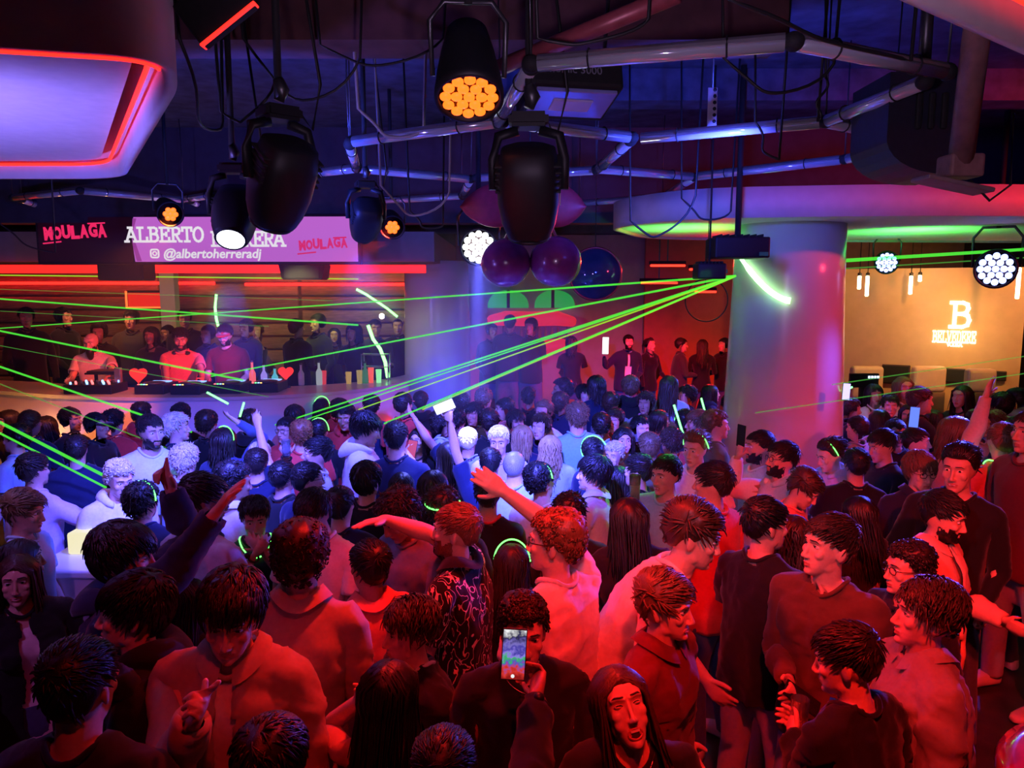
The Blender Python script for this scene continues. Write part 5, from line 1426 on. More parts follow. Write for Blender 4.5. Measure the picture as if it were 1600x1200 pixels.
# cables sagging under the ceiling
def sag(a, b, drop, n=14):
    a, b = Vector(a), Vector(b); return [a.lerp(b, t) + Vector((.02 * math.sin(9 * t), 0, -drop * 4 * t * (1 - t))) for t in np.linspace(0, 1, n)]
CB = [((280, 60, 3.0), (345, 190, 3.6), .15, 'black cable hanging in a loop beside the white tray canopy'), ((345, 175, 3.6), (430, 110, 3.6), .12, 'black cable looping from the canopy to the large moving head'),
      ((380, 60, 4.0), (560, 90, 4.0), .25, 'long black cable sagging in front of the brown beam'), ((500, 70, 4.2), (690, 60, 4.2), .12, 'black cable sagging left of the red spotlight'),
      ((560, 170, 4.6), (660, 200, 4.6), .10, 'pale cable arching over the smaller light frame'), ((1140, 0, 2.6), (1420, 95, 3.0), .02, 'thin straight cable slanting to the corner of the light frame'),
      ((1130, 90, 3.6), (1300, 100, 3.6), .14, 'black cable sagging inside the large light frame'), ((1180, 190, 4.4), (1215, 250, 4.4), .05, 'black cable hanging below the large light frame'),
      ((985, 345, 5.2), (1085, 305, 5.2), .18, 'cable with a plug hanging left of the white column canopy'), ((1065, 310, 5.6), (1140, 330, 5.6), .10, 'black cable hanging across the front of the column canopy'),
      ((840, 60, 3.0), (1010, 30, 3.0), .05, 'black cable running above the large light frame'), ((595, 290, 4.8), (700, 300, 4.8), .16, 'blue lit cable sagging behind the smaller light frame'),
      ((640, 330, 5.0), (690, 350, 5.0), .06, 'short cable loop under the smaller light frame'), ((0, 350, 6.4), (85, 395, 6.4), .05, 'dark cable hanging at the left edge under the light tubes'),
      ((1290, 120, 4.0), (1275, 190, 4.0), .01, 'thin dark chain hanging in the middle of the large light frame')]
for i, (a, b_, dr, lab) in enumerate(CB):
    P_ = sag(at(*a), at(*b_), dr); P_ = [Vector((P_[0].x - .03, P_[0].y, 4.4))] + P_ + [Vector((P_[-1].x + .03, P_[-1].y, 4.4))]; c = P_[0].copy(); obj('cable', tubem([p - c for p in P_], .007 if i != 4 else .010, 6), CABLE if i not in (4, 11) else surf('cable_grey', (.35, .34, .38), .5), None, c, label=lab, cat='cable', group='cables under the ceiling')
p0_, p1_ = at(770, 110, 3.5), at(1060, -10, 3.0); obj('ceiling_pipe', tubem([p0_ - p0_, p1_ - p0_], .035, 12), surf('pipe_red', (.30, .06, .08), .4, .2, .1, 20, .2), None, p0_, label='reddish pipe slanting under the ceiling behind the large light frame', cat='pipe')

# ---------------------------------------------------------------- laser projectors and their beams
def beam_mat(name, col, s, mix):
    k = 'beam_' + name
    if k not in MATS:
        m = bpy.data.materials.new(k); m.use_nodes = True; nt = m.node_tree; nt.nodes.clear()
        o = nt.nodes.new('ShaderNodeOutputMaterial'); e = nt.nodes.new('ShaderNodeEmission'); t = nt.nodes.new('ShaderNodeBsdfTransparent'); x = nt.nodes.new('ShaderNodeMixShader')
        e.inputs[0].default_value = tuple(col) + (1,); e.inputs[1].default_value = s; x.inputs[0].default_value = mix
        nt.links.new(t.outputs[0], x.inputs[1]); nt.links.new(e.outputs[0], x.inputs[2]); nt.links.new(x.outputs[0], o.inputs[0]); MATS[k] = m
    return MATS[k]
BG, BY, BF = beam_mat('green', (.10, 1, .06), 1.0, .5), beam_mat('yellow', (.42, .95, .03), .95, .5), beam_mat('faint', (.14, .75, .10), .55, .32)
def laser_box(c, size, lab, ztop, aim, rs=.024):
    e = empty('laser_projector', c, lab, 'laser'); w, d, h = size
    obj('casing', box((0, 0, 0), (w, d, h), .012), BLACK, e)
    for k_ in range(7): obj('heat_fin', box((-w * .38 + k_ * w * .125, 0, h * .56), (.008, d * .9, h * .14)), MATTE, e)
    obj('aperture', box(Vector(aim), (.07, .012, .03), .003), surf('aperture', (.05, .25, .10), .1), e)
    obj('stem', tubem([(0, 0, h / 2), (0, 0, ztop - c.z)], rs, 10), MATTE, e)
    return e
src = at(1150, 431, 6.1)
lb = laser_box(at(1152, 388, 6.1), (.42, .30, .16), 'black laser projector box hanging in front of the white column', 4.38, (.16, -.155, -.05))
lb2 = laser_box(at(1108, 424, 6.1), (.22, .20, .12), 'small black laser head below the projector box that throws the green fan', 4.38, (.11, 0, 0), .008)
def beam(parent, p, q, r, mat): obj('laser_beam', tubem([p - parent.location, q - parent.location], [r * .85, r * .62], 8), mat, parent, label='green laser beam')
for (px, py, D, r, mat) in ((0, 513, 10.6, .010, BG), (330, 588, 8.0, .011, BG), (430, 664, 7.2, .011, BG), (480, 655, 6.8, .008, BG), (600, 662, 6.3, .011, BG), (660, 640, 6.3, .009, BY), (560, 640, 6.6, .008, BY)):
    beam(lb2, src, at(px, py, D), r, mat)
beam(lb2, at(1322, 407, 7.8), at(1660, 386, 7.4), .022, BG); beam(lb2, at(1316, 420, 8.4), at(1660, 399, 8.2), .009, BF)
beam(lb2, at(1300, 601, 6.6), at(1660, 548, 5.4), .006, BF); beam(lb2, at(1180, 645, 6.6), at(1660, 575, 5.2), .006, BF)
# green arc drawn by the laser on the column
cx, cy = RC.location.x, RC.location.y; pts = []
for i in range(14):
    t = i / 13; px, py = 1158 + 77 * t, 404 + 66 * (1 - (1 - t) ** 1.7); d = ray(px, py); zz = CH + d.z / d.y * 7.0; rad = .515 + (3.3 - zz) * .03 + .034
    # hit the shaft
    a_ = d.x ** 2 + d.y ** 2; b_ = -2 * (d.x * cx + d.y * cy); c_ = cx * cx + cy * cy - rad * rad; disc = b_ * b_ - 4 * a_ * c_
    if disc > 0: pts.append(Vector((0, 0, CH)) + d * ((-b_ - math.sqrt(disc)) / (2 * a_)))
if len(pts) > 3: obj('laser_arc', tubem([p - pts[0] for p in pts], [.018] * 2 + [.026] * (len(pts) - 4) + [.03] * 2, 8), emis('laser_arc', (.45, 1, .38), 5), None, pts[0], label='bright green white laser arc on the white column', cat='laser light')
lsrc = Vector((-8.85, 7.4, 2.75))
ll = laser_box(Vector((-8.8, 7.4, 2.75)), (.30, .44, .16), 'black laser projector box on the left wall throwing beams over the crowd', 4.38, (.15, 0, 0))
for (px0, py0, px1, py1, D, r, mat) in ((0, 467, 560, 508, 9.3, .013, BG), (0, 517, 380, 594, 8.4, .013, BG), (0, 573, 300, 675, 6.6, .011, BG), (0, 660, 172, 748, 5.4, .013, BG), (0, 677, 166, 762, 5.3, .009, BG), (0, 430, 560, 436, 10.2, .011, BY), (0, 486, 420, 510, 9.6, .005, BF), (0, 452, 520, 470, 10, .005, BF), (0, 540, 420, 620, 7.9, .005, BF), (0, 600, 260, 700, 6.2, .006, BF)):
    q = at(px1, py1, D); p = at(px0, py0, D * .93); d = (p - q).normalized(); beam(ll, q, q + d * ((p - q).length + .9), r, mat)

# glow on the plank wall drawn by the lasers
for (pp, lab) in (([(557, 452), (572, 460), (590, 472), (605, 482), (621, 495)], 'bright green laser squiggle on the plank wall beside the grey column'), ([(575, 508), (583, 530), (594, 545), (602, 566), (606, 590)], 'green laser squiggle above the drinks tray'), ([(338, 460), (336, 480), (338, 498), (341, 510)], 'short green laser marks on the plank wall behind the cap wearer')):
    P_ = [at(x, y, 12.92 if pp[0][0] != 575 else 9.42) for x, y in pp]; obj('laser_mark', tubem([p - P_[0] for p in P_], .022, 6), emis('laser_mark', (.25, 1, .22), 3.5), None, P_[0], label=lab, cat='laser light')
p = at(597, 494, 12.8); e = empty('wall_lamp', p, 'small round white wall lamp on the plank wall', 'lamp'); bm = bmesh.new(); ball(bm, (0, -.03, 0), .045); obj('bulb', fin(bm, 'bulb'), emis('bulb', (1, .9, .7), 12), e); obj('base', lathe([(.05, -.01), (.05, .03)], 20), DSTEEL, e, (0, .02, 0), (math.pi / 2, 0, 0))

# ---------------------------------------------------------------- on the booth
ZT = ZB + .037
def deck(px, D, lab):
    p = at(px, 600, D); e = empty('dj_deck', (p.x, D, ZT), lab, 'dj deck', 'decks on the booth')
    obj('body', box((0, 0, .05), (.32, .38, .10), .01), BLACK, e); obj('jog_wheel', lathe([(.11, .10), (.115, .115), (.09, .122), (.02, .122)], 28), DSTEEL, e, (0, -.06, 0)); obj('display', box((0, .12, .105), (.20, .08, .012), .002), emis('deck_screen', (.25, .45, 1), 1.6), e)
    for k_ in range(4): obj('button', box((-.12 + k_ * .03, -.165, .104), (.018, .018, .01), .002), emis(['btn_r', 'btn_g', 'btn_b', 'btn_o'][k_], [(1, .1, .1), (.1, 1, .2), (.2, .4, 1), (1, .5, .1)][k_], 4), e)
for i, (px, D) in enumerate(((245, 8.35), (300, 8.33), (362, 8.4), (420, 8.5))): deck(px, D, ['black deck on the booth leftmost before the disc jockey', 'black deck on the booth straight below the disc jockey', 'black deck on the booth before the cap wearer', 'black deck on the booth rightmost of the four'][i])
p = at(150, 600, 8.35); e = empty('dj_mixer', (p.x, 8.35, ZT), 'black mixer with small lit buttons before the bearded man on stage', 'dj mixer')
obj('body', box((0, 0, .05), (.52, .36, .10), .01), BLACK, e)
for i in range(8):
    for j in range(3): obj('knob', lathe([(.011, .1), (.011, .12), (.008, .125)], 8), [emis('btn_b', (.2, .4, 1), 4), emis('btn_r', (1, .1, .1), 4), DSTEEL][(i + j) % 3], e, (-.21 + i * .06, -.12 + j * .1, 0))
e = empty('laptop_stand', (p.x + .0, 8.62, ZT), 'black laptop stand with a thin laptop on the booth', 'stand')
for sg in (-1, 1): obj('leg', box((sg * .14, 0, .09), (.03, .03, .18), .004), BLACK, e)
obj('shelf', box((0, 0, .185), (.40, .26, .02), .004), BLACK, e); obj('laptop', box((0, 0, .207), (.36, .24, .018), .004), DSTEEL, e)
p = at(190, 600, 8.45); obj('monitor_post', box((0, 0, .13), (.07, .05, .26), .006), surf('post_steel', (.3, .3, .36), .4, .7, 0, 10, .1), None, (p.x - .03, 8.45, ZT), label='short upright steel block beside the mixer on the booth', cat='block')
def heart(px, py, D, s, lab, col):
    c = at(px, py, D); e = empty('heart_lamp', (c.x, D, ZT), lab, 'lamp', 'heart lamps on the booth'); bm = bmesh.new(); v = []
    for t in np.linspace(0, 2 * math.pi, 26, endpoint=False): v.append(bm.verts.new((s * 16 * math.sin(t) ** 3 / 17, -.02, s * (13 * math.cos(t) - 5 * math.cos(2 * t) - 2 * math.cos(3 * t) - math.cos(4 * t)) / 17)))
    r = bmesh.ops.extrude_face_region(bm, geom=[bm.faces.new(v)])
    for q in r['geom']:
        if isinstance(q, bmesh.types.BMVert): q.co.y += .04
    obj('heart', fin(bm, 'heart', False), emis('heart_red', (1, .03, .02), 1.2), e, (0, 0, .17)); obj('foot', lathe([(.05, 0), (.05, .012), (.008, .02), (.008, .12)], 16), BLACK, e)
heart(217, 597, 8.55, .10, 'red glowing heart lamp left of the disc jockey', (1, .05, .03)); heart(447, 592, 8.75, .09, 'red glowing heart lamp right of the cap wearer', (1, .06, .05))
def bottle(px, D, h, col, lab, lit=0, kind='bottle'):
    c = at(px, 600, D); e = empty(kind, (c.x, D, ZT), lab, kind, 'drinks on the booth')
    m_ = surf('glass_' + str(col), col, .08, 0, 0, 10, .05, None, .7) if not lit else emis('lit_' + str(col), col, lit)
    obj('body', lathe([(.034, 0), (.036, .02), (.036, h * .58), (.014, h * .75), (.013, h * .96), (.016, h)], 18) if kind == 'bottle' else lathe([(.028, 0), (.036, h), (.033, h), (.026, .01)], 18), m_, e)
    if kind == 'bottle': obj('cap', lathe([(.017, h), (.017, h + .02)], 14), DSTEEL, e)
    else: obj('drink', lathe([(.026, .012), (.031, h * .7)], 16), m_, e)
for i, (px, D, h, col, lab, lit, kind) in enumerate(((395, 8.65, .30, (.75, .10, .12), 'red lit bottle beside the cap wearer', 1.2, 'bottle'), (413, 8.72, .26, (.30, .22, .8), 'violet lit bottle right of the cap wearer', 1.0, 'bottle'), (430, 8.72, .22, (.1, .55, .7), 'blue green bottle left of the heart lamp', .8, 'bottle'),
      (471, 8.95, .24, (.5, .55, .5), 'clear bottle beside the right heart lamp', 0, 'bottle'), (499, 9.0, .26, (.7, .75, .8), 'pale tall bottle on the green lit end of the booth', .4, 'bottle'), (506, 9.05, .16, (.7, .05, .05), 'small red cup beside the pale bottle', .8, 'glass'),
      (545, 9.1, .14, (.5, .3, .05), 'small amber glass in the drinks cluster', .8, 'glass'), (562, 9.1, .16, (.55, .4, .1), 'tall amber glass in the drinks cluster', .6, 'glass'), (571, 9.15, .24, (.1, .45, .15), 'green bottle in the drinks cluster', .3, 'bottle'), (580, 9.2, .18, (.9, .10, .05), 'red drink in a tall glass near the tray rail', 1, 'glass'), (592, 9.2, .16, (.3, .9, .35), 'bright green drink near the tray rail', 1, 'glass'))):
    bottle(px, D, h, col, lab, lit, kind)
c = at(588, 600, 9.35); e = empty('drinks_rack', (c.x, 9.35, ZT), 'thin steel rail rack at the right end of the booth', 'rack')
for dx in (-.16, .16):
    for dy in (-.08, .08): obj('post', tubem([(dx, dy, 0), (dx, dy, .34)], .008, 6), STEEL, e)
for z in (.18, .33): obj('rail', tubem([(-.16, -.08, z), (.16, -.08, z), (.16, .08, z), (-.16, .08, z)], .006, 6, True), STEEL, e)
c = at(50, 636, 8.2); e = empty('booth_lamp', (c.x, 8.0, 1.1), 'small gold lamp glowing orange on the front of the booth', 'lamp'); bm = bmesh.new(); ball(bm, (0, 0, 0), (.06, .05, .09)); obj('bulb', fin(bm, 'bulb'), emis('booth_orange', (1, .45, .05), 4), e)
obj('arm', tubem([(0, .02, -.05), (0, .12, -.1), (0, .2, -.1)], .012, 8), surf('gold', (.8, .55, .2), .3, 1), e)
ld = bpy.data.lights.new('booth_glow', 'POINT'); ld.energy = 26; ld.color = (1, .42, .06); ld.shadow_soft_size = .06; lo = bpy.data.objects.new('booth_glow', ld); COL.objects.link(lo); lo.parent = e; lo.location = (0, -.08, .0)

# ---------------------------------------------------------------- tables in the crowd
m, nt, b = newmat('clear_glass'); b.inputs['Base Color'].default_value = (.9, .93, .95, 1); b.inputs['Roughness'].default_value = .03; b.inputs['Transmission Weight'].default_value = .95; GLASSM = m
def cocktail(loc, lab, h=.15, r=.035, grp='glasses on the tables', col=(.6, .6, .75)):
    e = empty('glass', loc, lab, 'glass', grp)
    obj('bowl', lathe([(r * .8, 0), (r, h), (r * .93, h), (r * .72, .012)], 20), GLASSM, e); obj('drink', lathe([(r * .72, .012), (r * .86, h * .6)], 18), surf('drink' + str(col), col, .1, 0, 0, 10, .05), e)
    for k_ in range(2): obj('ice', box(((k_ - .5) * r * .7, 0, h * .62), (.018, .018, .018), .003, R3(20, 30 * k_, 10)), surf('ice', (.85, .88, .95), .15, 0, 0, 10, 0), e)
tA, tB = atz(88, 880, 1.04), atz(120, 968, 1.04)
e = empty('bar_table', (-2.62, 4.58, 0), 'white glossy bar table at the left edge of the crowd', 'table')
obj('top', box((0, 0, 1.02), (.50, .46, .05), .012), WHITE, e); obj('panel', box((0, 0, .62), (.46, .42, .76), .01), WHITE, e)
for dx in (-.19, .19):
    for dy in (-.17, .17): obj('leg', box((dx, dy, .125), (.06, .06, .25), .006), STEEL, e)
e = empty('light_cube', (-2.70, 4.70, 1.046), 'small glowing cream cube lamp on the white bar table', 'lamp'); obj('cube', box((0, 0, .07), (.15, .15, .14), .015), emis('cube_cream', (1, .92, .55), .9), e); obj('foot', box((0, 0, .004), (.12, .12, .008)), DSTEEL, e)
cocktail((-2.50, 4.62, 1.046), 'tall empty glass on the white bar table'); cocktail((-2.44, 4.46, 1.046), 'glass with ice at the near end of the white bar table', .12)
e = empty('lacquer_table', (1.98, 2.12, 0), 'round red lacquered high table in the lower right corner', 'table')
obj('top', lathe([(.40, 1.13), (.45, 1.145), (.46, 1.165), (.45, 1.185), (.40, 1.19), (.01, 1.19)], 48), surf('red_lacquer', (.34, .02, .03), .12, 0, 0, 10, .04, None, .7, .6), e); obj('stem', lathe([(.05, .03), (.045, 1.13)], 20), STEEL, e); obj('foot', lathe([(.28, 0), (.28, .015), (.06, .04)], 32), STEEL, e)

# haze that shows the blue beams over the floor
m = bpy.data.materials.new('haze'); m.use_nodes = True; nt = m.node_tree; nt.nodes.clear(); o_ = nt.nodes.new('ShaderNodeOutputMaterial'); v_ = nt.nodes.new('ShaderNodeVolumeScatter'); v_.inputs['Density'].default_value = .028; v_.inputs['Anisotropy'].default_value = .2; v_.inputs['Color'].default_value = (.9, .9, 1, 1)
nt.links.new(v_.outputs[0], o_.inputs['Volume'])
obj('haze', box((0, 0, 0), (4.4, 4.2, 1.3)), m, None, (-1.7, 7.3, 2.45), label='thin haze hanging over the dance floor around the blue beams', cat='haze', kind='stuff')
# ---------------------------------------------------------------- the crowd
CROWD = []
def P(px, py, s, yaw, hair_, top_, label, **o):
    """px,py: crown in the photo; s: head height there in pixels -> distance; yaw 0 faces the camera, 90 right, 180 away"""
    hs, hc = hair_.split('/'); tp, tc = top_.split('/')
    D = 300.0 / s; fl = o.get('floor', 0.0); g = o.get('g', 'm')
    lo, hi = ((1.60, 1.93) if g == 'm' else (1.50, 1.78))
    def hgt(D): return at(px, py, D).z - fl
    h = hgt(D)
    if h > hi or h < lo:
        h2 = min(max(h, lo), hi); d = ray(px, py)
        if abs(d.z) > .02: D = (h2 + fl - CH) / d.z * d.y
        if D <= 0 or D > 14: D = 300.0 / s
    o.update(px=px, py=py, D=D, yaw=yaw, hair=hs, hc=hc, top=tp, tc=tc, label=label); CROWD.append(o); return o
def w(px, py, dD=-.1, hand='relax', **k): k.update(px=px, py=py, dD=dD, hand=hand); return k
HOOD, COLL, NB = ('hood',), ('collar',), ('neckband',)
# --- front rows
P(25, 868, 90, 40, 'long/brown', 'jacket/black', 'smiling woman with long brown hair at the left edge beside the white table', g='f', inner='white', mouth='smile', skin='fair', head=(-15, 4, 0))
P(120, 1000, 150, 178, 'fade/black', 'long/charcoal', 'man seen from behind with cropped black hair in the lower left corner', skin='mid', worn=NB, cc='black', head=(0, 6, 0))
P(212, 893, 107, -72, 'mop/black', 'jacket/black', 'man in profile with a black bowl of hair holding spread fingers to his chin', inner='charcoal', skin='fair', worn=HOOD, armR=w(172, 1052, -.25, 'open', turn=60), armL={'f': 50})
P(362, 897, 125, 2, 'mop/black', 'jacket/tan', 'man in an open pale overshirt looking down with a hand at his chest', inner='white', worn=COLL + NB, cc='tan', skin='fair', head=(8, 16, 4), armR=w(302, 1128, -.28, 'point', turn=20), mouth=None)
P(420, 1122, 150, 170, 'mop/dark', 'long/black', 'person seen only as a ruffled dark head at the bottom edge', skin='mid')
P(692, 1142, 150, 176, 'crop/black', 'jacket/black', 'person with a round black head at the bottom edge holding up a phone', skin='tan', armR=w(838, 1092, .42, 'hold', turn=70), worn=('watchR',))
P(606, 1035, 130, 165, 'long/black', 'tank/black', 'woman seen from behind with long black hair and a bare shoulder', g='f', skin='mid', armL=w(560, 1095, .16, 'relax', bend=20))
P(640, 935, 122, -58, 'swoop/brown', 'hoodie/black', 'man with swept brown hair in a black sweatshirt with striped collar and chest logo', skin='fair', worn=NB, cc='white', head=(-6, 4, 0), tag_='fila')
P(468, 810, 106, 184, 'afro/dark', 'long/tan', 'man seen from behind with dense short curls in a tan shirt', skin='mid', worn=COLL, head=(0, 2, 0))
P(577, 845, 101, 198, 'fade/black', 'long/coral', 'man with black hair seen from behind in a coral collared shirt', skin='mid', worn=COLL, head=(20, 4, 0))
P(716, 787, 96, -100, 'crop/ginger', 'tee/lineart', 'man in a black shirt covered in line drawings stretching one arm over the crowd', skin='fair', worn=COLL + ('beard',), cc='black', armR=w(560, 792, -.12, 'flat', lift=8, wpole=(0, 0, .3), bend=-25), twist=-10)
P(872, 795, 100, -135, 'curly/ginger', 'tee/white', 'curly haired man in glasses with one pointing arm raised to the left', skin='fair', worn=NB + ('glasses', 'watchL'), cc='white', head=(28, 0, 0), armR=w(790, 770, .10, 'flat', lift=10, wpole=(.9, .2, -.2)))
P(818, 930, 116, 6, 'curly/dark', 'jacket/black', 'curly haired man facing the camera half hidden behind a raised phone', skin='fair', inner='charcoal', worn=('chain',), head=(0, 2, 0))
P(955, 1040, 136, 8, 'long/brown', 'jacket/black', 'woman with long straight brown hair singing with her mouth wide open', g='f', inner='black', mouth='open', shut=1, skin='fair', worn=('chain',), head=(4, -20, -10))
P(1040, 893, 110, 52, 'swoop/light', 'tee/maroon', 'smiling fair haired man in a dark polo shirt looking right', skin='fair', mouth='smile', worn=COLL, head=(8, 4, 0), armR={'u': (14, -8), 'f': 20})
P(1095, 783, 96, 75, 'swoop/brown', 'tee/white', 'man in a loose white shirt bending forward to the right', skin='fair', worn=NB, lean=36, head=(5, 16, 0), armR={'u': (16, 30), 'f': 35}, armL={'u': (10, 35), 'f': 50})
P(1197, 778, 88, 128, 'fade/black', 'tee/black', 'man in a black shirt and pale jeans with one bare arm hanging', skin='mid', worn=NB, pc='denimlight', armR={'u': (10, 6), 'f': 25}, head=(-25, 4, 0))
P(1305, 805, 96, -50, 'fade/dark', 'long/brown', 'young man in a brown sweater looking left over the dancers', skin='fair', worn=NB, pc='denimlight', head=(-28, -4, 0), armR=w(1232, 1062, -.10, 'hold'), mouth=None)
P(1425, 845, 92, -75, 'curly/black', 'jacket/navy', 'man in thin glasses with a tight dark fade looking left', skin='mid', worn=('glasses',), inner='charcoal', head=(-8, 0, 0))
P(1462, 905, 121, -98, 'swoop/brown', 'hoodie/grey', 'man with swept brown hair in a pale half zip sweater in profile', skin='fair', worn=COLL, head=(0, -4, 0), armR={'u': (8, 14), 'f': 62})
P(1318, 975, 116, -150, 'fade/dark', 'long/black', 'man with his back turned in a black sweater holding a tall glass', skin='fair', worn=NB, head=(30, 12, 0), armL=w(1240, 1150, .22, 'hold', turn=40))
P(1482, 770, 80, 40, 'fade/black', 'jacket/peach', 'bearded man in an open peach shirt smiling down to the right', skin='mid', inner='brown', worn=COLL + ('beard',), head=(8, 12, 0), mouth='smile', armL={'u': (14, 10), 'f': 75})
P(1440, 705, 63, 2, 'mop/light', 'long/navy', 'boy with a blond fringe and black glasses in a navy shirt', skin='fair', worn=COLL + ('glasses',), head=(0, 6, 0))
P(1502, 693, 71, -38, 'quiff/black', 'long/black', 'tall smiling man in a black sweater beside the boy in glasses', skin='mid', mouth='smile', worn=NB, head=(-10, 4, 0))
P(1568, 660, 60, 190, 'crop/ginger', 'tee/coral', 'man seen from behind in a coral shirt with a green glow necklace', skin='fair', worn=('necklace',), head=(-20, 4, 0))
P(1618, 640, 80, -80, 'crop/dark', 'long/maroon', 'person in a maroon sleeve and light jeans cut off by the right edge', skin='mid', pc='denimlight')
P(1495, 650, 52, 70, 'bob/light', 'long/peach', 'person with chin length light hair and one bare arm stretched up', skin='fair', armR=w(1546, 606, -.12, 'open', lift=16, wpole=(0, 0, -1)), head=(10, 0, 0))
# --- left middle
P(190, 815, 101, 100, 'mop/black', 'jacket/navy', 'black haired man in a navy jacket with both arms raised towards the stage', skin='mid', inner='white', head=(-5, 4, 0), worn=HOOD, armL=w(268, 768, .35, 'point', lift=16, wpole=(.2, .2, -1)), armR=w(334, 806, -.05, 'open', lift=16, wpole=(.4, -.2, -1)))
P(38, 765, 73, 95, 'swoop/light', 'tee/lightblue', 'man in profile with swept fair hair at the left edge', skin='fair', worn=NB, head=(0, 8, 0))
P(28, 843, 84, 120, 'bob/black', 'long/black', 'person with dark hair between the fair haired man and the smiling woman', skin='mid', g='f')
P(48, 708, 60, 160, 'fade/dark', 'long/lilac', 'man seen from behind in a lilac shirt at the left edge', skin='mid', armR={'u': (50, 30), 'f': 60})
P(118, 680, 52, 200, 'crop/dark', 'jacket/navy', 'man in a navy blazer seen from behind below the green beams', skin='mid', armL={'u': (40, 50), 'f': 20})
P(107, 637, 41, 80, 'fade/black', 'tee/black', 'man with a sharp fade in profile before the orange booth lamp', skin='tan', head=(0, -2, 0))
P(148, 645, 41, 85, 'crop/black', 'long/black', 'man in a dark cap in profile before the booth', worn=('cap',), skin='tan')
P(187, 720, 58, 40, 'curly/bleach', 'hoodie/white', 'man with bleached curls in a white hooded top squinting', skin='fair', worn=HOOD, head=(10, 14, 0))
P(218, 753, 60, 170, 'messy/black', 'long/navy', 'dark haired person with a green glow band behind the raised sleeve', worn=('headband',), skin='mid')
P(234, 648, 53, 38, 'crop/dark', 'tee/white', 'bearded man in a white shirt turning to look right', skin='mid', worn=NB + ('beard',), head=(15, 6, 0))
P(272, 645, 47, 110, 'messy/bleach', 'long/navy', 'person with ruffled bleached hair turned to the booth', skin='fair')
P(287, 693, 53, 175, 'messy/bleach', 'tee/lightblue', 'person with a mass of bleached hair seen from behind', skin='fair')
P(348, 668, 47, 165, 'bob/dark', 'long/denim', 'person with a round bob and a green glow band beside a raised hand', worn=('headband',), skin='fair', armR=w(372, 660, .0, 'open', lift=14, wpole=(.3, 0, -1)))
P(316, 740, 76, 150, 'fade/black', 'tee/lightblue', 'dark skinned man with a close fade in a pale patterned shirt', skin='dark', worn=COLL, head=(-25, 6, 0))
P(366, 720, 62, 140, 'curly/black', 'tee/white', 'man with black curls in a white shirt behind the raised hands', skin='tan', worn=COLL, head=(-10, 8, 0))
P(397, 778, 76, 20, 'fade/black', 'tee/black', 'man with both hands at his mouth and green light on his chest', skin='mid', worn=('watchR', 'necklace'), armR=w(398, 868, -.30, 'relax', turn=60, wpole=(-.5, 0, -1)), armL=w(412, 862, -.28, 'relax', turn=60, wpole=(.5, 0, -1)), head=(0, 10, 0))
P(482, 772, 66, -15, 'fade/black', 'tee/white', 'man in a white shirt with only his forehead showing over the curly head', skin='tan', head=(0, 26, 0))
P(405, 690, 48, 175, 'crop/bleach', 'long/white', 'person with cropped bleached hair left of the drinking man', skin='fair')
P(447, 652, 43, -20, 'crop/black', 'tee/red', 'man in glasses glancing left beside the raised green lit hand', worn=('glasses',), skin='mid')
P(500, 683, 55, -75, 'fade/black', 'tee/white', 'man in profile raising a drink to his mouth', skin='mid', armR=w(448, 714, -.15, 'hold', turn=40, wpole=(-.4, -.2, -1)), head=(0, -6, 0), worn=('watchR',))
P(478, 722, 59, 150, 'crop/black', 'tee/navy', 'dark haired man in glasses seen from behind', worn=('glasses',), skin='mid', head=(-25, 0, 0))
P(497, 655, 46, 172, 'crop/black', 'tee/black', 'person with a green glow band over a dark head below the booth', worn=('headband',), skin='mid')
P(470, 655, 44, 200, 'curly/ginger', 'tee/red', 'person with red lit curls below the booth', skin='fair')
P(540, 632, 43, -8, 'crop/black', 'hoodie/red', 'red lit man facing the camera below the drinks rack', skin='mid', worn=HOOD, head=(0, 8, 0))
P(572, 720, 69, 168, 'mop/black', 'tee/black', 'person with a heavy black bowl of hair seen from behind', skin='mid')
P(578, 643, 52, 95, 'mop/black', 'hoodie/white', 'man with a black fringe in a white hooded top looking right and down', skin='mid', worn=HOOD, head=(0, 18, 0))
P(618, 658, 55, 172, 'crop/black', 'tee/navy', 'man seen from behind in a navy shirt holding up his phone', skin='mid', worn=NB, armR=w(645, 720, .28, 'hold', turn=50))
P(627, 738, 61, 185, 'long/black', 'tee/black', 'woman with long black hair seen from behind in mid floor', g='f')
P(676, 735, 61, 170, 'wavy/dark', 'tee/lightblue', 'woman with blue lit wavy hair seen from behind', g='f')
P(691, 760, 67, 178, 'messy/dark', 'tee/black', 'person with a green glow ring in the hair behind the man in the drawn shirt', worn=('crown_band',))
P(762, 742, 66, 182, 'fade/dark', 'tee/black', 'man with a tattooed neck in a black shirt lit green', skin='mid', worn=NB, cc='red')
P(605, 772, 80, -40, 'messy/black', 'tee/greyblue', 'man in a grey blue shirt bowing his dark head under the outstretched arm', skin='mid', head=(-10, 34, 0))
P(656, 668, 42, -25, 'wavy/dark', 'tee/black', 'woman lit yellow and red behind the raised phone arm', g='f', skin='fair')
P(731, 668, 47, 172, 'crop/bleach', 'tee/navy', 'person with a bleached crop reaching one bare arm left', skin='mid', armL=w(646, 652, .1, 'relax', lift=12, wpole=(-.2, 0, -1)))
P(766, 700, 56, 175, 'crop/black', 'tee/navy', 'man seen from behind holding a glowing phone high on a bent arm', skin='mid', armL=w(694, 632, .0, 'hold', lift=24, wpole=(-.5, 0, -.4), turn=60))
P(629, 613, 41, 160, 'crop/black', 'tee/red', 'person in a glossy red cap at the foot of the grey column', worn=('cap',), capc='red')
P(779, 666, 50, -6, 'crop/bleach', 'tee/lilac', 'man with a bleached fringe facing the camera in blue light', skin='fair', head=(0, 8, 0))
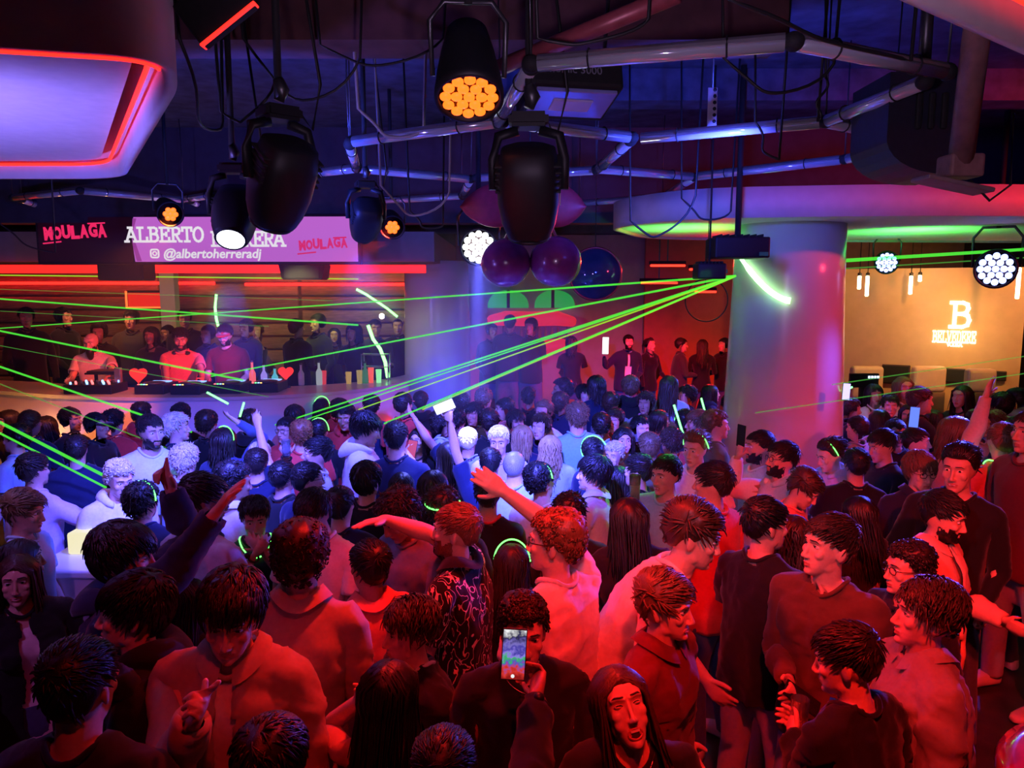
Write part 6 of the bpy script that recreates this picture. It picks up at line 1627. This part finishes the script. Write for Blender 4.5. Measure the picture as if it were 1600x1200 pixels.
P(816, 664, 47, 176, 'bob/blond', 'tee/navy', 'woman with a blond bob seen from behind', g='f')
P(803, 705, 54, 168, 'buzz/grey', 'tee/lightblue', 'man with a blue lit shaven head seen from behind', skin='fair')
P(838, 722, 56, 150, 'curly/black', 'tee/white', 'person with black curls and a slanting green glow band', worn=('headband',), head=(0, 8, 14))
P(902, 628, 45, 188, 'messy/light', 'tee/teal', 'tall man seen from behind in a pale teal shirt', skin='fair', worn=NB, head=(10, 0, 0))
P(918, 685, 45, 165, 'crop/black', 'tee/navy', 'person with a green glow strip by the ear before the teal shirt', worn=('headband',), head=(0, 0, 30))
P(930, 710, 59, -110, 'mop/black', 'long/offwhite', 'man in profile with a black mop of hair and a light collared shirt', skin='fair', worn=COLL)
P(966, 728, 58, 185, 'long/black', 'tee/black', 'woman with long dark hair left of the blue lit fade', g='f')
P(983, 778, 82, 182, 'long/black', 'long/black', 'woman with sleek long black hair behind the bending man', g='f')
P(1000, 710, 56, -120, 'fade/dark', 'tee/black', 'man with a blue lit fade turned away', skin='fair')
P(1042, 712, 63, -42, 'crop/black', 'tee/teal', 'man in a teal shirt whose face is half red and half blue', skin='mid', worn=NB, mouth='smile', head=(-10, 4, 0))
P(1118, 722, 70, -140, 'fade/dark', 'tee/red', 'man in a red shirt turned away in front of the column', skin='mid', head=(20, 0, 0))
P(1087, 673, 56, -35, 'quiff/light', 'tee/white', 'man in a white shirt with a green glow band looking left', skin='fair', worn=NB + ('headband',), head=(-8, 6, 0))
P(890, 770, 70, 170, 'messy/black', 'tee/black', 'dark haired person directly behind the curly man', skin='mid')
P(1190, 673, 56, -85, 'crop/black', 'tee/white', 'man in profile beside the white column next to the phone', skin='mid', worn=('beard',))
P(1228, 690, 59, -80, 'fade/black', 'hoodie/offwhite', 'bearded man in glasses in a pale hooded top lifting a phone', skin='mid', worn=HOOD + ('glasses', 'beard'), armR=w(1152, 716, .12, 'hold', wpole=(-.2, .2, -1), turn=40), head=(0, -6, 0))
P(1293, 686, 56, -80, 'quiff/dark', 'hoodie/lilac', 'man in a lilac hooded top with a green glow band looking down', skin='fair', worn=HOOD + ('headband',), head=(0, 18, 0))
P(1275, 739, 62, 60, 'swoop/brown', 'tee/coral', 'man bowing a swept brown head below the lilac hood', skin='mid', head=(0, 36, 0))
P(1345, 775, 70, 200, 'long/black', 'long/black', 'woman with long black hair behind the man in the brown sweater', g='f')
P(1240, 805, 78, 190, 'wavy/dark', 'tee/red', 'woman with dark wavy hair between the black shirt and the brown sweater', g='f')
P(1376, 672, 53, -80, 'fade/black', 'tee/black', 'man in a black shirt leaning left behind the boy in glasses', skin='mid', head=(0, 14, 0))
P(1400, 655, 45, -5, 'crop/black', 'tee/black', 'man in a dark cap facing the camera right of the column', worn=('cap',), skin='mid')
P(1431, 668, 47, 60, 'crop/dark', 'tee/coral', 'red lit man in profile above the boy in glasses', skin='fair')
P(1592, 650, 47, 185, 'crop/black', 'tee/navy', 'person with a green glow band at the right edge', worn=('crown_band',))
P(1340, 700, 55, 175, 'crop/black', 'tee/black', 'dark haired person between the column and the leaning man')
# --- on stage
S = STG
P(140, 521, 36, 4, 'bald/black', 'tee/offwhite', 'bald man with a long dark beard behind the mixer on stage', floor=S, D_=9.1, skin='fair', worn=('beard', 'chin_beard') + NB, head=(0, 18, 0), lod=1, armL=w(178, 592, -.35), armR=w(108, 594, -.35), group='people on the stage')
P(281, 513, 36, 14, 'fade/black', 'tee/coral', 'disc jockey in a coral shirt with headphones round his neck', floor=S, D_=9.1, skin='mid', worn=('headphones', 'beard'), head=(5, 16, 0), lod=1, armL=w(318, 600, -.42), armR=w(262, 601, -.42), group='people on the stage')
P(350, 507, 35, 0, 'crop/black', 'tee/maroon', 'man in a cap turned backwards and a dark printed shirt on stage', floor=S, D_=9.3, skin='mid', worn=('cap', 'glasses', 'beard'), capc='red', head=(0, 14, 0), lod=1, group='people on the stage')
for i, (px, py, yaw, hr, tp, g, lab) in enumerate((
    (40, 480, 30, 'crop/black', 'long/black', 'm', 'leftmost dark standing figure at the plank wall'), (97, 480, 80, 'crop/black', 'long/black', 'm', 'dark figure leaning left second along the plank wall'), (62, 528, 150, 'bob/black', 'long/charcoal', 'f', 'dark figure with a pale mask left of the bald man'),
    (154, 503, 10, 'afro/black', 'long/black', 'm', 'dark figure right behind the bald man'), (205, 484, 5, 'fade/black', 'long/charcoal', 'm', 'dark figure under the red wall lamp'), (190, 520, -10, 'long/dark', 'tee/charcoal', 'f', 'dim woman between the bald man and the disc jockey'), (236, 510, 0, 'bob/black', 'tee/black', 'f', 'dim woman with a dark bob beside the pale post'),
    (288, 483, 20, 'crop/black', 'long/black', 'm', 'tall dark figure behind the disc jockey'), (262, 508, -20, 'crop/black', 'long/black', 'm', 'dark head at the left shoulder of the disc jockey'), (325, 508, -15, 'crop/black', 'long/navy', 'm', 'dim figure between the disc jockey and the cap wearer'), (385, 498, -20, 'crop/black', 'long/navy', 'm', 'blue dim figure right behind the cap wearer'),
    (402, 505, 0, 'tied/black', 'tank/black', 'f', 'woman in a dark strappy top on stage'), (462, 498, 150, 'crop/dark', 'long/black', 'm', 'broad man in black turned away on stage'), (497, 490, -40, 'crop/black', 'long/black', 'm', 'tall man in black third from the grey column'), (522, 512, 10, 'long/black', 'long/black', 'f', 'woman in black among the men near the drinks'),
    (553, 505, -20, 'bob/black', 'tee/black', 'f', 'woman with a black bob facing left near the grey column'), (586, 499, 20, 'crop/black', 'long/charcoal', 'm', 'man in charcoal behind the drinks rack'), (621, 498, 10, 'buzz/black', 'long/black', 'm', 'dark man standing right beside the grey column'))):
    P(px, py, 32, yaw, hr, tp, lab, g=g, floor=S, D_=10.3 + .55 * (i % 3), lod=2, skin='tan', group='people on the stage', seed=i)
# --- lounge at the back
for i, (px, py, yaw, hr, tp, g, D_, lab) in enumerate((
    (797, 492, 170, 'crop/black', 'long/navy', 'm', 12.2, 'taller man in navy standing before the wall relief'), (830, 497, -30, 'fade/black', 'tee/black', 'm', 12.1, 'man in black before the red lips'), (768, 505, 30, 'crop/black', 'long/navy', 'm', 12.4, 'dim blue figure by the grey column'), (893, 525, 175, 'bob/black', 'tee/black', 'f', 11.9, 'dark haired woman right of the red lips'),
    (982, 523, 5, 'crop/black', 'jacket/navy', 'm', 12.0, 'bearded man in a dark jacket and pale shirt in the lounge'), (1015, 528, 40, 'tied/dark', 'long/black', 'f', 12.2, 'woman with tied hair beside the bearded lounge guest'), (1064, 528, 90, 'crop/black', 'jacket/charcoal', 'm', 12.1, 'man in profile third from the white column in the lounge'), (1098, 530, 170, 'long/black', 'long/black', 'f', 12.1, 'woman in black second from the white column in the lounge'), (1132, 528, -60, 'crop/black', 'long/black', 'm', 12.3, 'dark figure beside the white column in the lounge'))):
    P(px, py, 30, yaw, hr, tp, lab, g=g, floor=.38, D_=D_, lod=2, skin='mid', group='people in the lounge', worn=('beard',) if i == 4 else (), seed=i, **(dict(armR=w(944, 558, -.2, 'hold')) if i == 4 else {}))
# --- back rows of the floor
ORD = ['first', 'second', 'third', 'fourth', 'fifth', 'sixth', 'seventh', 'eighth', 'ninth', 'tenth', 'eleventh', 'twelfth', 'thirteenth', 'fourteenth', 'fifteenth', 'sixteenth', 'seventeenth', 'eighteenth', 'nineteenth', 'twentieth']
COLN = {'black': 'black', 'charcoal': 'dark grey', 'navy': 'navy', 'white': 'white', 'red': 'red', 'maroon': 'maroon', 'coral': 'coral', 'lightblue': 'pale blue', 'olive': 'olive', 'teal': 'teal', 'grey': 'grey', 'greyblue': 'grey blue'}
HN = {'crop': 'cropped', 'fade': 'faded', 'curly': 'curly', 'long': 'long', 'bob': 'bobbed', 'messy': 'ruffled', 'wavy': 'wavy', 'mop': 'mop of', 'buzz': 'shaven', 'quiff': 'brushed up', 'afro': 'dense curly', 'swoop': 'swept', 'tied': 'tied'}
HCN = {'black': 'black', 'dark': 'dark', 'brown': 'brown', 'light': 'light', 'bleach': 'bleached', 'ginger': 'reddish', 'blond': 'blond'}
def row(name, anchor, pts, s, frm=1):
    pts = sorted(pts, key=lambda q: q[0] * frm)
    for i, q in enumerate(pts):
        px, py = q[:2]; g = 'f' if RNG.random() < .33 else 'm'
        hs = RNG.choice(['long', 'bob', 'wavy', 'tied'] if g == 'f' else ['crop', 'fade', 'messy', 'curly', 'quiff', 'mop', 'crop', 'afro']); hc = RNG.choice(['black', 'black', 'dark', 'dark', 'brown', 'light'])
        tp = RNG.choice(['tee', 'tee', 'long', 'hoodie']); tc = RNG.choice(['black', 'black', 'charcoal', 'navy', 'white', 'red', 'lightblue', 'olive', 'grey', 'coral'])
        yaw = q[2] if len(q) > 2 else RNG.choice([180, 170, 195, 150, 210, 90, -90, 20, -30])
        o = P(px, py, s * RNG.uniform(.95, 1.06), yaw, hs + '/' + hc, tp + '/' + tc, '%s %s haired %s, %s from %s %s' % (COLN[tc] + ' clad', HCN[hc], 'woman' if g == 'f' else 'man', ORD[i], anchor, name), g=g, skin=RNG.choice(['fair', 'mid', 'mid', 'tan']), worn=('headband',) if len(q) > 3 else HOOD if tp == 'hoodie' else ())
        if len(q) > 3 and isinstance(q[3], dict): o.update(q[3])
row('along the booth', 'the left edge', [(12, 640), (45, 641), (70, 650), (25, 662), (220, 628, 170), (281, 630, 0), (322, 640, 170), (460, 632, 180), (502, 622, 175, 1), (530, 622, 170), (580, 617, 185), (657, 611, 180), (690, 640), (175, 640), (390, 640, 170)], 38)
row('by the blue beam', 'the grey column', [(712, 640), (742, 628), (765, 640), (790, 622), (826, 605, 170), (850, 625), (876, 612), (756, 606), (720, 612), (846, 646), (806, 640)], 33)
row('before the red lounge', 'the white column', [(912, 600), (932, 586), (985, 586, 180), (955, 612), (1010, 612), (1046, 586), (1075, 602), (1110, 600), (1030, 640), (1070, 640, 170, 1), (1000, 650), (962, 638), (1118, 640), (1140, 616), (1092, 640), (940, 645), (880, 590), (975, 668, 0), (1015, 675, 180), (1050, 668)], 34, -1)
row('before the bar wall', 'the white column', [(1330, 622), (1366, 600, 0), (1392, 616, -20), (1437, 604, 90), (1412, 588, 0), (1505, 602, -60), (1568, 612), (1590, 606), (1342, 650), (1460, 640), (1530, 640), (1420, 632), (1555, 640, 180), (1375, 640)], 40)
P(400, 700, 47, 178, 'crop/dark', 'tee/navy', 'person raising a bent bare arm with a green lit hand before the booth', armR=w(398, 650, .15, 'open', lift=14, wpole=(-.5, 0, -1)), skin='fair')
P(860, 680, 46, 170, 'wavy/blond', 'tee/lightblue', 'woman with pale wavy hair before the teal shirt', g='f')
P(960, 690, 50, -30, 'curly/bleach', 'tee/lilac', 'person with a mass of pale curls in blue light', g='f', skin='fair')
P(700, 690, 50, 178, 'long/dark', 'tee/navy', 'woman with long dark hair behind the raised phone arm', g='f')
P(440, 720, 58, 160, 'crop/black', 'tee/black', 'dark haired person behind the drinking man', skin='mid')
P(530, 760, 64, 172, 'crop/black', 'tee/navy', 'dark head between the forehead and the bowed man', skin='mid')
P(290, 905, 92, 175, 'long/black', 'long/black', 'woman with long black hair between the profile man and the tan shirt', g='f')
P(800, 850, 84, 172, 'long/dark', 'tee/black', 'woman with long dark hair between the drawn shirt and the curly man', g='f', worn=('headband',))

# spread the crowd so that nobody stands inside a neighbour
for o in CROWD:
    if 'D_' in o: o['D'] = o['D_']
    o['xy'] = np.array(at(o['px'], o['py'], o['D']))[:2]
def solidD(o): return o['D'] < 1.5
for it in range(60):
    moved = False
    for i in range(len(CROWD)):
        for j in range(i + 1, len(CROWD)):
            a, b = CROWD[i], CROWD[j]
            if 'D_' in a and 'D_' in b: continue
            d = b['xy'] - a['xy']; l = math.hypot(*d)
            mn = .44 if min(a['D'], b['D']) < 5 else .39
            if l < mn:
                f, n = (a, b) if a['D'] > b['D'] else (b, a)
                step = min(.10, mn - l + .01)
                if 'D_' not in f: f['D'] += step * .7
                if 'D_' not in n: n['D'] -= step * .3
                for q in (f, n): q['xy'] = np.array(at(q['px'], q['py'], q['D']))[:2]
                moved = True
    for o in CROWD:
        if 'D_' in o: continue
        for c, r in ((RC, .60 + .27), (LC, .475 + .27)):
            cc = np.array(c.location)[:2]; d = np.linalg.norm(o['xy'] - cc)
            if d < r: o['D'] += .1 if o['D'] > cc[1] else -.1; o['xy'] = np.array(at(o['px'], o['py'], o['D']))[:2]
        g = o.get('g', 'm'); lo, hi = ((1.56, 1.95) if g == 'm' else (1.48, 1.80)); h = at(o['px'], o['py'], o['D']).z
        if h < lo or h > hi:
            d = ray(o['px'], o['py']); o['D'] = (min(max(h, lo), hi) - CH) / d.z * d.y; o['xy'] = np.array(at(o['px'], o['py'], o['D']))[:2]
    if not moved: break
build_templates(); build_worn()
for i, o in enumerate(CROWD):
    c = at(o['px'], o['py'], o['D']); o.setdefault('seed', i); o['var'] = i % 2
    o.setdefault('lod', 0 if o['D'] < 3.7 else 1 if o['D'] < 6.6 else 2)
    for s in 'LR':
        a = o.get('arm' + s)
        if a and 'px' in a: a['world'] = at(a['px'], a['py'], o['D'] + a['dD'])
        elif not a: o['arm' + s] = {'u': (RNG.uniform(6, 16), RNG.uniform(-6, 22)), 'f': RNG.uniform(15, 85), 'inward': RNG.uniform(0, .6), 'hand': RNG.choice(['relax', 'cup', 'fist'])}
    o.setdefault('lean', RNG.uniform(0, 7)); o.setdefault('side', RNG.uniform(-4, 4))
    o['legL'] = (RNG.uniform(2, 7), 0, 0); o['legR'] = (RNG.uniform(2, 7), 0, 0)
    if o.get('worn') is None: o['worn'] = ()
    if not any(q in o.get('worn', ()) for q in ('collar', 'hood', 'neckband')) and o['top'] in ('tee', 'long', 'jacket', 'hoodie'): o['worn'] = tuple(o.get('worn', ())) + ('neckband',)
    person((c.x, c.y), c.z - o.get('floor', 0.0), o)
def find(s): return next(o for o in CROWD if s in o['label'])

# ---------------------------------------------------------------- things in hands
def phone(c, normal, up, lab, screen, w_=.074, h_=.155):
    n = Vector(normal).normalized(); u = Vector(up); u = (u - n * u.dot(n)).normalized(); r = u.cross(n); M = Matrix((r, -n, u)).transposed().to_4x4()   # local -Y = screen normal
    e = bpy.data.objects.new('phone', None); COL.objects.link(e); e.location = c; e.rotation_euler = M.to_euler(); e['label'] = lab; e['category'] = 'phone'; e['group'] = 'phones held up'
    obj('casing', box((0, 0, 0), (w_, .009, h_), .003), BLACK, e); obj('screen', box((0, -.0052, 0), (w_ * .93, .001, h_ * .95)), screen, e)
    return e
def wristof(o, s): return o['_M'] @ (o['_P']['hand' + s][2] + o['_P']['hand' + s][0] @ (Vector((ARM_D.x * (1 if s == 'L' else -1), 0, ARM_D.z)) * .085 + Vector((PALM_N.x * (1 if s == 'L' else -1), 0, PALM_N.z)) * .030))
q = find('round black head'); c = at(803, 1022, q['D'] + .40)
m, nt, b = newmat('phone_picture'); tc = nt.nodes.new('ShaderNodeTexCoord'); n1 = nt.nodes.new('ShaderNodeTexNoise'); n1.inputs['Scale'].default_value = 60; n1.inputs['Detail'].default_value = 3
sp = nt.nodes.new('ShaderNodeSeparateXYZ'); ma = nt.nodes.new('ShaderNodeMath'); ma.operation = 'MULTIPLY_ADD'; ma.inputs[1].default_value = 6.2; ma.inputs[2].default_value = .25; mb = nt.nodes.new('ShaderNodeMath'); mb.operation = 'MULTIPLY_ADD'; mb.inputs[1].default_value = .52
nt.links.new(tc.outputs['Object'], sp.inputs[0]); nt.links.new(sp.outputs['Z'], ma.inputs[0]); nt.links.new(tc.outputs['Object'], n1.inputs['Vector']); nt.links.new(n1.outputs['Fac'], mb.inputs[0]); nt.links.new(ma.outputs[0], mb.inputs[2]); r_ = nt.nodes.new('ShaderNodeValToRGB')
for p_, c_ in ((.05, (.30, .01, .01, 1)), (.22, (.75, .04, .03, 1)), (.34, (.10, .10, .55, 1)), (.42, (.04, .5, .10, 1)), (.50, (.30, .22, .85, 1)), (.60, (.06, .05, .40, 1)), (.72, (.22, .18, .60, 1)), (.85, (.01, .01, .06, 1))):
    el = r_.color_ramp.elements.new(p_); el.color = c_
r_.color_ramp.elements.remove(r_.color_ramp.elements[0]); nt.links.new(mb.outputs[0], r_.inputs[0]); nt.links.new(r_.outputs[0], b.inputs['Emission Color']); b.inputs['Emission Strength'].default_value = .9; b.inputs['Base Color'].default_value = (0, 0, 0, 1)
ph = phone(c, (0, -1, .15), (.06, 0, 1), 'phone held up in front of the curly haired man showing the stage', m)
obj('shutter_button', tubem([(0, -.006, -.064), (0, -.0072, -.064)], .0055, 14), emis('ui_white', (.9, .9, .9), 1), ph)
WS = emis('screen_glare', (.92, .95, 1), 2.6)
phone(wristof(find('glowing phone high'), 'L') + Vector((-.01, -.02, .055)), (-.1, -1, -.1), (.92, 0, .4), 'bright white phone held high near the blue beam', WS)
q = find('lifting a phone'); phone(at(1158, 681, q['D'] + .10), (.9, .5, 0), (.1, 0, 1), 'phone lifted in front of the white column', emis('screen_dim', (.5, .55, .7), .4))
q = find('taller man in navy'); phone(at(946, 540, 11.78), (.1, -1, 0), (.02, 0, 1), 'tall glowing white phone screen in the lounge', WS, .10, .27)
q = find('navy shirt holding up'); phone(at(643, 703, q['D'] + .30), (0, -1, .1), (.2, 0, 1), 'small dark phone of the man in the navy shirt', emis('screen_red_dim', (.7, .08, .05), .8))
q = find('brown sweater looking'); phone(wristof(q, 'R') + Vector((0, -.02, -.03)), (.3, -.6, .7), (.5, 0, -.6), 'black phone in the hand of the man in the brown sweater', surf('phone_off', (.01, .01, .012), .1))
phone(at(1322, 612, 6.9), (.1, -1, .1), (.1, 0, 1), 'violet phone screen beside the column at the bar', emis('screen_violet', (.55, .5, 1), 1.6)); phone(at(1428, 652, 5.6), (0, -1, .1), (.1, 0, 1), 'blue phone held among the people at the bar', emis('screen_blue', (.12, .22, .9), 1.2))
q = find('holding a tall glass'); cocktail(wristof(q, 'L') + Vector((0, 0, -.09)), 'tall glass in the hand of the man in the black sweater', .19, .033, 'drinks in hands', (.5, .12, .05))
q = find('raising a drink'); cocktail(wristof(q, 'R') + Vector((0, 0, -.05)), 'short glass at the mouth of the drinking man', .12, .032, 'drinks in hands')
q = find('teal shirt whose face'); cocktail(at(992, 765, q['D'] - .12) + Vector((0, 0, -.06)), 'green lit glass held beside the sleek black hair', .15, .036, 'drinks in hands', (.4, .7, .4))
# glow sticks
for i, (px, py, D, dx, dz, lab) in enumerate(((340, 622, 6.6, .09, -.05, 'green glow stick held in front of the booth'), (1100, 638, 7.4, .03, -.10, 'green glow stick before the red lounge'), (378, 640, 6.3, .02, .06, 'green glow stick beside the raised hand'), (1060, 655, 6.3, .04, -.12, 'long green glow stick near the white column'), (1325, 608, 7.2, .04, .02, 'green glow stick at the bar'))):
    c = at(px, py, D); d = Vector((dx, 0, dz)); obj('glow_stick', tubem([-d, d * .0, d], .009, 8), emis('glow_stick', (.15, 1, .2), 4), None, c, label=lab, cat='glow stick', group='glow sticks in the crowd')
# chest logo on the striped-collar sweatshirt
q = find('striped collar'); 
if True:
    cmx = bone_matrix(q['_P'], 'chest'); me = text_mesh('F', .034, .003, 0); bm = bmesh.new(); bm.from_mesh(me)
    tube_bm(bm, [(-.006, 0, -.008), (.028, 0, -.008), (.028, 0, .032), (-.006, 0, .032)], .0022, 5, True); bm.to_mesh(me); bm.free()
    o = child('chest_logo', me, q['_e'], None, cmx @ Matrix.Translation((.060, -.190, 1.315)) @ R3(-4, 0, 12).to_4x4(), 'white chest logo'); me.materials.clear(); me.materials.append(surf('print_white', (.85, .85, .85), .7))
